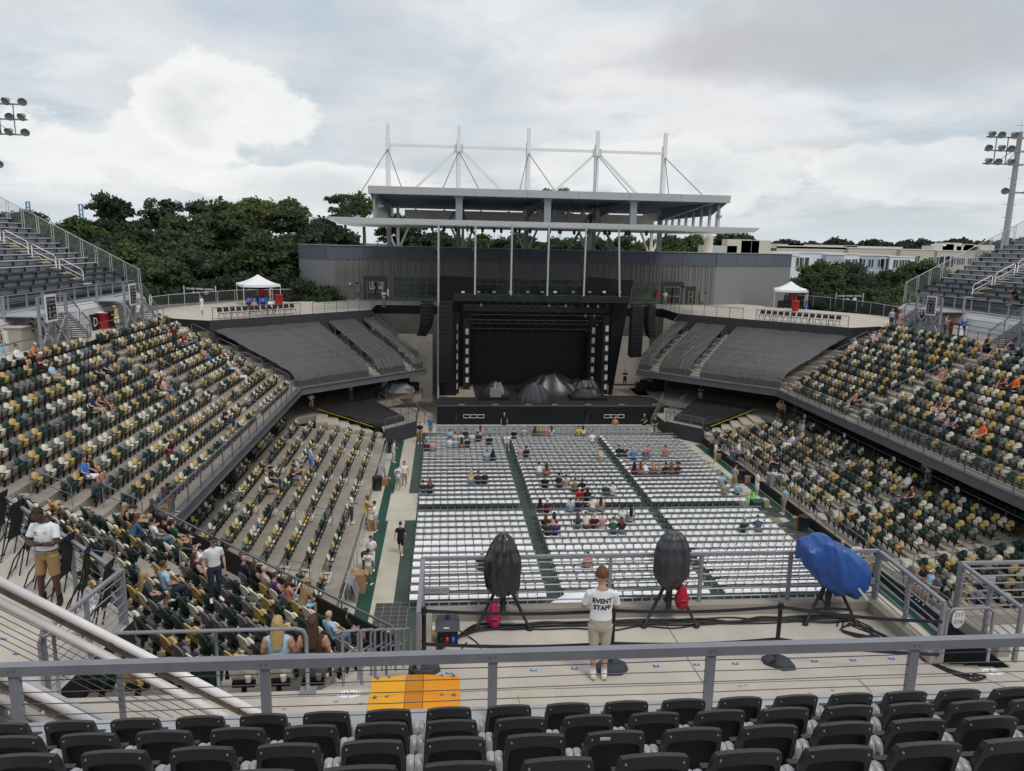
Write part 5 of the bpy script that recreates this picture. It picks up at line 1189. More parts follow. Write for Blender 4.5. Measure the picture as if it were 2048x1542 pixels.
 for k, (px, py, w, h, m) in enumerate(((1478, 498, 3.2, 1.7, 'stucco_cream'), (1500, 498, 2.4, 1.5, 'clad_light'), (1522, 499, 2.6, 1.6, 'stucco_cream'), (1440, 502, 4.5, .5, 'cap_light'))):
  o = aty(px, py, 96); r = MB(); r.box(o.x-w/2, o.x+w/2, 96, 98, 14.75, 15.6+h*.7); u_ = r.build('roof_unit', m, t)
 o = aty(1411, 483, 92); r = MB(); r.path([o+V(-.4, 0, .55), o+V(-.1, 0, .75), o+V(.35, 0, .55), o+V(.4, 0, 0), o+V(.4, 0, -1.9)], .55, 12); r.build('roof_duct', 'stucco_cream', t, True)
 r = MB()
 for dx in (0, .7): r.bar((17.4+dx, 90, 14.8), (17.0+dx, 90, 17.2), .06, .06)
 for k in range(9): r.bar((17.35-.04*k, 90, 15+.25*k), (18.05-.04*k, 90, 15+.25*k), .04, .05)
 stuff(r.build('roof_ladder', 'steel_white', t))
building()
def canopy():
 t = thing('stage_roof', 'pale steel roof canopy with masts and louvred lower canopy above the stage', 'roof', (9.5, 85, 14.8))
 X0, X1, Ya, Yb = -6.6, 25.95, 68.0, 98.0; zt, zs = 20.32, 19.68
 n = 7
 for k in range(n):      # fascia panels
  a, c = X0+(X1-X0)*k/n, X0+(X1-X0)*(k+1)/n-.025; b = MB(); b.hexa([V(x, y, z) for x, y, z in ((a, Ya+.12, zs), (c, Ya+.12, zs), (c, Ya+.3, zs), (a, Ya+.3, zs), (a, Ya, zt), (c, Ya, zt), (c, Ya+.3, zt), (a, Ya+.3, zt))]); b.build('fascia_panel', 'fascia_grey', t)
 b = MB(); b.box(X0, X1, Ya+.3, Yb, zs+.25, zt-.05); b.build('slab', 'soffit', t)
 for x in (X0+.13, X1-.25): b = MB(); b.hexa([V(*p) for p in ((x, Ya+.5, zs-.02), (x+.12, Ya+.5, zs-.02), (x+.12, Ya+4.5, zs-1.0), (x, Ya+4.5, zs-1.0), (x, Ya+.5, zs+.2), (x+.12, Ya+.5, zs+.2), (x+.12, Ya+4.5, zs+.2), (x, Ya+4.5, zs+.2))]); b.box(x, x+.12, Ya+4.5, Yb, zs-1.0, zs+.2); b.build('edge_beam', 'soffit', t)
 for x in (X0, X1-.12): b = MB(); b.box(x, x+.12, Ya+.3, Yb, zs, zt-.02); b.build('side_fascia', 'fascia_grey', t)
 for k in range(24): b = MB(); y = Ya+.9+1.2*k; b.box(X0+.15, X1-.15, y, y+.16, zs+.0, zs+.26); b.build('purlin', 'soffit_beam', t)
 mx_ = [-6.07+7.64*k for k in range(5)]
 for k, x in enumerate(mx_):
  xx = min(max(x, X0+.4), X1-.4)
  b = MB(); b.hexa([V(*p) for p in ((xx-.15, Ya+.4, zs-.05), (xx+.15, Ya+.4, zs-.05), (xx+.15, 85, zs-1.15), (xx-.15, 85, zs-1.15), (xx-.15, Ya+.4, zs+.2), (xx+.15, Ya+.4, zs+.2), (xx+.15, 85, zs+.2), (xx-.15, 85, zs+.2))]); b.build('tapered_beam', 'soffit_beam', t)
  b = MB(); b.box(x-.19, x+.19, 84.9, 85.3, 19, 28.0); m = b.build('mast', 'steel_white', t)
  b = MB(); b.box(x-.25, x+.25, 85.3, 85.6, 19, 26.6); b.build('mast_flange', 'steel_white', m)
  b = MB(); b.box(x-.24, x+.24, 85.3, 85.75, 14.7, 19.2); b.build('column', 'steel_grey', t)
  b = MB(); b.box(x+.5, x+.82, 91, 91.4, 14.7, 19.6); b.build('rear_column', 'steel_white', t)
  for dx, yy in ((-1.9, 76), (2.1, 76)): b = MB(); b.tube((x, 85, 25.4), (x+dx, yy, zt), .045, 5); b.build('tie_rod', 'rail_grey', t)
  if k < 4:
   b = MB(); b.bar((x+.2, 85.2, 25.85), (x+7.64-.2, 85.2, 25.85), .2, .28); b.build('ridge_beam', 'steel_white', t)
  if k in (1, 3):
   for s in (-1, 1):
    b = MB(); b.bar((x+s*.3, 85.2, 25.5), (x+s*6.4, 85.2, 19.8), .2, .28); b.build('diagonal', 'steel_white', t)
    b = MB(); b.bar((x+s*.4, 86, 19), (x+s*2.9, 86, 14.8), .22, .26); b.build('lower_diagonal', 'steel_grey', t)
    b = MB(); b.box(x+s*.2-.25, x+s*.2+.25, 85.0, 85.4, 25.3, 26.1); b.build('gusset', 'fascia_grey', t)
  for s in (-1, 1):
   b = MB(); b.bar((x+s*.2+.6, 91.2, 14.8), (x+s*2.2+.6, 91.2, 19.4), .22, .25); b.build('rear_diagonal', 'steel_white', t)
 b = MB(); b.box(X0+2, X1-1, 91, 91.5, 18.2, 19.3); b.build('rear_beam', 'steel_white', t)
 L0, L1 = -10.35, 28.9
 b = MB(); b.hexa([V(*p) for p in ((L0+1.2, 68.05, 17.1), (L1-.5, 68.05, 17.1), (L1-.5, 68.4, 17.1), (L0+1.2, 68.4, 17.1), (L0, 68.0, 17.62), (L1, 68.0, 17.5), (L1, 68.4, 17.5), (L0, 68.4, 17.62))]); b.build('lower_fascia', 'fascia_grey', t)
 for k in range(7):
  y = 69.4+2.0*k; b = MB(); b.hexa([V(*p) for p in ((L0+.9, y, 17.05), (L1-.6, y, 17.05), (L1, y+1.0, 17.4), (L0, y+1.0, 17.4), (L0+.9, y, 17.13), (L1-.6, y, 17.13), (L1, y+1.0, 17.48), (L0, y+1.0, 17.48))]); b.build('louvre', 'fascia_grey', t)
 b = MB(); b.box(-3.6, 22.4, 69, 83, 17.5, 17.6); b.build('lower_ceiling', 'fascia_grey', t)
 for px in (918, 1095, 1267):
  x = aty(px, 430, 68.5).x; b = MB(); b.box(x-.3, x+.3, 68.5, 68.9, 17.4, 19.75); b.build('hanger', 'steel_grey', t); b = MB(); b.box(x-.42, x+.42, 68.4, 69, 19.5, 19.62); b.build('hanger_plate', 'steel_grey', t)
 for k in range(6):
  x = aty(1050+29*k, 420, 72).x; b = MB(); b.tube((x, 72, 18.7), (x, 72, 19.8), .03, 5); b.box(x-.18, x+.18, 71.8, 72.2, 18.1, 18.8); b.build('hanging_speaker', 'clad_light', t)
 for k in range(9):
  for s in (0, 1):
   x = (X0+.35) if s == 0 else (X1-.35); y = 70+2.4*k; b = MB(); b.box(x-.12, x+.12, y-.12, y+.12, 17.5, 19.7); b.build('side_post', 'fascia_grey', t)
 for px, py in ((756, 414), (1432, 435)):
  o = aty(px, py, 70); b = MB(); b.path([o+V(0, 0, -1), o+V(0, 0, .3), o+V(.15, 0, .5), o+V(.3, 0, .3)], .05, 6); b.ell(o+V(.3, 0, .1), .28, .28, .18, 10, 6); b.build('flood_lamp', 'rail_light', t, True)
canopy()

# ------------------------------------------------------------------ metal bleachers, light poles, tents, concourse things
def bleachers():
 for nm, f, sg in SIDES:
  t = thing('bleacher', 'grey aluminium bleacher stand with bench rows on the %s' % nm, 'bleacher', (*f((-30, 52)), ZC))
  y0, y1 = 38.0, 64.0; n = 14
  def FX(x): return f((x, 0))[0]
  pm = MB(); pm.box(-.02, .02, -.84, .84, 0, .30); pm = pm.mesh('riser_panel', 'alu_riser')
  for i in range(n):
   x, z = -25.9-.69*i, 12.3+.37*i; ye = y1; dark = i < 3
   b = MB(); a = FX(x); b.box(a-.15, a+.15, y0, ye, z, z+.05); b.build('bench_plank', 'alu_plank' if not dark else 'alu_dark', t)
   b = MB(); a = FX(x-.34); b.box(a-.2, a+.2, y0, ye, z-.08, z-.045); b.build('foot_plank', 'alu', t)
   for k in range(15):
    y = ye-.87-1.74*k
    link('riser_panel', pm, t, ROOTM[t.name] @ Matrix.Translation((FX(x-.16), y, z-.31)))
   b = MB()
   for k in range(16):
    y = ye-.02-1.74*k; a = FX(x); b.box(a-.05, a+.05, y-.04, y+.04, z-.36, z+.0)
    if dark and k < 15:
     for q in range(3): b.box(a-.17, a+.17, y-.5-.52*q, y-.2-.52*q, z+.05, z+.11)
   stuff(b.build('brackets', 'alu_dark', t))
  b = MB(); a, c = FX(-26), FX(-35.4); b.poly([(a, y1-.3, ZC), (c, y1-.3, ZC), (c, y1-.3, 16.6), (a, y1-.3, 11.6)]); b.build('side_sheet', 'alu_dark', t)
  for k in range(7):
   for q in (0, 1):
    i = 2*k+q; b = MB(); a = FX(-25.7-.69*i); y = 57.0; b.box(a-.2, a+.2, y-.5, y+.5, 12.3+.37*i-.18, 12.3+.37*i-.12); b.build('aisle_step', 'alu_plank', t)
  for k in range(5):
   i = .2+2.6*k; P = lambda q, h: V(FX(-25.7-.69*q), 57.0, 12.1+.37*q+h)
   r = thing('bleacher_handrail', 'pale pipe hoop handrail %s up the aisle of the %s bleacher' % (('lowest', 'second', 'third', 'fourth', 'highest')[k], nm), 'handrail', P(i, 0)); b = MB(); b.path([P(i, 0), P(i, .85), P(i+.15, .95), P(i+2.1, .95), P(i+2.25, .85), P(i+2.25, 0)], .035, 7); b.build('hoop', 'pipe_white', r, True); b = MB(); b.tube(P(i, .5), P(i+2.25, .5), .03, 6); b.build('mid_rail', 'pipe_white', r, True)
   b = MB(); b.tube(P(i+.5, .25), P(i+1.7, .25), .02, 5); b.build('yellow_bar', 'signal_yellow', r)
  r = thing('bleacher_end_fence', 'sloping wire fence at the stage end of the %s bleacher' % nm, 'fence', (FX(-25), y1, 12)); top = lambda i: V(FX(-25.0-.69*i), y1, 13.15+.37*i)
  b = MB(); b.tube(top(-.6), top(15), .035, 6); b.build('top_rail', 'rail_light', r, True)
  for i in np.arange(-.6, 15, 1.55):
   for d in (0, .22): b = MB(); p = top(i+d); b.tube(p-V(0, 0, 1.75), p, .03, 6); b.build('post', 'rail_light', r)
  for i in np.arange(-.4, 14.6, 1.55): b = MB(); b.poly([top(i)-V(0, 0, 1.6), top(i+1.3)-V(0, 0, 1.6), top(i+1.3)-V(0, 0, .1), top(i)-V(0, 0, .1)]); b.build('wire_panel', 'fence_net', r)
  b = MB(); a = sorted((FX(-24.9), FX(-26.2))); b.box(a[0], a[1], y0, y1+.4, 11.05, 11.12); b.build('front_walkway', 'alu', t)
  prof = [(-24.2, 9.1), (-24.25, 9.6), (-24.32, 10.1), (-24.45, 10.55), (-24.7, 10.9), (-25.1, 11.1)]
  for (p, q) in zip(prof[:-1], prof[1:]):
   b = MB(); b.poly([(FX(p[0]), y0, p[1]+.015), (FX(p[0]), y1+.4, p[1]+.015), (FX(q[0]), y1+.4, q[1]-.015), (FX(q[0]), y0, q[1]-.015)]); b.build('skirt_plank', 'alu_plank', t)
  b = MB(); b.poly([(FX(x), y1+.4, z) for x, z in prof]+[(FX(-26.2), y1+.4, 11.1), (FX(-26.2), y1+.4, 9.1)]); b.build('skirt_end', 'alu', t)
  b = MB(); b.poly([(FX(-24.5), y0, 9.1), (FX(-24.5), y1, 9.1), (FX(-25.2), y1, 11), (FX(-25.2), y0, 11)]); b.build('skirt_backing', 'alu_dark', t)
  b = MB(); b.poly([(FX(-25.5), y0, 11.6), (FX(-25.5), y1, 11.6), (FX(-35.2), y1, 16.9), (FX(-35.2), y0, 16.9)]); b.build('backing_sheet', 'alu_dark', t)
  railing('bleacher_front_rail', 'grey post and cable rail along the front walkway of the %s bleacher' % nm, [(FX(-25.15), y0, 11.1), (FX(-25.15), y1, 11.1)], .95, 2.0, 3, 'steel_grey', .09, bar_r=.008)
  for j, yl in enumerate((44.4, 56.0)):
   r = thing('bleacher_stair', 'grey steel stair and landing with cross bracing, %s on the %s side' % (('nearer', 'farther')[j], nm), 'stairs', (FX(-23.6), yl, ZC))
   b = MB(); a = sorted((FX(-22.7), FX(-25.1))); b.box(a[0], a[1], yl, yl+3.3, 10.98, 11.06); b.build('landing', 'alu', r)
   for k in range(11): b = MB(); b.box(*sorted((FX(-22.75), FX(-24.1))), yl+3.3+.25*k, yl+3.58+.25*k, 10.88-.165*k-.04, 10.88-.165*k); b.build('tread', 'alu_dark', r)
   for x in (-22.75, -24.1): b = MB(); b.bar((FX(x), yl+3.3, 10.95), (FX(x), yl+6.1, 9.15), .05, .25); b.build('stringer', 'steel_grey', r)
   for (x, y) in ((-22.75, yl+.1), (-22.75, yl+3.2), (-24.6, yl+.1), (-22.75, yl+1.7)): b = MB(); b.box(*sorted((FX(x)-.07, FX(x)+.07)), y-.07, y+.07, ZC, 12.1); b.build('post', 'steel_grey', r)
   for s in (0, 1): b = MB(); b.bar((FX(-22.75), yl+.1+1.55*s, 9.2), (FX(-22.75), yl+1.6+1.6*s, 10.9), .06, .1); b.bar((FX(-22.75), yl+1.6+1.55*s, 9.2), (FX(-22.75), yl+.1+1.6*s, 10.9), .06, .1); b.build('brace', 'rail_light', r)
   railing('stair_rail', 'grey bar railing of the %s bleacher stair on the %s' % (('nearer', 'farther')[j], nm), [(FX(-22.72), yl, 11.06), (FX(-22.72), yl+3.3, 11.06), (FX(-22.72), yl+6.1, ZC)], 1.05, 1.4, 6, 'steel_grey', .07, bar_r=.012)
   railing('stair_rail', 'inner grey bar railing of the %s bleacher stair on the %s' % (('nearer', 'farther')[j], nm), [(FX(-24.1), yl+3.3, 11.06), (FX(-24.1), yl+6.1, ZC)], 1.05, 1.4, 6, 'steel_grey', .07, bar_r=.012)
   s = thing('section_board', 'black section board in a white frame on the %s stair landing at the %s' % (('nearer', 'farther')[j], nm), 'sign', (FX(-22.5), yl+1, 10.7)); xx = FX(-22.55); yc = yl+1.05; d = 1 if sg > 0 else -1
   b = MB(); b.box(*sorted((xx, xx+.05*d)), yc-.62, yc+.62, 10.65, 12.2); b.build('frame', 'sign_white', s)
   b = MB(); b.box(*sorted((xx+.05*d, xx+.065*d)), yc-.5, yc+.5, 10.78, 12.07); b.build('panel', 'sign_black', s)
   ux = (0, 1, 0) if sg > 0 else (0, -1, 0)
   for txt, dz, du, sz in (('SECTIONS', .48, 0, .2), ('301 - 304', .25, -.25, .12), ('305 - 308', .25, .25, .12), ('REST', -.16, -.25, .1), ('ROOMS', -.26, -.25, .1), ('309 - 312', -.2, .25, .12), ('CREDIT ONE STADIUM', -.54, 0, .075)): text_on(txt, sz, V(xx+.066*d, yc, 11.42+dz)+V(*ux)*du, ux, (0, 0, 1), 'print_white', s)
   for du, dz, a in ((-.25, .02, 180), (.25, .02, 0), (-.25, -.42, 90), (.25, -.42, 90)):
    o = V(xx+.072*d, yc, 11.42+dz)+V(*ux)*du; e1 = V(*ux)*math.cos(R(a))+V(0, 0, math.sin(R(a))); e2 = V(*ux)*-math.sin(R(a))+V(0, 0, math.cos(R(a))); b = MB(); b.poly([o+e1*.09, o-e1*.05+e2*.06, o-e1*.05-e2*.06]); b.build('arrow', 'print_white', s)
   o = V(FX(-22.66), yl+4.6, 10.75); s2 = thing('stair_oval', 'white oval section sign on the %s stair railing, %s side' % (('nearer', 'farther')[j], nm), 'sign', o); b = MB(); b.poly([o+V(.03*d, .34*math.cos(a), .42*math.sin(a)) for a in np.linspace(0, 2*math.pi, 18, endpoint=False)]); b.build('plate', 'sign_white', s2); b = MB(); b.box(*sorted((o.x+.035*d, o.x+.045*d)), o.y-.03, o.y+.03, o.z-.36, o.z+.36); b.build('bar', 'ink_black', s2); text_on('306', .2, o+V(.04*d, .17*(1 if sg > 0 else 1), 0), ux, (0, 0, 1), 'ink_grey', s2)
bleachers()
def light_pole(x, y, top, lb, sg, arms):
 t = thing('light_pole', lb, 'light pole', (x, y, 0)); b = MB(); b.tube((x, y, 0), (x, y, top), .42, 12, .2); b.build('pole', 'alu_plank', t, True)
 for k in range(14): b = MB(); z = 12+1.15*k; b.tube((x-.6, y, z), (x+.6, y, z), .02, 4); b.build('climbing_peg', 'steel_grey', t)
 def lamp(p, s):
  h = MB(); h.tube(p, p+V(.34*s, -.28, -.22), .16, 10, .34); o = h.build('lamp', 'steel_grey', t, True); h = MB(); h.tube(p+V(.34*s, -.28, -.22), p+V(.36*s, -.3, -.235), .33, 12); h.build('lens', 'clad_light', o, True)
 for r in range(3):
  z = top-.55-1.15*r; b = MB(); b.bar((x-3.4, y-.3, z), (x+3.4, y-.3, z), .1, .12); b.build('cross_arm', 'steel_grey', t)
  for k in range(7):
   if k == 3: continue
   lamp(V(x-3.2+1.07*k, y-.4, z+.35), .3*(1 if r == 1 else -1)*(1 if k % 2 else -1))
 for dx in (-2.4, -1.3, 1.3, 2.4): b = MB(); b.bar((x+dx, y-.3, top-2.9), (x+dx, y-.3, top-.5), .07, .07); b.bar((x+dx, y-.3, top-2.9), (x+dx*.3, y-.3, top-1.7), .05, .05); b.build('frame_bar', 'steel_grey', t)
 b = MB(); b.bar((x-1.1, y-.3, top-5.3), (x+1.1, y-.3, top-5.3), .12, .14); b.build('cross_arm', 'steel_grey', t); lamp(V(x-1.0, y-.4, top-5.0), -.6); lamp(V(x+.9, y-.4, top-5.0), .6)
 b = MB(); b.tube((x, y, top), (x, y, top+1.1), .015, 4); b.build('lightning_rod', 'steel_grey', t)
p = aty(2, 380, 66); light_pole(p.x-.7, 66, 26.2, 'tall grey floodlight pole behind the left bleacher', 1, 7)
p = aty(2022, 400, 66); light_pole(p.x, 66, 26.4, 'tall grey floodlight pole behind the right bleacher', -1, 7)
def tent(c, rz, lb):
 t = thing('canopy_tent', lb, 'tent', c, 'white canopy tents'); M = Matrix.Translation(c) @ Matrix.Rotation(rz, 4, 'Z'); h = 1.75
 for sx, sy in ((-1, -1), (1, -1), (1, 1), (-1, 1)): b = MB(); b.tube(M @ V(sx*h, sy*h, 0), M @ V(sx*h, sy*h, 2.15), .03, 6); b.build('leg', 'pipe_white', t)
 n = 10; b = MB(); rows = []
 for j in range(n+1):
  s = j/n; q = h*(1-s); z = 2.1+.9*(s**1.5); row = []
  for e in range(4):
   a = [(-1, -1), (1, -1), (1, 1), (-1, 1)]; p0, p1 = a[e], a[(e+1) % 4]
   for k in range(6): u = k/6; row.append(M @ V((p0[0]*(1-u)+p1[0]*u)*q, (p0[1]*(1-u)+p1[1]*u)*q, z-.07*math.sin(math.pi*u)*(1-s)))
  rows.append(row)
 b.grid(rows, 0, True); b.build('roof', 'canvas_white', t)
 b = MB(); b.grid([[p-V(0, 0, .24) for p in rows[0]], rows[0]], 0, True); b.build('valance', 'canvas_white', t)
 return M
def concourse_things():
 ML = tent(atz(518, 609, ZC), R(25), 'white canopy tent over the drinks stall on the far left terrace')
 MR = tent(atz(1578, 615, ZC), R(-22), 'white canopy tent over the drinks stall on the far right terrace')
 def bin_(px, py, z, r, h, m, lb, name='barrel', cat='barrel', bag=None, lid=None):
  o = atz(px, py, z); t = thing(name, lb, cat, o); b = MB(); b.path([o, o+V(0, 0, .04), o+V(0, 0, h)], [r*.86, r*.88, r], 14); b.build('body', m, t, True)
  b = MB(); b.tube(o+V(0, 0, h-.04), o+V(0, 0, h+.02), r*1.06, 14); b.build('rim', bag or m, t, True)
  if bag: b = MB(); b.path([o+V(0, 0, h-.16), o+V(0, 0, h+.03), o+V(0, 0, h+.07)], [r*1.08, r*1.12, r*.8], 14); b.build('liner', 'black_plastic', t)
  if lid: b = MB(); b.tube(o+V(0, 0, h), o+V(0, 0, h+.05), r*.9, 14); b.build('lid', lid, t)
 bin_(206, 657, ZC, .50, 1.12, 'cooler_red', 'red drinks barrel beside the bleacher on the left concourse', lid='print_white'); bin_(224, 656, ZC, .46, 1.15, 'black_plastic', 'black drinks barrel next to the red one on the left concourse')
 o = atz(180, 660, ZC); t = thing('drink_counter', 'black counter with white letter D on the left concourse', 'counter', o); b = MB(); b.box(o.x-.45, o.x+.45, o.y-.4, o.y+.4, ZC, ZC+1.1); b.build('body', 'black_plastic', t); text_on('D', .9, o+V(.46, -.1, .55), (0, 1, 0), (0, 0, 1), 'print_white', t); text_on('D', .9, o+V(-.1, -.41, .55), (1, 0, 0), (0, 0, 1), 'print_white', t)
 bin_(558, 612, ZC, .40, 1.1, 'cooler_red', 'red drinks barrel by the left canopy tent'); bin_(1590, 622, ZC, .40, 1.1, 'cooler_red', 'red drinks barrel by the right canopy tent')
 bin_(1907, 672, ZC, .40, 1.05, 'cooler_red', 'dark red drinks barrel on the right concourse')
 for i, (px, w) in enumerate(((1920, .5), (1940, .5))):
  o = atz(px, 675, ZC); t = thing('drink_cart', 'white fronted drinks cart on the right concourse, %s one' % ('left', 'right')[i], 'cart', o); b = MB(); b.box(o.x-.45, o.x+.45, o.y-.35, o.y+.35, ZC+.15, ZC+1.0); b.build('case', 'black_plastic', t); b = MB(); b.box(o.x-.38, o.x+.38, o.y-.37, o.y-.34, ZC+.2, ZC+.95); b.build('front', 'sign_white', t); b = MB(); b.box(o.x-.46, o.x-.43, o.y-.3, o.y+.3, ZC+.2, ZC+.95); b.build('side', 'sign_white', t)
 o = atz(1965, 672, ZC); t = thing('equipment_case', 'black trapezoid case on the right concourse', 'case', o); b = MB(); b.hexa([o+V(*p) for p in ((-.5, -.3, 0), (.5, -.3, 0), (.5, .3, 0), (-.5, .3, 0), (-.6, -.35, .55), (.6, -.35, .55), (.6, .35, .55), (-.6, .35, .55))]); b.build('body', 'black_plastic', t)
 o = atz(22, 702, ZC); t = thing('utility_cabinet', 'beige utility cabinet with cooling unit at the left edge of the concourse', 'cabinet', o); b = MB(); b.box(o.x-.7, o.x+.75, o.y-.2, o.y+1.3, ZC, ZC+1.32); b.build('case', 'box_beige', t); b = MB(); b.box(o.x-.78, o.x+.83, o.y-.28, o.y+1.38, ZC+1.32, ZC+1.38); b.build('top', 'stucco_cream', t); b = MB(); b.box(o.x-.55, o.x+.05, o.y-.36, o.y-.2, ZC+.45, ZC+1.15); c = b.build('cooling_unit', 'sign_white', t)
 for k in range(5): b = MB(); b.box(o.x-.5, o.x-.1, o.y-.375, o.y-.36, ZC+.62+.1*k, ZC+.66+.1*k); b.build('louvre', 'box_beige', c)
 for i, (a, c, lb) in enumerate(((aty(369, 593, 80.5), aty(432, 596, 80.5), 'left'), (aty(1670, 613, 85.5), aty(1724, 613, 85.5), 'right'))):
  t = thing('drinks_banner', 'black banner with white lettering about drinks on two white poles, far %s terrace' % lb, 'banner', (a.x, a.y, ZC)); d = (c-a).normalized(); zt, zb = ZC+1.5, ZC+.6
  for p in (a, c): b = MB(); b.tube((p.x, p.y, ZC), (p.x, p.y, ZC+1.6), .05, 8); b.build('pole', 'pipe_white', t)
  b = MB(); b.bar((a.x, a.y, (zt+zb)/2), (c.x, c.y, (zt+zb)/2), .03, zt-zb); b.build('sheet', 'banner_black', t); n = V(d.y, -d.x, 0); m = lerp(a, c, .5)
  L_ = (c-a).length; text_on('COLD BEER \u2022 PRETZELS \u2022 COCKTAILS', .235, V(m.x, m.y, zt-.24)+n*.02, d, (0, 0, 1), 'print_white', t, bold=.008, sx=L_*.9/4.0)
  o = V(m.x, m.y, zt-.62)+n*.022-d*L_*.2; b = MB(); b.poly([o+d*x+V(0, 0, z) for x, z in ((-.11, -.14), (.11, -.14), (.13, -.04), (.05, .06), (0, .2), (-.05, .06), (-.13, -.04))]); b.build('drop_emblem', 'print_white', t)
  for du, w_, h_ in ((-.06, .42, .09), (.2, .5, .2)): q = V(m.x, m.y, zt-.62)+n*.022+d*L_*du; b = MB(); b.poly([q+d*(w_*math.cos(a_)/2)+V(0, 0, h_*math.sin(a_)*(.8 if a_ > 3.2 else 1)) for a_ in np.linspace(0, 6.28, 12, endpoint=False)]); b.build('emblem', 'print_white', t)
 for i, pts in enumerate(([atz(300, 622, ZC), atz(338, 616, ZC), atz(400, 610, ZC), atz(470, 604, ZC), atz(540, 602, ZC), atz(600, 601, ZC)], [atz(1592, 610, ZC), atz(1660, 617, ZC), atz(1740, 628, ZC), atz(1826, 645, ZC)])):
  t = thing('scrim_fence', 'fence with dark green scrim along the back of the far %s terrace' % ('left', 'right')[i], 'fence', pts[0])
  for a, c in zip(pts[:-1], pts[1:]):
   n = max(1, round((c-a).length/2.6))
   for k in range(n):
    p, q = lerp(a, c, k/n), lerp(a, c, (k+1)/n); b = MB(); b.poly([p+V(0, 0, .05), q+V(0, 0, .05), q+V(0, 0, 1.2), p+V(0, 0, 1.2)]); b.build('scrim', 'fence_scrim', t); b = MB(); b.tube(p+V(0, 0, 1.22), q+V(0, 0, 1.22), .03, 5); b.build('top_rail', 'rail_light', t); b = MB(); b.tube(p, p+V(0, 0, 1.25), .035, 6); b.build('post', 'rail_light', t)
 for M, lb, m in ((ML, 'left', 'signal_blue'), (MR, 'right', 'black_plastic')):
  t = thing('stall_table', 'stall table with %s cloth under the far %s canopy tent' % ('blue' if lb == 'left' else 'black', lb), 'table', M @ V(0, 0, 0)); b = MB(); q = [M @ V(x, y, z) for x, y, z in ((-1.3, -1.2, 0), (.6, -1.2, 0), (.6, -.6, 0), (-1.3, -.6, 0), (-1.3, -1.2, .78), (.6, -1.2, .78), (.6, -.6, .78), (-1.3, -.6, .78))]; b.hexa(q); b.build('cloth', m, t); b = MB(); b.hexa([p+V(0, 0, .78 if k < 4 else .03) for k, p in enumerate(q)]); b.build('top', 'banner_black', t)
  b = MB(); o = M @ V(.3, -.2, 0); b.box(o.x-.3, o.x+.3, o.y-.25, o.y+.25, ZC+.8, ZC+1.5); tag(b.build('popcorn_box', 'cooler_red'), 'dark red food warmer box under the far %s canopy tent' % lb, 'food warmer')
 for nm, f, sg in SIDES:
  for k in range(13):
   s = .04+.93*k/12; p = lerp(V(*f((-18.1, 62.6)), ZC), V(*f((-12.9, 67.8)), ZC), s); n = V(-Q*sg, Q, 0); u = V(Q*sg, Q, 0); t = thing('terrace_chair', 'black chair at the far %s terrace rail, %s from the outer end' % (nm, ordn(k+1)), 'chair', p, 'black chairs along the far %s terrace rail' % nm)
   b = MB(); b.obox(p+n*.25+V(0, 0, .45), u*.2, n*.2, V(0, 0, .015)); b.build('seat', 'black_plastic', t); b = MB(); b.obox(p+n*.48+V(0, 0, .72), u*.2, n*.02+V(0, 0, .0), V(0, 0, .16)+n*.03); b.build('backrest', 'black_plastic', t)
   b = MB()
   for s2 in (-1, 1): b.tube(p+u*.19*s2+V(0, 0, 0), p+u*.19*s2+n*.5+V(0, 0, .88), .015, 4); b.tube(p+u*.19*s2+n*.5, p+u*.19*s2+n*.08+V(0, 0, .45), .015, 4)
   stuff(b.build('legs', 'ink_black', t))
 rr = random.Random(12)
 for nm, f, sg in SIDES:
  for k in range(7):
   x, y = f((-14.6-.5*(k % 2), 30.5+4.3*k)); z = 1.72; t = thing('cafe_table', 'round grey cafe table under the %s balcony, %s from the camera' % (nm, ordn(k+1)), 'table', (x, y, z), 'cafe tables under the %s balcony' % nm); b = MB(); b.tube((x, y, z+.72), (x, y, z+.75), .5, 16); b.build('top', 'clad_light', t); b = MB(); b.tube((x, y, z), (x, y, z+.72), .04, 6); b.build('stem', 'rail_grey', t); b = MB(); b.tube((x, y, z), (x, y, z+.03), .3, 10); b.build('foot', 'rail_grey', t)
   for q in range(3):
    a = R(60+115*q+20*k); cx, cy = x+.8*math.cos(a), y+.8*math.sin(a); c = thing('cafe_chair', 'grey bucket chair, %s at the %s table under the %s balcony' % (ordn(q+1), ordn(k+1), nm), 'chair', (cx, cy, z), 'cafe chairs under the %s balcony' % nm); b = MB(); b.tube((cx, cy, z+.44), (cx, cy, z+.48), .22, 10); b.build('seat', 'clad_light', c)
    b = MB(); b.grid([[V(cx+.24*math.cos(a+R(d)), cy+.24*math.sin(a+R(d)), z+h) for d in range(-80, 81, 20)] for h in (.46, .80)]); b.build('backrest', 'clad_light', c)
    for d in (45, 135, 225, 315): b = MB(); b.tube((cx+.22*math.cos(R(d)), cy+.22*math.sin(R(d)), z), (cx+.15*math.cos(R(d)), cy+.15*math.sin(R(d)), z+.45), .014, 4); b.build('leg', 'rail_light', c)
 for (px, py, m, lb) in ((1420/4+400, 980, 'bin_blue', 'grey bin with black liner beside the left barriers, middle'), (736, 1140, 'bin_blue', 'grey bin with black liner by the cardboard boxes at left'), (777, 905, 'bin_blue', 'black bin at the far end of the left barriers'), (1423, 910, 'bin_blue', 'dark bin at the far end of the right low wall'), (1480, 965, 'bin_blue', 'dark bin beside the man in grey at right'), (1606, 1062, 'bin_green', 'green bin with black liner by the right low wall')):
  bin_(px, py, 0, .30, .85, m, lb, 'trash_bin', 'bin', bag='black_plastic')
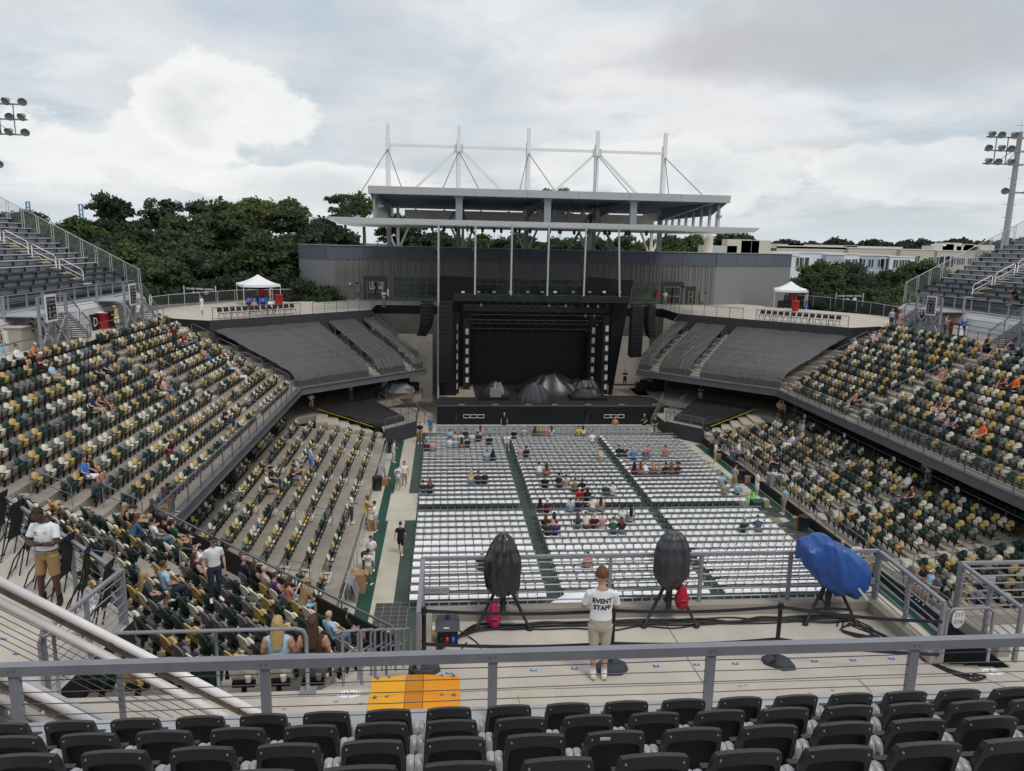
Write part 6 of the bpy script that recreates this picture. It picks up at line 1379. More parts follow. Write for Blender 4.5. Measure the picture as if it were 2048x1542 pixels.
 def carton(px, py, w, d, h, lb, z=0):
  o = atz(px, py, z); t = thing('carton', lb, 'box', o); b = MB(); b.box(o.x-w/2, o.x+w/2, o.y-d/2, o.y+d/2, z, z+h); b.build('body', 'cardboard', t)
  b = MB(); b.obox(o+V(-w/2-.06, 0, h+.02), (.09, 0, .05), (0, d/2, 0), (0, 0, .008)); b.build('flap', 'cardboard', t); b = MB(); b.obox(o+V(w/2+.06, 0, h+.02), (.09, 0, -.05), (0, d/2, 0), (0, 0, .008)); b.build('flap', 'cardboard', t)
 carton(718, 1182, .6, .6, .9, 'large brown cardboard carton behind the staff member in grey shorts'); carton(770, 970, .45, .4, .45, 'brown carton with sheets of paper at the left barriers'); carton(745, 1060, .4, .4, .5, 'brown carton stack by the woman in yellow'); carton(1437, 918, .35, .35, .4, 'small brown carton by the right low wall'); carton(1493, 965, .4, .35, .45, 'brown carton next to the dark bin at right'); carton(1726, 1142, .6, .6, .5, 'open brown carton behind the blue covered camera', .5); carton(1594, 1058, .3, .3, .7, 'tall brown carton left of the green bin')
 o = atz(1503, 1000, 0); t = thing('green_cone', 'bright green safety cone on the right side of the floor', 'cone', o); b = MB(); b.tube(o+V(0, 0, .03), o+V(0, 0, .7), .14, 10, .03); b.build('cone', 'lime', t, True); b = MB(); b.box(o.x-.2, o.x+.2, o.y-.2, o.y+.2, 0.01, .04); b.build('base', 'lime', t)
 o = atz(1512, 1013, 0); t = thing('cable_box', 'green and cream floor box by the green cone', 'box', o); b = MB(); b.box(o.x-.3, o.x+.35, o.y-.4, o.y+.3, 0, .4); b.build('case', 'court_dark', t); b = MB(); b.box(o.x+.36, o.x+.7, o.y-.3, o.y+.2, 0, .5); b.build('panel', 'box_beige', t)
 o = atz(1545, 985, 0); t = thing('steel_cabinet', 'steel cabinet standing at the right low wall', 'cabinet', o); b = MB(); b.box(o.x-.35, o.x+.35, o.y-.3, o.y+.3, 0, 1.25); b.build('case', 'steel_grey', t); b = MB(); b.box(o.x-.37, o.x+.37, o.y-.32, o.y+.32, 1.25, 1.29); b.build('top', 'rail_light', t)
 for px, py, lb in ((765, 965, 'crumpled white sheet over the left barrier by the bin'), (706, 1200, 'crumpled white sheet over the left barrier by the cartons')):
  o = atz(px, py, 0); o.x = -4.1; rows = []; rr = random.Random(px)
  for j in range(9): rows.append([V(o.x+(.12+.25*abs(j-4)/4)*(1 if j > 4 else -1)+rr.uniform(-.06, .06), o.y-.5+1.1*i/10, 1.12-.22*abs(j-4)+rr.uniform(-.05, .05)) for i in range(11)])
  b = MB(); b.grid(rows); tag(b.build('white_sheet', 'clad_light'), lb, 'sheet')
 rows = [[V(3.6+4.6*i/16, 20.5+1.5*j/6, 6.3-.5*abs(i-8)**1.6/12-.2*j/6) for i in range(17)] for j in range(7)]
 for (a, c, w) in ((V(2.75, 26.2, 0), V(7.9, 26.2, 0), 1.4),):
  b = MB(); n = 20; rows = [[lerp(a, c, i/n)+V(0, -w*j/6, 2.9*(math.sin(math.pi*i/n)**.55)*(math.cos((j/6-.3)*1.5))) for i in range(n+1)] for j in range(7)]; b.grid(rows); tag(b.build('mix_cover', 'canvas_white', None, True), 'white rounded cover of the mixing position below the platform', 'cover')
 for nm, o, ux in (('left', V(1.0, 12.2, ZC+.72), (1, 0, 0)), ('middle', V(7.45, 12.2, ZC+.72), (1, 0, 0)), ('right', V(10.3, 11.6, ZC+.72), (1, 0, 0))):
  if nm == 'left': o = aty(874, 1180, 12.22)
  if nm == 'middle': o = aty(1732, 1162, 12.22)
  if nm == 'right': o = aty(1968, 1159, 11.62)
  t = thing('seat_sign', 'small grey plate reading SEATS 1-12 on the platform rail, %s one' % nm, 'sign', o); b = MB(); b.box(o.x-.21, o.x+.21, o.y-.01, o.y+.01, o.z-.05, o.z+.05); b.build('plate', 'sign_grey', t); text_on('\u2191 SEATS 1-12', .062, o+V(0, -.013, 0), (1, 0, 0), (0, 0, 1), 'ink_grey', t)
concourse_things()

# ------------------------------------------------------------------ trees, far buildings, cranes
def crown_mesh(name, m, seed, nclump, nleaf, leaf, flat=.8, lift=.0, spread=1.0, cr=.36, pine=False):
 r = np.random.RandomState(seed); C = []
 for k in range(nclump):
  u = r.normal(size=3); u /= np.linalg.norm(u); q = r.uniform(.25, 1)**.5*.78
  if pine: C.append((u[0]*q*.8, u[1]*q*.8, .15+r.uniform(0, 1)*1.0+.1*u[2], cr*r.uniform(.6, 1.1)))
  else: C.append((u[0]*q*spread, u[1]*q*spread, flat*(.62+.62*u[2]*q)+lift, cr*r.uniform(.65, 1.15)))
 P = []; Nn = []
 for (x, y, z, rad) in C:
  d = r.normal(size=(nleaf, 3)); d /= np.linalg.norm(d, axis=1)[:, None]; d[:, 2] = np.where(d[:, 2] < -.45, -d[:, 2]*.3, d[:, 2])
  rr_ = rad*(.55+.5*r.rand(nleaf)**.6); lump = 1+.25*np.sin(d[:, 0]*7+seed)*np.sin(d[:, 1]*6+x*9)
  P.append(np.array([x, y, z])+d*(rr_*lump)[:, None]*np.array([1, 1, .72])); Nn.append(d)
 P = np.concatenate(P); D = np.concatenate(Nn)+r.normal(size=(len(P), 3))*.65; D /= np.linalg.norm(D, axis=1)[:, None]
 A = np.cross(D, r.normal(size=D.shape)); A /= np.linalg.norm(A, axis=1)[:, None]; B = np.cross(D, A); s = leaf*(.6+.8*r.rand(len(P)))[:, None]
 Vt = np.stack([P-A*s-B*s*.55, P+A*s*.2-B*s*.8, P+A*s+B*s*.5, P-A*s*.1+B*s*.8], 1).reshape(-1, 3)
 n = len(P); me = bpy.data.meshes.new(name); me.vertices.add(4*n); me.vertices.foreach_set('co', Vt.ravel()); me.loops.add(4*n); me.loops.foreach_set('vertex_index', np.arange(4*n, dtype=np.int32)); me.polygons.add(n); me.polygons.foreach_set('loop_start', np.arange(0, 4*n, 4, dtype=np.int32)); me.materials.append(MATS[m]); me.update(); me.validate(); return me, C
def trunk_mesh(C, seed, h0, pine=False):
 r = random.Random(seed); b = MB(); top = max(c[2] for c in C)
 b.path([V(0, 0, -h0), V(.03, .02, -.3*h0), V(.0, .03, .35), V(.04, .0, top*.85)], [.085, .06, .05, .015], 7)
 for c in C[::2 if not pine else 1]:
  s = V(0, 0, max(.05, c[2]-.35)); b.path([s, lerp(s, V(*c[:3]), .55)+V(0, 0, .05), V(*c[:3])], [.03, .02, .008], 5)
 return b.mesh('trunk', 'bark', True)
def trees():
 K = {}
 for i in range(4): K['oak%d' % i] = crown_mesh('crown', 'leaf_oak', 40+i, 46, 150, .05, flat=1.25, cr=.29)
 for i in range(3): K['dark%d' % i] = crown_mesh('crown', 'leaf_dark', 50+i, 46, 150, .05, flat=1.2, cr=.29)
 for i in range(3): K['pine%d' % i] = crown_mesh('crown', 'leaf_pine', 60+i, 38, 110, .045, cr=.23, pine=True)
 for i in range(2): K['light%d' % i] = crown_mesh('crown', 'leaf_light', 70+i, 36, 130, .048, flat=1.15, cr=.29)
 for i in range(2): K['airy%d' % i] = crown_mesh('crown', 'leaf_light', 80+i, 20, 70, .05, cr=.36)
 TM = {k: trunk_mesh(v[1], 5, 1.6 if 'pine' not in k else 2.2, 'pine' in k) for k, v in K.items()}
 r = random.Random(21); T = []
 for a in ((205, 386, 104, 'pine', 4.6), (232, 410, 106, 'pine', 3.8), (322, 396, 108, 'pine', 4.0), (412, 400, 112, 'pine', 4.0), (455, 402, 101, 'oak', 5.2), (502, 396, 104, 'light', 3.6), (516, 392, 110, 'airy', 3.4), (575, 397, 106, 'oak', 3.6),
    (690, 388, 108, 'pine', 3.4), (727, 386, 116, 'airy', 4.2), (640, 432, 110, 'dark', 4.2), (800, 425, 124, 'oak', 4.6), (140, 434, 100, 'light', 4.8), (90, 440, 108, 'oak', 4.6), (40, 420, 120, 'dark', 5), (270, 438, 100, 'oak', 4.6), (365, 430, 99, 'oak', 4.8), (1102, 376, 122, 'pine', 4.2),
    (1462, 464, 128, 'oak', 4.6), (1490, 466, 132, 'dark', 3.4), (1395, 470, 120, 'light', 4.2), (1340, 470, 124, 'oak', 4.4), (1250, 468, 126, 'oak', 4.4), (1180, 470, 124, 'dark', 4.4), (1040, 466, 126, 'oak', 4.6), (960, 468, 128, 'light', 4.0), (890, 462, 124, 'oak', 4.4), (1120, 474, 130, 'oak', 4.0), (1005, 474, 126, 'oak', 4), (845, 466, 122, 'dark', 4), (1300, 476, 122, 'light', 3.6), (1215, 480, 130, 'oak', 4)): T.append(a)
 for k in range(34): T.append((r.uniform(-60, 690), r.uniform(450, 530), r.uniform(88, 98) if k % 2 else r.uniform(94, 103), r.choice(('oak', 'dark', 'oak', 'light')), r.uniform(3.8, 5.2)))
 for k in range(12): T.append((40+52*k+r.uniform(-15, 15), r.uniform(540, 570), r.uniform(84, 90), r.choice(('oak', 'dark')), r.uniform(3.4, 4.2)))
 for a in ((1640, 522, 108, 'light', 3.8), (1690, 524, 116, 'dark', 4.2), (1612, 548, 104, 'oak', 3.6), (1670, 560, 100, 'oak', 3.6), (1728, 548, 112, 'dark', 3.8), (1762, 540, 118, 'oak', 4.2), (1800, 540, 110, 'oak', 4.4), (1745, 575, 102, 'oak', 3.6), (1800, 572, 100, 'oak', 3.8), (1845, 520, 122, 'oak', 4.4), (1880, 545, 108, 'oak', 4.2), (1835, 590, 96, 'light', 3.2), (1700, 590, 97, 'dark', 3.2), (1920, 540, 120, 'light', 4), (1960, 545, 118, 'oak', 4), (1640, 585, 97, 'oak', 3.2), (2010, 500, 150, 'dark', 6), (2060, 480, 150, 'oak', 6)): T.append(a)
 names = {'oak': 'broadleaf_tree', 'dark': 'broadleaf_tree', 'pine': 'pine_tree', 'light': 'broadleaf_tree', 'airy': 'broadleaf_tree'}; cnt = {}
 look = {'oak': 'mid green bushy broadleaf tree', 'dark': 'dark green dense broadleaf tree', 'pine': 'tall pine with clumped dark needles', 'light': 'yellowish green leafy tree', 'airy': 'thin pale green tree'}
 TC = {}
 for (px, py, Y, kind, rad) in sorted(T):
  p = aty(px, py, Y); vs = [k for k in K if k.startswith(kind)]; c = cnt.get(kind, 0); cnt[kind] = c+1; key = vs[c % len(vs)]; me, C = K[key]
  z1 = max(v[2]+v[3]*.6 for v in C); z0 = p.z-z1*rad
  where = 'behind the building roof' if 780 < px < 1510 else 'left of the building' if px <= 780 else 'right of the building'
  tall = 'on the skyline ' if py < 450 else ''
  wc = (kind, tall, where); TC[wc] = TC.get(wc, 0)+1; t = thing(names[kind], '%s %s, %s%s' % (ordn(TC[wc]), look[kind], tall, where), 'tree', (p.x, p.y, max(z0-1.6*rad, -.05)), 'trees around the arena', 0, world=False); t.rotation_euler = (0, 0, r.uniform(0, 6.28)); base = t.location.z
  cr = link('crown', me, t, Matrix.Translation((0, 0, z0-base)) @ Matrix.Diagonal((rad*r.uniform(.92, 1.1), rad*r.uniform(.92, 1.1), rad, 1)))
  link('trunk', TM[key], t, Matrix.Translation((0, 0, z0-base)) @ Matrix.Diagonal((rad, rad, rad, 1)))
 me, C = K['oak0']; r2 = np.random.RandomState(3)
 b = MB()
 v = np.empty(len(me.vertices)*3); me.vertices.foreach_get('co', v); v = v.reshape(-1, 3); allv = []
 for k in range(46):
  px = 1540+560*k/45+r2.uniform(-8, 8); py = 497-6*abs(math.sin(k*.45))-r2.uniform(0, 5)+(5 if 1760 < px < 1800 else 0); p = aty(px, py, 520+r2.uniform(-30, 30)); s = r2.uniform(7, 11); a = r2.uniform(0, 6.28); sub = v.reshape(-1, 4, 3)[r2.permutation(len(v)//4)[:1500]]; q = sub.mean(1, keepdims=True)+(sub-sub.mean(1, keepdims=True))*1.9; q = q.reshape(-1, 3)
  R_ = np.array([[math.cos(a), -math.sin(a), 0], [math.sin(a), math.cos(a), 0], [0, 0, 1]]); allv.append(q@R_.T*s+np.array([p.x, p.y, p.z-1.15*s]))
 A = np.concatenate(allv); n = len(A)//4; fm = bpy.data.meshes.new('far_wood'); fm.vertices.add(4*n); fm.vertices.foreach_set('co', A.ravel()); fm.loops.add(4*n); fm.loops.foreach_set('vertex_index', np.arange(4*n, dtype=np.int32)); fm.polygons.add(n); fm.polygons.foreach_set('loop_start', np.arange(0, 4*n, 4, dtype=np.int32)); fm.materials.append(MATS['leaf_far']); fm.update(); fm.validate()
 tag(stuff(link('far_wood', fm)), 'dark line of far woodland on the right horizon', 'woodland')
trees()
def apartments():
 def block(lb, Y, segs, ztop, wins, back=24):
  t = thing('apartment_building', lb, 'building', (aty(segs[0][0], 520, Y).x, Y, 0))
  for (a, c, m, dy, dz) in segs:
   x0, x1 = aty(a, 520, Y).x, aty(c, 520, Y).x; b = MB(); b.box(x0, x1, Y+dy, Y+back, 0, ztop+dz); b.build('wall', m, t); b = MB(); b.box(x0-.15, x1+.15, Y+dy-.2, Y+back, ztop+dz, ztop+dz+.35); b.build('cornice', 'stucco_white', t)
  for (px, py, w, h) in wins:
   o = aty(px, py, Y); dy = next((s[3] for s in segs if s[0] <= px <= s[1]), 0); f = MB(); f.box(o.x-w/2, o.x+w/2, Y+dy-.16, Y+dy-.02, o.z-h/2, o.z+h/2); wn = f.build('window', 'stucco_white', t)
   for s in (-1, 1): q = MB(); q.box(o.x+s*w*.25-w*.19, o.x+s*w*.25+w*.19, Y+dy-.22, Y+dy-.15, o.z-h*.46, o.z+h*.46); q.build('pane', 'pane_dark', wn)
  return t
 Y = 230
 segs = [(1560, 1600, 'stucco_white', 0, -.9), (1600, 1652, 'stucco_white', 2, 0), (1652, 1688, 'stucco_blue', 0, -.3), (1688, 1718, 'stucco_white', 0, 0), (1718, 1780, 'stucco_blue', 1, -.3), (1780, 1830, 'stucco_white', 0, -.6), (1830, 1842, 'stucco_white', -2, -3.5)]
 wins = [(1598, 524, 2.2, 3), (1614, 524, 3.4, 3), (1645, 525, 1.9, 2.6), (1695, 526, 1.9, 2.6), (1709, 526, 1.9, 2.6), (1720, 528, 1.9, 4), (1728, 526, 1.9, 2.6), (1745, 526, 1.9, 2.6), (1764, 526, 1.9, 2.4), (1773, 528, 3.0, 3.6), (1791, 527, 1.7, 2.6), (1803, 527, 1.7, 2.6), (1814, 527, 1.7, 2.6), (1835, 529, 1.6, 3)]
 wins += [(px, py+24, w, h) for px, py, w, h in wins[2:13]]
 block('long white and blue apartment building beyond the trees at right', Y, segs, 14.6, wins)
 block('long cream apartment building farther back at right', 300, [(1560, 1700, 'stucco_cream', 4, .6), (1700, 1800, 'stucco_cream', 2, .4), (1800, 1870, 'stucco_cream', 0, .2), (1870, 1945, 'stucco_cream', -1, 0), (1945, 1962, 'stucco_cream', 3, -.6), (1962, 2060, 'stucco_cream', 0, .6)], 16.4,
   [(1834, 517, 2.2, 2.6), (1861, 521, 2.2, 3), (1874, 521, 2.2, 3), (1885, 523, 4, 4.6), (1897, 523, 3.4, 4.6), (1904, 521, 2.2, 3), (1914, 522, 1.8, 2.6), (1923, 522, 1.8, 2.6), (1936, 522, 1.8, 2.6), (1945, 523, 1.8, 3), (1972, 518, 3, 3), (1985, 518, 3, 3)])
 for k, (px, w, h, m) in enumerate(((1889, 5, 2.4, 'stucco_white'), (1900, 7, 3, 'stucco_cream'), (1880, 9, 1.6, 'roof_flat'), (1928, 10, 1.6, 'stucco_cream'), (1950, 14, 2.4, 'stucco_cream'), (1640, 30, 1, 'stucco_cream'), (1560, 18, 1, 'roof_flat'), (1740, 26, .8, 'roof_flat'), (1930, 4, 2.6, 'stucco_white'))):
  o = aty(px, 505, 306); b = MB(); b.box(o.x-w/2, o.x+w/2, 304, 312, 16.2, 16.9+h); tag(b.build('roof_plant', m), 'pale plant room on the far apartment roofs, %s listed' % ordn(k+1), 'roof unit', 'plant rooms on the far roofs')
 for k, px in enumerate((58, 163)):
  o = aty(px, 440, 700); t = thing('harbour_crane', 'blue harbour crane tower on the far left horizon, %s one' % ('left', 'right')[k], 'crane', (o.x, 700, 0)); zt = 43 if k == 0 else 42
  for dx in (-1.3, 1.3): b = MB(); b.box(o.x+dx-.45, o.x+dx+.45, 700, 701, 0, zt); b.build('leg', 'crane_blue', t)
  for z in (zt-.5, zt-5, zt-9, zt-13): b = MB(); b.box(o.x-1.6, o.x+1.6, 699.9, 700.8, z-.5, z+.5); b.build('cross_beam', 'crane_blue', t)
  b = MB(); b.box(o.x-9, o.x+6, 699.8, 700.7, 27.2, 28.6); b.build('jib', 'crane_blue', t)
apartments()

# ------------------------------------------------------------------ people
CLO = {'white': (.74, .74, .76), 'black': (.014, .014, .016), 'navy': (.016, .024, .055), 'blue': (.035, .17, .52), 'light blue': (.36, .56, .70), 'grey': (.16, .17, .18), 'charcoal': (.05, .053, .06), 'khaki': (.36, .28, .17), 'tan': (.29, .185, .085),
  'beige': (.5, .41, .3), 'red': (.5, .02, .03), 'maroon': (.11, .012, .022), 'orange': (.75, .13, .03), 'coral': (.6, .22, .14), 'pink': (.66, .36, .36), 'yellow': (.62, .47, .10), 'pale yellow': (.62, .57, .28), 'green': (.03, .10, .06), 'teal': (.16, .32, .31), 'mint': (.36, .58, .54),
  'jeans blue': (.10, .16, .26), 'dark jeans': (.025, .035, .06), 'purple': (.10, .04, .22), 'brown': (.07, .035, .022), 'cream': (.62, .56, .46), 'stone': (.40, .36, .29), 'floral': (.45, .36, .38), 'slate blue': (.07, .10, .15), 'crimson': (.20, .015, .05), 'denim': (.06, .12, .2)}
SKIN = {'l': (.52, .33, .25), 't': (.44, .25, .17), 'b': (.20, .10, .06), 'd': (.075, .038, .026)}
HAIR = {'blond': (.42, .29, .13), 'brown': (.06, .032, .018), 'dark': (.014, .011, .010), 'red': (.20, .07, .025), 'grey': (.42, .41, .39), 'white': (.7, .69, .66), 'auburn': (.13, .045, .02)}
_cm = {}
def cmat(kind, key):
 k = (kind, key)
 if k not in _cm:
  c = {'c': CLO, 's': SKIN, 'h': HAIR}[kind][key]
  if key == 'floral' : m = mat('cloth_floral', c, .8, vary=.75, vscale=16, col2=(.7, .62, .6), space='obj')
  else: m = mat({'c': 'cloth_', 's': 'skin_', 'h': 'hair_'}[kind]+key.replace(' ', '_'), c, .8 if kind == 'c' else .5 if kind == 's' else .55, vary=.14 if kind != 's' else .06, vscale=7 if kind == 'c' else 20, bump=.25 if kind == 'c' else (.5 if kind == 'h' else 0), bscale=14 if kind == 'c' else 60, space='obj')
  _cm[k] = m
 return _cm[k]
SK, SH, PU, PL, SHOE, SL, FA = range(7)     # skin, shirt, upper trousers, lower leg, shoe, sleeve, forearm
class Body:
 def __init__(s): s.b = MB(); s.tags = []
 def loft(s, C, n=12, ax=None):
  """C: (point, rx, ry, tag[, frame]) ellipse sections, resampled every 3.5 cm"""
  Cs = []
  for a, c in zip(C[:-1], C[1:]):
   k = max(1, int((Vector(c[0])-Vector(a[0])).length/.035))
   for i in range(k): t = i/k; Cs.append((lerp(a[0], c[0], t), a[1]*(1-t)+c[1]*t, a[2]*(1-t)+c[2]*t, a[3] if t < .999 else c[3]))
  Cs.append((Vector(C[-1][0]), *C[-1][1:4])); rows = []; ref = Vector(ax) if ax else None
  for i, (p, rx, ry, tg) in enumerate(Cs):
   d = (Cs[min(i+1, len(Cs)-1)][0]-Cs[max(i-1, 0)][0]).normalized(); X = ref or V(1, 0, 0)
   if abs(d.dot(X)) > .9: X = V(0, 1, 0)
   X = (X-d*d.dot(X)).normalized(); Y = d.cross(X); rows.append([p+X*rx*math.cos(2*math.pi*k/n)+Y*ry*math.sin(2*math.pi*k/n) for k in range(n)]); s.tags += [tg]*n
  i = s.b.grid(rows, 0, True); j = i+(len(rows)-1)*n; s.b.f.append(tuple(i+n-1-k for k in range(n))); s.b.f.append(tuple(j+k for k in range(n))); s.b.m += [0, 0]
 def ell(s, c, rx, ry, rz, tg, M=None, nu=12, nv=9):
  k = len(s.b.v); s.b.ell((0, 0, 0), rx, ry, rz, nu, nv); Mx = Matrix.Translation(c) @ (M or Matrix.Identity(4))
  for q in range(k, len(s.b.v)): s.b.v[q] = tuple(Mx @ Vector(s.b.v[q]))
  s.tags += [tg]*(len(s.b.v)-k)
def hand(b, w, d, nrm, side, curl=.5):
 """palm and five fingers from wrist w along d; nrm = back of the hand"""
 d = d.normalized(); nrm = (nrm-d*nrm.dot(d)).normalized(); x = d.cross(nrm)*side
 M = Matrix((( x.x, d.x, nrm.x, 0), (x.y, d.y, nrm.y, 0), (x.z, d.z, nrm.z, 0), (0, 0, 0, 1))); k = len(b.v)
 b.ell((0, .045, 0), .041, .058, .017, 8, 6)
 for i, (fx, L_) in enumerate(((-.03, .066), (-.01, .078), (.011, .074), (.031, .058))):
  P = [V(fx, .085, 0)]; a = 0
  for q in (.42, .32, .26): a -= curl*.75; P.append(P[-1]+V(fx*.06, L_*q*math.cos(a), L_*q*math.sin(a)))
  b.path(P, [.0098, .009, .0082, .0062], 6)
 b.path([V(-.032, .02, -.003), V(-.056, .048, -.014), V(-.058, .078, -.026), V(-.052, .098, -.034)], [.014, .0125, .0105, .007], 6)
 for q in range(k, len(b.v)): b.v[q] = tuple(M @ Vector(b.v[q])+w)
def person_mesh(name, P, voxel=.017, hi=False, build=1.0):
 B = Body(); pel = V(*P['pel']); Rl = Matrix.Rotation(R(-P.get('lean', 0)), 3, 'X') @ Matrix.Rotation(R(P.get('twist', 0)), 3, 'Z'); w = build
 up = lambda x, y, z: pel+Rl @ V(x, y, z)
 T = lambda z, rx, ry, y, tg: (up(0, y, z), rx*w, ry*w, tg)
 B.loft([T(-.13, .135, .105, 0, PU), T(-.07, .168, .12, -.008, PU), T(.02, .165, .118, -.005, PU), T(.06, .166, .124, 0, SH), T(.16, .158, .116, .005, SH), T(.28, .166, .118, .01, SH), T(.38, .172, .115, .005, SH), T(.45, .165, .10, -.005, SH), T(.50, .125, .078, -.012, SH), T(.535, .075, .066, -.012, SK if hi else SH), T(.56, .058, .06, -.008, SK)], 18)
 nk = up(0, -.01, .54); Rh = Matrix.Rotation(R(P.get('hyaw', 0)), 3, 'Z') @ Matrix.Rotation(R(-P.get('hpitch', 0)), 3, 'X'); hc = nk+V(0, .02, 0)+Rh @ V(0, .018, .165)
 B.loft([(nk-V(0, 0, .03), .056, .058, SK), (lerp(nk, hc, .5), .052, .056, SK), (hc-Rh @ V(0, .01, .03), .055, .06, SK)], 12)
 Mh = Rh.to_4x4()
 B.ell(hc+Rh @ V(0, -.008, .022), .079, .098, .096, SK, Mh, 16, 12); B.ell(hc+Rh @ V(0, .018, -.045), .057, .068, .072, SK, Mh, 14, 10); B.ell(hc+Rh @ V(0, .066, -.088), .027, .022, .024, SK, Mh)
 B.ell(hc+Rh @ V(0, .090, -.022), .0125, .02, .021, SK, Mh); B.ell(hc+Rh @ V(0, .083, .022), .05, .014, .010, SK, Mh); B.ell(hc+Rh @ V(0, .083, -.058), .024, .012, .008, SK, Mh)
 for s in (-1, 1): B.ell(hc+Rh @ V(s*.077, -.004, -.012), .010, .02, .032, SK, Mh)
 hands = []
 for s, nm in ((-1, 'L'), (1, 'R')):
  kn, an = V(*P['knee'+nm]), V(*P['ank'+nm]); hp = pel+(Rl @ V(s*.092, 0, -.05)); g = w
  tm = lerp(hp, kn, .5); hem = P.get('hem', .9)
  B.loft([(hp, .098*g, .105*g, PU), (lerp(hp, kn, .3), .090*g, .094*g, PU), (lerp(hp, kn, .7), .081*g, .083*g, PU), (lerp(hp, kn, hem), .079*g, .080*g, PU), (lerp(hp, kn, hem+.02), .058*g, .06*g, PL), (kn, .056*g, .06*g, PL), (lerp(kn, an, .12), .052, .056, PL), (lerp(kn, an, .32), .055, .06, PL), (lerp(kn, an, .7), .041, .045, PL), (lerp(kn, an, .93), .034, .038, PL), (an, .036, .042, SHOE)], 14)
  toe = V(*P.get('toe'+nm, (s*.18, 1, 0))).normalized(); dn = V(0, 0, -1) if 'dn'+nm not in P else V(*P['dn'+nm])
  heel = an+dn*.045-toe*.05; B.loft([(heel, .038, .04, SHOE), (heel+toe*.07+dn*.004, .042, .042, SHOE), (heel+toe*.16+dn*.012, .048, .032, SHOE), (heel+toe*.235+dn*.018, .04, .022, SHOE), (heel+toe*.26+dn*.02, .022, .014, SHOE)], 12)
  sh, el, wr = up(s*.178*w, -.005, .445), V(*P['elb'+nm]), V(*P['wr'+nm]); slv = P.get('sleeve', .62)
  B.loft([(up(s*.10*w, -.005, .455), .062, .06, SH), (sh, .064*w, .064*w, SL), (lerp(sh, el, .3), .057*w, .060*w, SL), (lerp(sh, el, slv), .058*w, .061*w, SL), (lerp(sh, el, slv+.03), .044, .047, FA), (el, .040, .042, FA), (lerp(el, wr, .25), .043, .043, FA), (lerp(el, wr, .75), .030, .031, FA), (wr, .025, .029, SK), (wr+(wr-el).normalized()*.02, .026, .028, SK)], 12)
  hd = V(*P['hd'+nm]) if 'hd'+nm in P else (wr-el); nr = V(*P['hn'+nm]) if 'hn'+nm in P else V(s*.9, 0, .35); hands.append((wr+(wr-el).normalized()*.01, hd, nr, s))
 me = B.b.mesh(name+'_raw', 'concrete'); o = bpy.data.objects.new('tmp', me); COL.objects.link(o)
 m = o.modifiers.new('r', 'REMESH'); m.mode = 'VOXEL'; m.voxel_size = voxel; m.use_smooth_shade = True
 sm = o.modifiers.new('s', 'SMOOTH'); sm.iterations = 4 if not hi else 5; sm.factor = .5
 out = bpy.data.meshes.new_from_object(o.evaluated_get(bpy.context.evaluated_depsgraph_get())); bpy.data.objects.remove(o); bpy.data.meshes.remove(me)
 kd = KDTree(len(B.b.v))
 for i, v in enumerate(B.b.v): kd.insert(v, i)
 kd.balance(); hm = MB()
 for wv, hd, nr, s in hands: hand(hm, wv, hd, nr, s, P.get('curl', .5))
 if hi:
  for s in (-1, 1): hm.ell(hc+Rh @ V(s*.031, .083, .004), .013, .008, .008, 8, 6)
 nv = len(out.vertices); co = np.empty(nv*3); out.vertices.foreach_get('co', co); verts = [tuple(c) for c in co.reshape(-1, 3)]; faces = [tuple(p.vertices) for p in out.polygons]; tg = []
 for p in out.polygons: tg.append(B.tags[kd.find(p.center)[1]])
 verts += hm.v; faces += [tuple(i+nv for i in f) for f in hm.f]; tg += [SK]*len(hm.f); bpy.data.meshes.remove(out)
 fm = bpy.data.meshes.new(name); fm.from_pydata(verts, [], faces)
 for k in range(7): fm.materials.append(MATS['concrete'])
 fm.polygons.foreach_set('material_index', tg); fm.polygons.foreach_set('use_smooth', [True]*len(faces)); fm.update()
 return fm, Matrix.Translation(hc) @ Mh
ST = dict(pel=(0, 0, .95), kneeL=(-.10, .02, .50), kneeR=(.10, .02, .50), ankL=(-.115, -.01, .085), ankR=(.115, -.01, .085), elbL=(-.25, -.04, 1.14), elbR=(.25, -.04, 1.14), wrL=(-.26, .05, .90), wrR=(.26, .05, .90))
SI = dict(pel=(0, .10, .57), lean=-12, kneeL=(-.12, .54, .54), kneeR=(.12, .54, .54), ankL=(-.13, .56, .10), ankR=(.13, .56, .10), elbL=(-.25, .06, .80), elbR=(.25, .06, .80), wrL=(-.10, .30, .69), wrR=(.10, .30, .69), hnL=(0, -.3, 1), hnR=(0, -.3, 1))
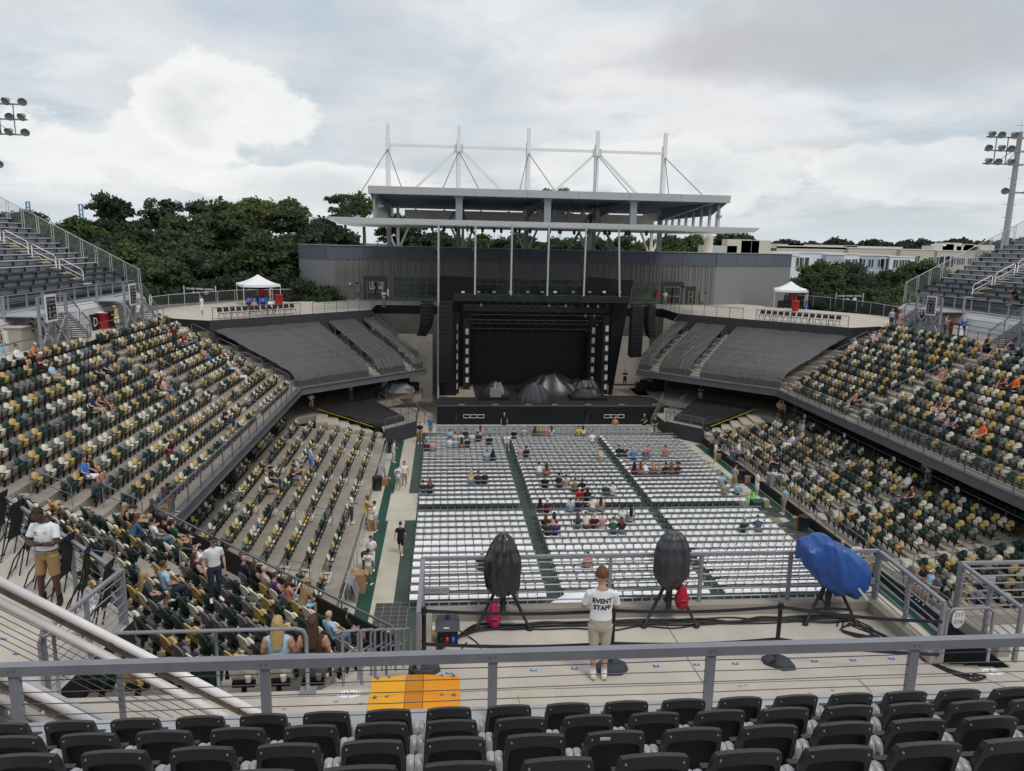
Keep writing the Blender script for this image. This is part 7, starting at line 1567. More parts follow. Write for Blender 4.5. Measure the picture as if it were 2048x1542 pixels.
POSES = {
 'stand': ST, 'hold': dict(ST, elbL=(-.24, -.02, 1.15), elbR=(.24, -.02, 1.15), wrL=(-.07, .24, 1.10), wrR=(.07, .24, 1.10), hpitch=22), 'phone': dict(ST, elbL=(-.23, .02, 1.16), elbR=(.24, .03, 1.17), wrL=(-.09, .22, 1.08), wrR=(.06, .25, 1.28), hpitch=20),
 'crossed': dict(ST, elbL=(-.25, .07, 1.16), elbR=(.25, .07, 1.16), wrL=(.02, .19, 1.17), wrR=(-.03, .21, 1.21)), 'hip': dict(ST, elbR=(.38, -.10, 1.20), wrR=(.19, .0, 1.03), hdR=(-.5, .5, -.4), hyaw=25), 'walk': dict(ST, kneeL=(-.09, .16, .52), ankL=(-.09, .22, .11), kneeR=(.09, .03, .50), ankR=(.10, -.26, .13), wrL=(-.27, -.12, .93), wrR=(.27, .17, .95), elbL=(-.25, -.12, 1.15), elbR=(.25, .0, 1.15)),
 'reach': dict(ST, elbR=(.22, .20, 1.20), wrR=(.12, .42, 1.16), elbL=(-.24, .05, 1.14), wrL=(-.12, .28, 1.10), lean=6), 'sit': SI, 'sitarm': dict(SI, elbL=(-.28, .04, .80), elbR=(.28, .04, .80), wrL=(-.27, .29, .69), wrR=(.27, .29, .69), ankL=(-.16, .64, .10), ankR=(.15, .58, .10)),
 'sitfwd': dict(SI, pel=(0, .12, .57), lean=24, elbL=(-.22, .42, .72), elbR=(.22, .42, .72), wrL=(-.05, .60, .66), wrR=(.06, .60, .68), hpitch=18), 'sitphone': dict(SI, lean=-4, elbL=(-.23, .16, .80), elbR=(.23, .16, .80), wrL=(-.06, .38, .88), wrR=(.06, .38, .90), hpitch=28),
 'sitcross': dict(SI, kneeR=(.10, .50, .66), ankR=(-.10, .66, .36), dnR=(0, -.4, -.8), toeR=(-.2, .9, -.3), kneeL=(-.10, .53, .54)), 'situp': dict(SI, elbL=(-.30, .10, 1.30), wrL=(-.10, .06, 1.44), elbR=(.25, .1, .8)), 'sitback': dict(SI, hyaw=0, lean=-6)}
TPL = {k: person_mesh('person_'+k, v) for k, v in POSES.items()}
_hm = {}
def hair_mesh(style, col):
 k = (style, col)
 if k in _hm: return _hm[k]
 b = MB(); Mx = V(0, -.008, .022)
 if style in ('short', 'long', 'bun', 'pony', 'fade', 'curly', 'fluffy'):
  g = 1.09 if style == 'fade' else 1.34 if style == 'fluffy' else 1.17
  def fn(q, d):
   cut = .30 if style != 'long' else .42
   if d.y > .15 and d.z < cut+.2*d.y: return q*.80
   if d.z < -.35 and style in ('short', 'fade', 'bun', 'pony', 'fluffy'): return q*.72
   n = 1+.035*math.sin(d.x*13+d.z*7)*math.sin(d.y*11+d.z*9)+(.06*math.sin(d.x*23)*math.sin(d.y*19+d.z*21) if style in ('curly', 'fluffy') else 0)
   return q*n
  b.ell(Mx+V(0, -.006, .006), .076*g, .094*g, .092*g, 18, 14, fn=fn)
 if style == 'curly': b.ell(Mx+V(0, -.06, -.12), .11, .07, .17, 12, 9)
 if style == 'long':
  rows = []
  for j in range(9):
   s = j/8; z = .03-.40*s; rx = .088+.035*math.sin(s*2.6)-.03*s; y0 = -.055-.05*s
   rows.append([V(rx*math.cos(a)*(1+.05*math.sin(a*9+j)), y0-.052*abs(math.sin(a))**.7*(1 if math.sin(a) > 0 else -.25)-.01*math.sin(a*7+j*1.3), z) for a in np.linspace(0, 2*math.pi, 16, endpoint=False)])
  b.grid(rows, 0, True); b.poly(rows[-1]); b.poly(rows[0][::-1])
 if style == 'bun': b.ell(Mx+V(0, -.085, .07), .042, .04, .04, 10, 7)
 if style == 'pony': b.path([Mx+V(0, -.09, .05), Mx+V(0, -.14, .03), Mx+V(0, -.15, -.08), Mx+V(0, -.13, -.19)], [.03, .035, .032, .008], 8)
 if style == 'cap':
  b.ell(Mx+V(0, -.004, .012), .084, .102, .098, 16, 12, fn=lambda q, d: q if d.z > .05 else V(q.x*.85, q.y*.85, .0)); b.poly([Mx+V(x, y, z) for x, y, z in ((-.07, .07, .022), (-.062, .13, .010), (-.03, .165, .006), (.03, .165, .006), (.062, .13, .010), (.07, .07, .022))]); b.poly([Mx+V(x, y, z) for x, y, z in ((.07, .07, .012), (.062, .13, .002), (.03, .165, -.002), (-.03, .165, -.002), (-.062, .13, .002), (-.07, .07, .012))])
 if style == 'brim':
  prof = [(.19, .035), (.17, .028), (.10, .03), (.088, .05), (.078, .11), (.05, .125), (0.001, .115)]
  b.grid([[Mx+V(r_*math.cos(a), r_*1.1*math.sin(a), z+.02*(abs(math.cos(a)) if r_ > .15 else 0)) for a in np.linspace(0, 2*math.pi, 18, endpoint=False)] for r_, z in prof], 0, True)
 if style == 'visor': b.tube(Mx+V(0, 0, .01), Mx+V(0, 0, .05), .098, 14, cap=False); b.poly([Mx+V(x, y, .02) for x, y in ((-.07, .07), (-.05, .15), (.05, .15), (.07, .07))])
 _hm[k] = b.mesh('hair' if style not in ('cap', 'brim', 'visor') else 'hat', cmat('c', col) if style in ('cap', 'brim', 'visor') else cmat('h', col), True); return _hm[k]
PEOPLE = []
def person(loc, rz, pose, shirt, bottom, label, hair='short:brown', skin='l', shorts=False, tank=False, longs=False, shoe='white', scale=1.0, hat=None, skirt=None, group=None, staff=False, tpl=None):
 me, Mh = tpl or TPL[pose]; o = bpy.data.objects.new('person', me); COL.objects.link(o); o.location = loc; o.rotation_euler = (0, 0, rz); o.scale = (scale,)*3
 sk, sh, bo = cmat('s', skin), cmat('c', shirt), cmat('c', bottom)
 for i, m in enumerate((sk, sh, bo, sk if shorts else bo, cmat('c', shoe), sk if tank else sh, sh if longs else sk)): o.material_slots[i].link = 'OBJECT'; o.material_slots[i].material = m
 tag(o, label, 'person', group)
 if hair:
  st, co = hair.split(':'); link('hair', hair_mesh(st, co), o, Mh)
 if hat: st, co = hat.split(':'); link('hat', hair_mesh(st, co), o, Mh)
 if skirt:
  b = MB(); n = 20; rows = [[V(rx*math.cos(a)*(1+.04*math.sin(5*a)*j/5), rx*.85*math.sin(a)*(1+.04*math.sin(5*a)*j/5), z) for a in np.linspace(0, 2*math.pi, n, endpoint=False)] for j, (z, rx) in enumerate(((1.06, .16), (.98, .182), (.9, .198), (.8, .205), (.68, .215), (.55, .225)))]
  b.grid(rows[::-1], 0, True); link('skirt', b.mesh('skirt', cmat('c', skirt), True), o, Matrix.Identity(4))
 if staff: staff_text(o, me, staff if isinstance(staff, float) else .085)
 PEOPLE.append(o); return o
_stx = {}
def staff_text(o, me, size):
 """EVENT STAFF across the back, laid onto the shirt"""
 k = (me.name, size)
 if k not in _stx:
  bv = BVHTree.FromPolygons([v.co.copy() for v in me.vertices], [tuple(p.vertices) for p in me.polygons]); vs = []; fs = []
  for txt, z in (('EVENT', 1.315), ('STAFF', 1.315-size*1.18)):
   tm = text_mesh(txt, size*1.12, bold=.004); bm = bmesh.new(); bm.from_mesh(tm); bmesh.ops.triangulate(bm, faces=bm.faces[:]); bmesh.ops.subdivide_edges(bm, edges=[e for e in bm.edges if e.calc_length() > .02], cuts=2, use_grid_fill=True); bm.verts.ensure_lookup_table(); i = len(vs)
   for v in bm.verts:
    q = V(-v.co.x*-1.0, -1, z+v.co.y); h = bv.ray_cast(q, V(0, 1, 0)); vs.append((q.x, (h[0].y if h[0] else -.1)-.004, q.z))
   fs += [tuple(i+v.index for v in f.verts) for f in bm.faces]; bm.free()
  m = bpy.data.meshes.new('lettering'); m.from_pydata(vs, [], fs); m.materials.append(MATS['ink_black']); m.update(); _stx[k] = m
 link('lettering', _stx[k], o, Matrix.Identity(4))
_taken = set(); _ctaken = set()
def seat_near(px, py, banks=None):
 best = None
 for i, s in enumerate(SEATS):
  if i in _taken or (banks and s[4] not in banks): continue
  x, y, d = proj((s[0], s[1], s[2]+.55)); e = (x-px)**2+(y-py)**2
  if d > 0 and (best is None or e < best[0]): best = (e, i)
 _taken.add(best[1]); OPEN_SEATS.add(best[1]); return SEATS[best[1]]
def chair_near(px, py):
 best = None
 for i, s in enumerate(CHAIRS):
  if i in _ctaken: continue
  x, y, d = proj((s[0], s[1], .6)); e = (x-px)**2+((y-py)*1.3)**2
  if best is None or e < best[0]: best = (e, i)
 _ctaken.add(best[1]); return CHAIRS[best[1]]
_used = {}
def uniq(lb, bot):
 n = _used.get(lb, 0); _used[lb] = n+1
 return lb if n == 0 else lb+', %s trousers' % bot
# ---- seated in the stands: px, py of the hips, pose, top, bottom, hair, skin, flags (s shorts, k tank top, l long sleeves), hat, words
W_UP, W_UR, W_CO = ('up_left',), ('up_right',), ('corner_left',)
SEATED = [
 (35, 733, 'sit', 'white', 'navy', 'short:brown', 'l', 'sl', 'cap:blue', 'man in white long-sleeved shirt and blue cap seated at the top left of the stand', W_UP),
 (56, 728, 'sitfwd', 'coral', 'black', 'short:grey', 'l', 's', None, 'man in orange shirt and sunglasses beside the man with the blue cap', W_UP),
 (86, 746, 'sitphone', 'maroon', 'black', 'short:white', 'l', '', None, 'white-haired woman in maroon top seated in the left upper stand', W_UP),
 (102, 742, 'sit', 'light blue', 'khaki', 'short:brown', 't', '', None, 'boy in blue shirt beside the white-haired woman in maroon', W_UP),
 (197, 745, 'sit', 'navy', 'navy', 'long:auburn', 'l', 's', None, 'woman in navy dress with a white bag in the left upper stand', W_UP),
 (207, 741, 'sit', 'navy', 'dark jeans', 'short:dark', 'l', '', None, 'person in navy beside the woman with the white bag', W_UP),
 (188, 825, 'sitarm', 'navy', 'khaki', 'short:grey', 'l', 's', None, 'heavy man in navy shirt and khaki shorts in the left upper stand', W_UP),
 (203, 817, 'sit', 'brown', 'brown', 'long:brown', 't', 'sk', None, 'brown-haired woman beside the heavy man in navy', W_UP),
 (318, 792, 'sitarm', 'black', 'cream', 'short:dark', 't', 'sk', None, 'person in black sleeveless top by the middle aisle of the left stand', W_UP),
 (329, 788, 'sitarm', 'pink', 'jeans blue', 'long:auburn', 'l', '', None, 'woman in pink top and jeans by the middle aisle of the left stand', W_UP),
 (440, 832, 'sitphone', 'black', 'dark jeans', 'short:red', 'l', '', None, 'man in black shirt writing, seated low in the left stand', W_UP),
 (155, 940, 'sitarm', 'blue', 'white', 'short:dark', 't', 's', None, 'large man in bright blue shirt by the left near aisle', W_UP),
 (168, 930, 'sit', 'black', 'black', 'long:dark', 't', 'sk', None, 'woman in black beside the large man in blue', W_UP),
 (297, 1002, 'sitfwd', 'slate blue', 'khaki', 'short:brown', 'b', '', None, 'man in grey-blue shirt leaning at the left balcony corner', W_UP),
 (309, 996, 'sitfwd', 'charcoal', 'grey', 'short:dark', 'b', '', 'cap:tan', 'person with patterned cap beside the man in grey-blue', W_UP),
 (460, 746, 'sit', 'mint', 'mint', 'short:white', 'l', '', None, 'white-haired woman in mint green in the left stand', W_UP),
 (471, 743, 'sit', 'pink', 'white', 'short:auburn', 'l', '', None, 'woman in pink and white beside the woman in mint', W_UP),
 (408, 722, 'sit', 'coral', 'blue', 'long:brown', 't', 'k', None, 'woman in orange top with a blue bag in the left stand', W_UP),
 (360, 683, 'sitfwd', 'red', 'jeans blue', 'short:red', 'l', '', None, 'person in red shirt and jeans high in the left stand', W_UP),
 (378, 680, 'sitphone', 'cream', 'jeans blue', 'short:dark', 'l', '', None, 'man in cream shirt beside the person in red', W_UP),
 (324, 662, 'sit', 'grey', 'dark jeans', 'bun:dark', 't', 's', None, 'woman seated in the top row behind the man in maroon', W_UP),
 (252, 1045, 'sitback', 'black', 'black', 'long:blond', 'l', 'sk', None, 'blond woman in the front row of the near left corner', W_CO),
 (266, 1040, 'sitphone', 'black', 'black', 'short:dark', 'l', '', 'cap:black', 'person in black cap beside the blond woman at the corner', W_CO),
 (262, 1066, 'sitfwd', 'denim', 'dark jeans', 'long:auburn', 'l', 'l', None, 'auburn-haired woman in denim jacket at the corner', W_CO),
 (282, 1076, 'sitphone', 'black', 'black', 'bun:blond', 'l', '', None, 'blond woman in black shirt holding food at the corner', W_CO),
 (312, 1082, 'sit', 'white', 'jeans blue', 'short:dark', 't', '', None, 'dark-haired woman in white beside the woman with food', W_CO),
 (336, 1086, 'situp', 'black', 'black', 'bun:dark', 't', 'k', None, 'woman in black with an arm over her head at the corner', W_CO),
 (352, 1094, 'sit', 'green', 'khaki', 'short:brown', 'l', '', None, 'woman in green patterned top left of the woman with the white visor', W_CO),
 (370, 1106, 'sitphone', 'black', 'white', 'short:brown', 'l', 's', 'visor:white', 'person in white visor and black printed shirt at the corner', W_CO),
 (398, 1138, 'sit', 'black', 'black', 'long:brown', 'l', 'sk', None, 'woman in dark top talking to the standing man in white', W_CO),
 (470, 1136, 'sit', 'navy', 'navy', None, 't', '', None, 'bald man in navy shirt near the black parapet', W_CO),
 (497, 1150, 'sit', 'black', 'white', 'curly:brown', 't', 'sk', None, 'curly-haired woman with crossed white shorts near the parapet', W_CO),
 (541, 1182, 'sit', 'floral', 'grey', None, 'l', '', None, 'bald bearded man in patterned shirt near the parapet', W_CO),
 (560, 1200, 'sit', 'purple', 'light blue', 'bun:brown', 'l', 'k', None, 'woman with pinned-up hair beside the bald bearded man', W_CO),
 (576, 1212, 'sitphone', 'coral', 'light blue', 'curly:brown', 'l', 'k', None, 'woman with sunglasses on her head near the parapet', W_CO),
 (592, 1222, 'sitfwd', 'tan', 'light blue', 'short:blond', 'l', 's', 'brim:tan', 'person with brown brimmed hat near the parapet', W_CO),
 (668, 1272, 'sit', 'light blue', 'jeans blue', None, 'l', '', None, 'balding man in pale blue shirt with a hand on his back', W_CO+('edge',)),
 (698, 1278, 'sit', 'black', 'black', 'long:dark', 'l', 's', None, 'dark-haired woman in black beside the man in pale blue', W_CO+('edge',)),
 (328, 1180, 'sitback', 'light blue', 'navy', 'short:brown', 't', '', None, 'man in blue patterned shirt in the near left corner', W_CO),
 (310, 1196, 'sitcross', 'charcoal', 'black', 'long:blond', 'l', 's', None, 'blond woman in dark grey shirt with one knee up in the corner', W_CO),
 (545, 1345, 'sitback', 'light blue', 'jeans blue', 'long:blond', 't', 'k', None, 'blond woman in pale blue top in the row along the walkway', ('edge',)),
 (622, 1345, 'sitback', 'brown', 'brown', 'long:brown', 't', 'k', None, 'brown-haired woman in brown top in the row along the walkway', ('edge',)),
 (535, 972, 'sitcross', 'white', 'navy', 'short:blond', 'l', 's', None, 'blond person in white shirt in the left lower stand', ('low_left',)),
 (541, 962, 'sit', 'black', 'dark jeans', 'short:dark', 'l', '', 'brim:black', 'person in black hat beside the blond person in white', ('low_left',)),
 (597, 940, 'reach_sit', 'light blue', 'khaki', 'short:grey', 'l', 's', None, 'man in light blue shirt reaching out in the left lower stand', ('low_left',)),
 (578, 952, 'sitphone', 'maroon', 'jeans blue', 'short:red', 'l', 's', 'brim:black', 'person in wide black hat with phone in the left lower stand', ('low_left',)),
 (588, 945, 'sit', 'floral', 'black', 'short:brown', 't', 's', None, 'person in flowered shirt in the left lower stand', ('low_left',)),
 (1458, 880, 'sitphone', 'black', 'black', 'short:brown', 'l', '', 'cap:white', 'person in white cap and black shirt in the right lower stand', ('low_right',)),
 (1466, 903, 'sit', 'light blue', 'grey', 'short:grey', 'l', '', None, 'man in light blue shirt at the front of the right lower stand', ('low_right',)),
 (1474, 915, 'sitfwd', 'white', 'jeans blue', 'short:dark', 'l', '', None, 'man in white shirt leaning forward in the right lower stand', ('low_right',)),
 (1481, 905, 'sit', 'tan', 'black', 'long:auburn', 'l', 'k', None, 'auburn-haired woman behind the man in white, right lower stand', ('low_right',)),
 (1552, 922, 'sit', 'charcoal', 'black', 'short:brown', 'l', 's', None, 'man in dark shirt in the middle of the right lower stand', ('low_right',)),
 (1565, 930, 'sitphone', 'navy', 'navy', 'short:dark', 'l', '', 'cap:navy', 'man in navy cap in the middle of the right lower stand', ('low_right',)),
 (1592, 882, 'sit', 'white', 'white', 'long:brown', 'l', '', None, 'woman in white high in the right lower stand', ('low_right',)),
 (1602, 886, 'sit', 'beige', 'jeans blue', 'long:blond', 'l', '', None, 'woman in beige beside the woman in white', ('low_right',)),
 (1612, 868, 'sit', 'light blue', 'grey', 'short:grey', 'l', '', None, 'grey-haired man in light blue near the back of the right lower stand', ('low_right',)),
 (1602, 866, 'sit', 'teal', 'black', 'long:brown', 't', '', None, 'woman in teal near the back of the right lower stand', ('low_right',)),
 (1862, 1163, 'sit', 'light blue', 'light blue', 'short:grey', 'l', 's', 'cap:white', 'man in pale blue shirt and white cap near the right platform', ('low_right',)),
 (1882, 1182, 'sitphone', 'slate blue', 'tan', 'short:auburn', 'l', 's', None, 'woman in blue shirt beside the man with the white cap', ('low_right',)),
 (1842, 1186, 'sitphone', 'black', 'black', 'long:auburn', 't', 's', None, 'person in black printed shirt near the right platform rail', ('low_right',)),
 (1812, 982, 'sit', 'white', 'beige', 'short:auburn', 'l', 'ls', None, 'woman in white top near the back of the right lower stand', ('low_right',)),
 (1829, 992, 'sit', 'maroon', 'black', 'long:auburn', 'l', 'k', None, 'woman in dark red top beside the woman in white top', ('low_right',)),
 (1966, 882, 'sitarm', 'orange', 'khaki', None, 'l', '', None, 'bald man in bright orange shirt in the right upper stand', W_UR),
 (1885, 848, 'sit', 'cream', 'dark jeans', 'short:blond', 'l', '', 'brim:khaki', 'man in straw hat and cream shirt in the right upper stand', W_UR),
 (1905, 852, 'sit', 'black', 'jeans blue', 'short:blond', 'l', '', None, 'person in black print shirt beside the man in the straw hat', W_UR),
 (1917, 856, 'sit', 'white', 'black', 'short:dark', 't', '', None, 'person in white and black shirt in the right upper stand', W_UR),
 (1930, 862, 'sitfwd', 'black', 'black', 'short:dark', 'l', 'l', 'cap:white', 'person in black with black and white cap in the right upper stand', W_UR),
 (1877, 826, 'sitcross', 'charcoal', 'beige', 'long:brown', 'l', 'sk', None, 'woman with stretched legs by the aisle of the right upper stand', W_UR),
 (1892, 828, 'sitcross', 'brown', 'brown', 'short:blond', 'l', 'sk', None, 'woman in brown dress beside the woman with stretched legs', W_UR),
 (1918, 826, 'sitphone', 'black', 'jeans blue', 'long:dark', 't', '', None, 'dark-haired person in black and jeans in the right upper stand', W_UR),
 (2026, 768, 'sitarm', 'orange', 'black', 'short:dark', 'l', 'l', None, 'person in orange long-sleeved top high in the right upper stand', W_UR),
 (2006, 772, 'sit', 'maroon', 'brown', 'long:dark', 't', 'sk', None, 'woman in dark top beside the person in orange', W_UR),
 (1872, 757, 'sit', 'coral', 'beige', 'long:blond', 'l', 'sk', None, 'woman in peach top in the middle of the right upper stand', W_UR),
 (1886, 756, 'sit', 'tan', 'tan', 'long:brown', 'l', 'sk', None, 'woman in tan top beside the woman in peach', W_UR),
 (1712, 806, 'sit', 'coral', 'brown', 'long:auburn', 'l', 'sk', None, 'woman behind the rail low in the right upper stand', W_UR),
 (1726, 808, 'sit', 'black', 'black', 'short:dark', 'l', '', None, 'person in black behind the rail low in the right upper stand', W_UR),
 (1711, 696, 'sitcross', 'white', 'beige', 'short:brown', 'l', 's', 'cap:white', 'man in white shirt and white cap high in the right upper stand', W_UR),
 (1755, 684, 'sitcross', 'pink', 'pink', 'long:auburn', 'l', 'sk', None, 'woman in pink lounging near the top of the right upper stand', W_UR),
 (1976, 695, 'sit', 'black', 'black', 'bun:dark', 't', 'sk', None, 'woman in black in the top row at right', W_UR),
 (1993, 694, 'sit', 'tan', 'khaki', 'short:brown', 'l', 'sk', None, 'tanned person in the top row at right', W_UR),
 (2005, 694, 'sit', 'pink', 'pink', 'long:auburn', 'l', 'sk', None, 'woman in pink in the top row at right', W_UR),
 (2018, 698, 'sitfwd', 'navy', 'jeans blue', 'short:dark', 'l', 'l', None, 'man in navy in the top row at right', W_UR),
]
for (px, py, pose, top, bot, hair, skin, fl, hat, lb, banks) in SEATED:
 s = seat_near(px, py, banks); pose = 'sitphone' if pose == 'reach_sit' else pose
 person((s[0], s[1], s[2]), s[3], pose, top, bot, lb, hair, skin, shorts='s' in fl, tank='k' in fl, longs='l' in fl, hat=hat, scale=.97 if hair and hair.split(':')[0] in ('long', 'bun', 'curly', 'pony') else 1.0)
# ---- seated on the floor chairs, seen from behind: px, py, top, hair, skin, bottom
FLOOR = [(899, 876, 'light blue', 'short:brown', 'l', 'grey'), (907, 879, 'pale yellow', 'short:dark', 'l', 'black'), (920, 879, 'white', 'short:brown', 'l', 'grey'), (932, 878, 'black', 'short:brown', 'l', 'black', 'cap:beige'), (944, 880, 'white', 'short:blond', 'l', 'jeans blue', 'cap:yellow'), (951, 881, 'brown', 'short:dark', 'b', 'black'), (979, 886, 'navy', 'short:brown', 'l', 'navy', 'cap:brown'),
 (897, 896, 'white', 'short:dark', 'l', 'grey'), (909, 896, 'light blue', 'short:grey', 'l', 'grey'), (921, 896, 'coral', 'long:dark', 't', 'black'), (935, 895, 'navy', 'short:dark', 'l', 'navy'), (851, 902, 'maroon', 'short:brown', 'l', 'black'), (865, 902, 'pink', 'short:blond', 'l', 'black'), (972, 916, 'light blue', 'short:red', 'l', 'grey'), (984, 917, 'black', 'long:dark', 't', 'black'),
 (939, 960, 'beige', 'long:blond', 'l', 'jeans blue'), (953, 961, 'charcoal', 'short:auburn', 't', 'black'), (967, 961, 'navy', 'short:grey', 'l', 'navy'), (842, 983, 'charcoal', 'short:brown', 'l', 'jeans blue'), (857, 983, 'brown', 'long:auburn', 'l', 'black'), (954, 1140, 'navy', 'short:blond', 'l', 'black'), (970, 1140, 'charcoal', 'short:brown', 'l', 'black'),
 (1030, 873, 'black', 'short:red', 'l', 'black'), (1045, 871, 'light blue', 'short:grey', 'l', 'grey', 'brim:khaki'), (1071, 870, 'green', 'long:brown', 't', 'black'), (1085, 870, 'tan', 'long:blond', 'l', 'black'), (1096, 871, 'coral', 'short:grey', 'l', 'khaki'), (1107, 870, 'white', 'long:dark', 'l', 'black'), (1042, 908, 'pink', 'short:blond', 'l', 'white'), (1056, 908, 'navy', 'short:dark', 't', 'navy'),
 (1156, 869, 'yellow', 'short:brown', 'l', 'black'), (1169, 869, 'pale yellow', 'long:dark', 'l', 'black'), (1081, 946, 'white', 'short:dark', 'b', 'grey'), (1097, 949, 'coral', 'long:brown', 'l', 'black'), (1089, 968, 'black', 'short:brown', 'l', 'black'), (1119, 974, 'black', 'short:dark', 'l', 'navy', 'brim:black'), (1134, 971, 'pink', 'short:dark', 't', 'white'), (1151, 981, 'tan', 'short:auburn', 'l', 'black'), (1166, 981, 'black', 'short:dark', 'd', 'black'),
 (1211, 988, 'green', None, 'l', 'grey'), (1225, 988, 'white', 'short:brown', 'l', 'grey'), (1160, 1001, 'red', 'short:white', 'l', 'grey'), (1177, 999, 'black', 'long:brown', 'l', 'black'), (1077, 1022, 'brown', 'long:dark', 't', 'jeans blue'), (1096, 1020, 'maroon', 'short:white', 'l', 'black', 'cap:cream'), (1141, 1021, 'light blue', 'short:brown', 'l', 'grey', 'cap:blue'), (1156, 1021, 'navy', 'short:auburn', 'l', 'grey'), (1184, 1020, 'cream', 'short:brown', 'l', 'grey'), (1200, 1021, 'beige', 'long:brown', 'l', 'grey'),
 (1242, 1043, 'white', 'short:dark', 't', 'grey'), (1259, 1043, 'cream', 'long:dark', 't', 'grey'), (1156, 1053, 'slate blue', 'long:brown', 'l', 'jeans blue'), (1171, 1049, 'cream', 'short:brown', 'l', 'crimson'), (1189, 1049, 'maroon', 'short:grey', 'l', 'crimson'), (1204, 1049, 'pink', 'short:auburn', 'l', 'white'), (1089, 1051, 'brown', 'long:auburn', 'l', 'black'), (1111, 1050, 'pink', 'long:dark', 't', 'purple'), (1095, 1068, 'charcoal', 'short:dark', 'l', 'black', 'cap:charcoal'), (1112, 1068, 'purple', 'short:auburn', 'l', 'navy', 'cap:white'),
 (1226, 1064, 'green', 'short:auburn', 'l', 'charcoal'), (1240, 1066, 'black', 'long:auburn', 'l', 'jeans blue'), (1175, 1133, 'coral', 'short:dark', 'l', 'crimson'), (1222, 1175, 'purple', 'short:dark', 't', 'black'), (1202, 913, 'beige', 'short:brown', 'l', 'khaki', 'brim:beige'), (1230, 913, 'black', 'short:dark', 'l', 'black'), (1250, 914, 'navy', 'long:blond', 'l', 'black', 'brim:cream'), (1267, 913, 'blue', 'short:grey', 'l', 'navy'), (1285, 916, 'slate blue', 'short:grey', 'l', 'grey'), (1294, 916, 'coral', 'short:brown', 'l', 'grey'), (1335, 908, 'coral', 'short:brown', 't', 'grey'),
 (1264, 949, 'maroon', 'long:dark', 't', 'dark jeans'), (1279, 949, 'coral', 'long:auburn', 'l', 'navy'), (1294, 942, 'white', 'short:blond', 'l', 'grey'), (1307, 942, 'tan', 'long:blond', 'l', 'navy'), (1321, 942, 'beige', 'long:blond', 'l', 'navy'), (1332, 942, 'brown', 'short:dark', 't', 'navy'), (1343, 942, 'tan', 'long:auburn', 'l', 'navy'), (1357, 942, 'brown', 'short:dark', 't', 'black', 'brim:black'), (1446, 968, 'light blue', 'short:brown', 'l', 'khaki', 'cap:tan'), (1445, 988, 'stone', 'short:brown', 'l', 'grey'), (1471, 988, 'light blue', 'short:dark', 'l', 'navy', 'cap:white'),
 (1490, 1062, 'green', 'short:blond', 'l', 'charcoal'), (1510, 1062, 'slate blue', 'bun:auburn', 'l', 'grey')]
HN = {'short': 'person with %s hair', 'long': 'person with long %s hair', 'bun': 'person with %s bun'}
_pr = random.Random(31)
for e in FLOOR:
 px, py, top, hair, skin, bot = e[:6]; hat = e[6] if len(e) > 6 else None; c = chair_near(px, py); blk = 'left' if c[0] < 5 else 'middle' if c[0] < 12.4 else 'right'
 if c[1] < 41.6: rw = '%s floor block, %s row from the rear' % (blk, ordn(round((c[1]-30.5)/.85)+1))
 else: rw = '%s floor block, %s row from the front' % (blk, ordn(19-round((c[1]-42.6)/.85)))
 hs = ('bald person' if hair is None else HN[hair.split(':')[0]] % hair.split(':')[1])
 if hat: hs = 'person in %s %s' % (hat.split(':')[1], {'cap': 'cap', 'brim': 'brimmed hat'}[hat.split(':')[0]])
 person((c[0], c[1]-.13, .01), c[3]+_pr.uniform(-.15, .15), _pr.choice(('sit', 'sit', 'sitback', 'sitphone', 'sitfwd')), top, bot, uniq('%s, %s top, %s' % (hs, top, rw), bot), hair, skin, hat=hat, tank=skin == 't' and 'long' in str(hair), scale=.98)
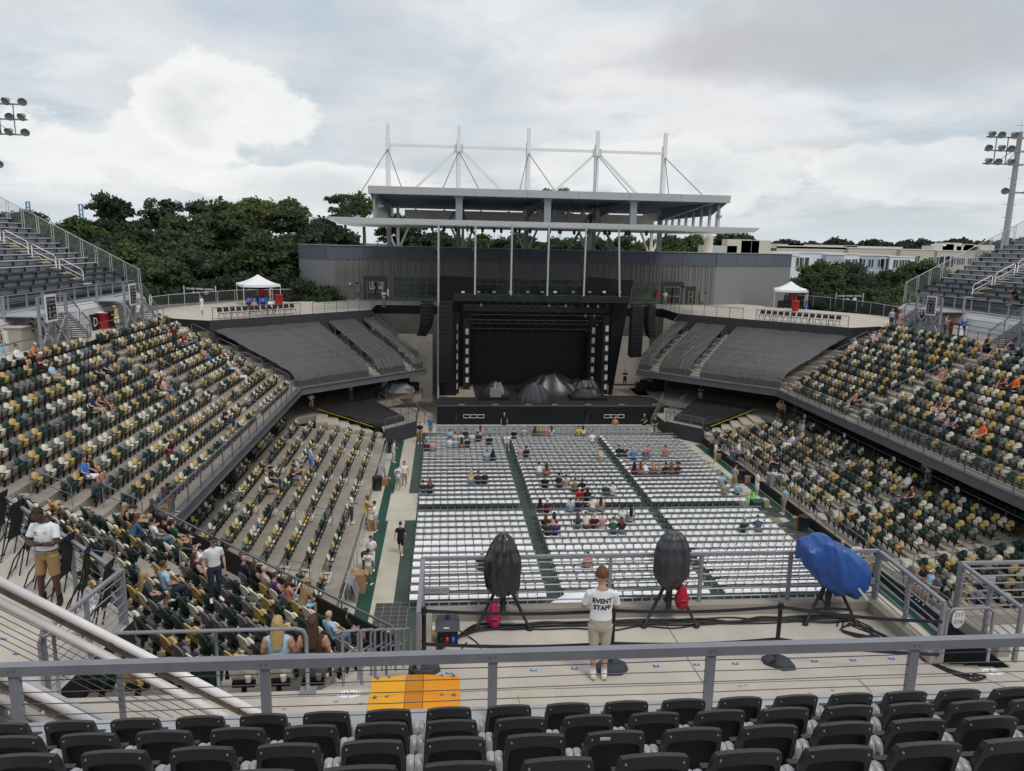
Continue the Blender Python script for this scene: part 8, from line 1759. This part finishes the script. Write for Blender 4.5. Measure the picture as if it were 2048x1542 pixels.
# ---- standing people: px, py of the feet, floor height, facing (deg, 0 = towards the stage, 90 = left), pose ...
CY, DG = ZC, math.radians
STAND = [
 (342, 938, 4.65, -80, 'hip', 'black', 'crimson', 'short:auburn', 'l', 'sk', None, 'woman in black top and dark red skirt standing in the left stand', 'crimson'),
 (350, 700, 7.9, 10, 'stand', 'maroon', 'dark jeans', 'short:dark', 't', '', None, 'man in maroon shirt standing with his back turned, high in the left stand', None),
 (320, 672, 8.3, -60, 'hold', 'navy', 'navy', 'bun:dark', 'l', '', None, 'woman in navy shirt standing in the top rows of the left stand', None),
 (67, 697, CY, -40, 'hold', 'black', 'khaki', 'short:dark', 'l', 's', 'cap:black', 'man in black shirt, black cap and khaki shorts by the utility cabinet', None),
 (85, 695, CY, -100, 'phone', 'black', 'black', 'short:dark', 't', '', 'cap:black', 'man in black with black cap drinking, beside the man in shorts', None),
 (4, 722, CY, -60, 'walk', 'navy', 'light blue', 'long:brown', 't', 'k', None, 'woman in dark vest and pale jeans walking at the left edge', None),
 (200, 650, CY, -90, 'reach', 'teal', 'black', 'short:dark', 't', '', 'cap:black', 'vendor in teal shirt and black cap behind the red barrel', None),
 (212, 648, CY, -130, 'hold', 'teal', 'black', 'short:dark', 'b', '', None, 'vendor in teal shirt with dark hair behind the black barrel', None),
 (235, 660, CY, 100, 'hold', 'pale yellow', 'pale yellow', 'long:blond', 'l', 'sk', 'brim:pale yellow', 'woman in pale yellow dress and hat at the drinks barrels', 'pale yellow'),
 (276, 650, CY, -150, 'stand', 'white', 'khaki', 'short:dark', 'b', 's', None, 'man in white shirt and khaki shorts by the farther left stair', None),
 (405, 633, CY, 80, 'hold', 'white', 'white', 'short:auburn', 'l', 's', None, 'woman in white with a drink on the far left terrace', None),
 (516, 612, CY, 120, 'reach', 'green', 'black', 'short:dark', 'd', '', None, 'vendor in green shirt under the left canopy tent', None),
 (541, 612, CY, -60, 'hold', 'stone', 'grey', 'short:grey', 'l', '', None, 'customer in grey shirt under the left canopy tent', None),
 (768, 614, CY, 180, 'crossed', 'white', 'khaki', 'short:dark', 'b', 's', None, 'man in white shirt with folded arms in front of the glass doors', None),
 (1329, 612, CY, 170, 'hold', 'white', 'khaki', 'short:dark', 't', 's', None, 'man in white shirt at the doors right of the stage', None),
 (623, 826, 1.72, 180, 'hold', 'white', 'khaki', 'short:dark', 'd', 's', None, 'man in white shirt and khaki shorts under the left balcony', None),
 (702, 800, 1.75, -140, 'stand', 'white', 'tan', 'short:dark', 'd', '', None, 'man in white shirt in the shade behind the left low cover', None),
 (622, 946, 1.35, -60, 'hold', 'light blue', 'blue', 'short:red', 'l', 's', None, 'boy in light blue shirt and shorts standing in the left lower stand', None),
 (466, 985, 1.72, -120, 'stand', 'navy', 'black', 'short:dark', 'd', '', None, 'man in dark clothes in the shade under the left balcony', None),
 (787, 925, 0, -60, 'hold', 'white', 'cream', 'long:auburn', 'l', '', None, 'woman in white shirt and cream trousers at the left barriers', None),
 (840, 887, 0, 170, 'hold', 'black', 'tan', 'short:brown', 'l', '', 'cap:beige', 'guard in black shirt and beige cap at the left end of the barricade', None),
 (861, 874, 0, 150, 'hip', 'blue', 'khaki', 'short:red', 'l', 's', None, 'man in blue shirt and khaki shorts beside the guard in black', None),
 (797, 982, 0, -20, 'stand', 'white', 'stone', 'short:dark', 'l', 's', None, 'staff member in white shirt and shorts seen from behind, on the left floor', None, 'staff'),
 (809, 975, 0, 200, 'stand', 'white', 'khaki', 'short:dark', 't', '', None, 'man in white shirt and khaki trousers facing the staff member', None),
 (801, 1110, 0, -5, 'walk', 'black', 'black', 'short:dark', 'l', 's', None, 'man all in black walking along the left floor', None),
 (703, 1046, .6, -70, 'hold', 'white', 'charcoal', 'short:dark', 'b', '', 'cap:white', 'man in white shirt, white cap and dark trousers by the left barriers', None),
 (733, 1052, .1, -100, 'reach', 'yellow', 'yellow', 'short:auburn', 'b', 'sk', None, 'woman in yellow top and shorts at the left barriers', None),
 (752, 1064, 0, 75, 'reach', 'white', 'stone', 'short:dark', 't', 's', None, 'staff member in white shirt handing something to the woman in yellow', None),
 (743, 1140, .25, 170, 'hold', 'white', 'white', 'short:dark', 't', '', None, 'person in white shirt facing the viewer by the left bin', None),
 (737, 1170, 0, -15, 'stand', 'white', 'stone', 'short:dark', 'b', 's', None, 'staff member in white shirt and grey shorts beside the large carton', None, 'staff'),
 (432, 1200, 6.2, -150, 'stand', 'white', 'dark jeans', 'short:dark', 'l', '', 'cap:black', 'man in white shirt and dark cap standing among the corner seats', None),
 (960, 893, 0, 10, 'stand', 'pink', 'charcoal', 'long:auburn', 'l', 's', None, 'woman in pink shirt standing among the left floor chairs', None),
 (1229, 874, 0, 175, 'stand', 'coral', 'black', 'short:red', 'l', '', None, 'man in pink patterned shirt standing at the barricade', None),
 (1008, 866, 0, 180, 'stand', 'black', 'black', None, 'l', '', None, 'bald guard in black behind the barricade, left of centre', None),
 (1287, 868, 0, 160, 'phone', 'black', 'black', 'short:blond', 'l', '', None, 'guard in black behind the right end of the barricade', None),
 (1309, 874, 0, 120, 'hold', 'black', 'khaki', 'short:red', 'l', 's', None, 'man in black vest and khaki shorts at the right end of the barricade', None),
 (1249, 774, 1.7, 180, 'crossed', 'black', 'black', 'short:dark', 'l', '', None, 'stagehand in black with folded arms at the right of the stage', None),
 (1400, 805, 1.75, 180, 'crossed', 'black', 'khaki', None, 'l', 's', None, 'guard in black shirt and khaki shorts behind the right low cover', None),
 (1467, 981, 0, -60, 'phone', 'stone', 'khaki', 'short:brown', 'l', 's', 'cap:tan', 'heavy man in grey shirt with a phone at the right edge of the floor', None),
 (1429, 929, 0, -100, 'hold', 'white', 'khaki', 'short:red', 'l', 's', 'cap:beige', 'staff member in white shirt near the right dark bin', None),
 (1512, 994, 0, -90, 'hold', 'white', 'white', 'short:red', 'l', 's', None, 'woman in white shirt and pale shorts by the green cone', None),
 (1566, 1028, 0, 90, 'stand', 'light blue', 'khaki', 'short:dark', 'l', 's', 'cap:beige', 'man in pale blue shirt with black bag by the right low wall', None),
 (1679, 1150, .3, -15, 'stand', 'white', 'khaki', None, 'l', '', None, 'bald staff member in white shirt behind the blue covered camera', None, 'staff'),
 (1708, 1150, .55, -25, 'hold', 'white', 'tan', 'pony:dark', 't', '', None, 'staff member with black ponytail behind the blue covered camera', None, 'staff'),
 (1557, 838, 1.72, 160, 'hold', 'coral', 'black', 'long:auburn', 'l', 'sk', None, 'woman in coral top at the head of the right lower steps', None),
 (1563, 842, 1.72, 120, 'stand', 'tan', 'black', 'short:red', 'l', 'k', None, 'woman in tan top at the head of the right lower steps', None),
 (1590, 830, 1.72, 100, 'stand', 'stone', 'grey', 'short:grey', 'l', 's', None, 'man in pale clothes standing under the right balcony', None),
 (1843, 968, 1.72, -130, 'stand', 'white', 'black', 'short:dark', 'b', '', 'cap:black', 'man in white shirt with straps under the right balcony', None),
 (1853, 975, 1.72, -20, 'stand', 'white', 'khaki', 'short:dark', 'b', '', None, 'staff member in white shirt seen from behind under the right balcony', None, 'staff'),
 (1874, 972, 1.72, 70, 'hold', 'brown', 'jeans blue', 'long:auburn', 'b', '', None, 'person in brown with a pale bag under the right balcony', None),
 (1781, 656, CY, 180, 'stand', 'light blue', 'black', 'long:auburn', 'l', 'k', None, 'woman in blue vest and black trousers on the right concourse', None),
 (1793, 652, CY, 150, 'stand', 'black', 'dark jeans', None, 'l', '', None, 'bald man in black on the right concourse', None),
 (1799, 660, CY, 190, 'hold', 'pink', 'pink', 'long:blond', 'l', 's', None, 'woman in pale pink dress on the right concourse', 'pink'),
 (1842, 665, CY, 120, 'hold', 'black', 'light blue', 'short:brown', 'l', '', None, 'man in black shirt and pale jeans by the right stair', None),
 (1888, 672, CY, -120, 'phone', 'beige', 'dark jeans', 'bun:auburn', 'l', 'k', None, 'woman in beige top by the right drinks carts', None),
 (1901, 668, CY, -80, 'reach', 'green', 'khaki', 'short:grey', 'l', '', 'cap:stone', 'man in green shirt and grey cap at the right drinks carts', None),
 (1924, 676, CY, -30, 'hold', 'blue', 'black', 'long:blond', 'l', '', None, 'blond woman in blue shirt at the right drinks carts', None),
 (1937, 664, CY, 150, 'hold', 'light blue', 'navy', 'short:brown', 'b', '', None, 'vendor in light blue behind the right drinks carts', None),
 (1949, 664, CY, 110, 'reach', 'mint', 'black', 'pony:dark', 'b', '', None, 'vendor in mint shirt with dark ponytail behind the right drinks carts', None),
 (1570, 616, CY, 120, 'stand', 'green', 'black', 'short:dark', 'd', '', None, 'vendor in green under the right canopy tent, left one', None),
 (1588, 613, CY, 180, 'hold', 'green', 'blue', 'short:dark', 'd', '', None, 'vendor in green under the right canopy tent, right one', None),
 (1611, 620, CY, 90, 'hold', 'floral', 'blue', 'short:brown', 'l', '', None, 'customer in patterned shirt at the right canopy tent', None),
]
for e in STAND:
 px, py, z, face, pose, top, bot, hair, skin, fl, hat, lb, skirt = e[:13]; o = atz(px, py, z)
 person((o.x, o.y, z), R(face), pose, top, bot, lb, hair, skin, shorts='s' in fl, tank='k' in fl, longs='l' in fl, hat=hat, skirt=skirt, staff=len(e) > 13, scale=.96 if skirt or (hair and hair.split(':')[0] != 'short') else 1.0)
# ---- seated on other things
def seat_at(px, py, z, face, pose, top, bot, lb, hair, skin, fl='', hat=None):
 o = atz(px, py, z+.5); person((o.x, o.y, z), R(face), pose, top, bot, lb, hair, skin, shorts='s' in fl, tank='k' in fl, hat=hat)
for px, top, hair, lb in ((497, 'navy', 'long:auburn', 'person in navy seated at the far left terrace rail'), (509, 'coral', 'long:brown', 'woman in coral seated at the far left terrace rail'), (526, 'black', 'short:dark', 'man in black seated at the far left terrace rail'), (541, 'white', 'short:grey', 'man in white shirt seated at the far left terrace rail')):
 seat_at(px, 617, ZC, 180+45, 'sit', top, 'jeans blue', lb, hair, 'l', 's')
seat_at(1013, 884, 0, 180, 'sitfwd', 'white', 'white', 'young man in white shirt and shorts seated on the floor barrier facing the viewer', 'short:brown', 'l', 's')
seat_at(1184, 884, 0, 190, 'sitarm', 'white', 'khaki', 'man in white shirt and khaki trousers seated in the right floor aisle facing the viewer', 'short:brown', 'l')
for px, lb, h in ((1949, 'woman in black seated on the right bleacher, left one', 'long:dark'), (1961, 'woman in black seated on the right bleacher with a blue bag', 'short:dark')):
 p = aty(px, 605, 52.0); person((2*XC+25.75, p.y, 11.9), R(90), 'sitfwd', 'black', 'black', lb, h, 't', shorts=True)
# ---- the two staff close to the camera and the neighbour's knee
NEAR_A = person_mesh('person_staff_back', dict(ST, elbL=(-.26, .06, 1.15), elbR=(.26, .06, 1.15), wrL=(-.16, .28, 1.10), wrR=(.17, .28, 1.10), ankL=(-.085, -.02, .085), ankR=(.085, -.02, .085), kneeL=(-.085, .01, .5), kneeR=(.085, .01, .5), hem=.80, sleeve=.74, hpitch=8, hyaw=4, curl=.9), .0095, True, 1.04)
o = atz(1196, 1356, ZC); st = person((o.x, o.y, ZC), R(-4), 'x', 'white', 'stone', 'staff member in white EVENT STAFF shirt and khaki shorts, back turned, on the platform', 'fluffy:auburn', 't', shorts=True, shoe='cream', scale=1.0, staff=.088, tpl=NEAR_A)
for s in (-1, 1):     # socks and belt
 b = MB(); b.path([V(s*.085, -.02, .07), V(s*.085, -.018, .15), V(s*.085, -.015, .205)], [.046, .043, .046], 12); link('sock', b.mesh('sock', cmat('c', 'white'), True), st, Matrix.Identity(4))
 b = MB(); b.box(s*.085-.014, s*.085+.014, -.123, -.114, .03, .05); link('shoe_tab', b.mesh('shoe_tab', 'court_dark'), st, Matrix.Identity(4))
b = MB(); b.path([V(.158*math.cos(a), -.002+.113*math.sin(a), 1.0) for a in np.linspace(math.pi, 2*math.pi, 14)], .014, 6); link('belt', b.mesh('belt', 'ink_black', True), st, Matrix.Identity(4))
NEAR_B = person_mesh('person_staff_arms', dict(ST, elbL=(-.26, .08, 1.14), elbR=(.27, .08, 1.14), wrL=(.04, .215, 1.15), wrR=(-.05, .235, 1.19), ankL=(-.14, -.02, .085), ankR=(.16, .02, .085), kneeL=(-.125, .02, .5), kneeR=(.13, .03, .5), toeL=(-.35, 1, 0), toeR=(.5, 1, 0), hem=.86, sleeve=.66, hpitch=26, hyaw=-14, curl=.8, hdL=(.8, .1, .25), hdR=(-.8, -.1, .1)), .0095, True, 1.06)
o = atz(104, 1208, ZC); st = person((o.x, o.y, ZC), R(170), 'x', 'white', 'tan', 'staff member in white shirt and tan shorts with folded arms beside the folded chairs', 'fade:dark', 'd', shorts=True, shoe='black', scale=1.05, tpl=NEAR_B)
Mh = NEAR_B[1]; b = MB()
for s in (-1, 1): b.path([Mh @ V(s*.031+.021*math.cos(a), .098, .004+.017*math.sin(a)) for a in np.linspace(0, 2*math.pi, 13)], .0022, 5); b.tube(Mh @ V(s*.052, .095, .006), Mh @ V(s*.08, .0, .01), .002, 5)
b.tube(Mh @ V(-.01, .1, .006), Mh @ V(.01, .1, .006), .002, 5); link('glasses', b.mesh('glasses', 'cable_steel'), st, Matrix.Identity(4))
bvB = BVHTree.FromPolygons([v.co.copy() for v in NEAR_B[0].vertices], [tuple(p.vertices) for p in NEAR_B[0].polygons])
for txt, x, z, sz in (('EVENT', .085, 1.325, .032), ('STAFF', .085, 1.288, .032), ('O', -.085, 1.325, .06)):
 tm = text_mesh(txt, sz, bold=.001)
 for v in tm.vertices:
  q = V(x-v.co.x, 1, z+v.co.y); h = bvB.ray_cast(q, V(0, -1, 0)); v.co = (q.x, (h[0].y if h[0] else .12)+.003, q.z)
 tm.materials.clear(); tm.materials.append(MATS['ink_grey' if txt == 'O' else 'ink_black']); link('lettering', tm, st, Matrix.Identity(4))
b = MB(); b.path([V(.165*math.cos(a), .118*math.sin(a), 1.0) for a in np.linspace(0, 2*math.pi, 24)], .016, 6); link('belt', b.mesh('belt', 'ink_black', True), st, Matrix.Identity(4))
b = MB(); b.grid([[V(.19+.05*math.sin(i*1.1+j*.3), -.02+.06*i/5, .95-.09*j+.01*math.sin(i*3)) for i in range(6)] for j in range(6)]); link('towel', b.mesh('towel', 'towel_grey', True), st, Matrix.Identity(4))
for s in (-1, 1): b = MB(); b.path([V(.14*s+(.02 if s > 0 else 0), -.02, .06), V(.138*s, -.015, .2)], [.05, .043], 12); link('sock', b.mesh('sock', cmat('c', 'black'), True), st, Matrix.Identity(4))
KN = person_mesh('person_knee', dict(SI, lean=4, kneeL=(-.16, .56, .66), ankL=(-.17, .50, .22), hem=.97, elbL=(-.25, .25, .86), wrL=(-.10, .52, .80)), .012, True)
person((3.98, 3.28, 12.05), R(-2), 'x', 'charcoal', 'denim', 'person in blue jeans at the right edge, one knee in view', 'short:dark', 'l', tpl=KN)
build_seats()
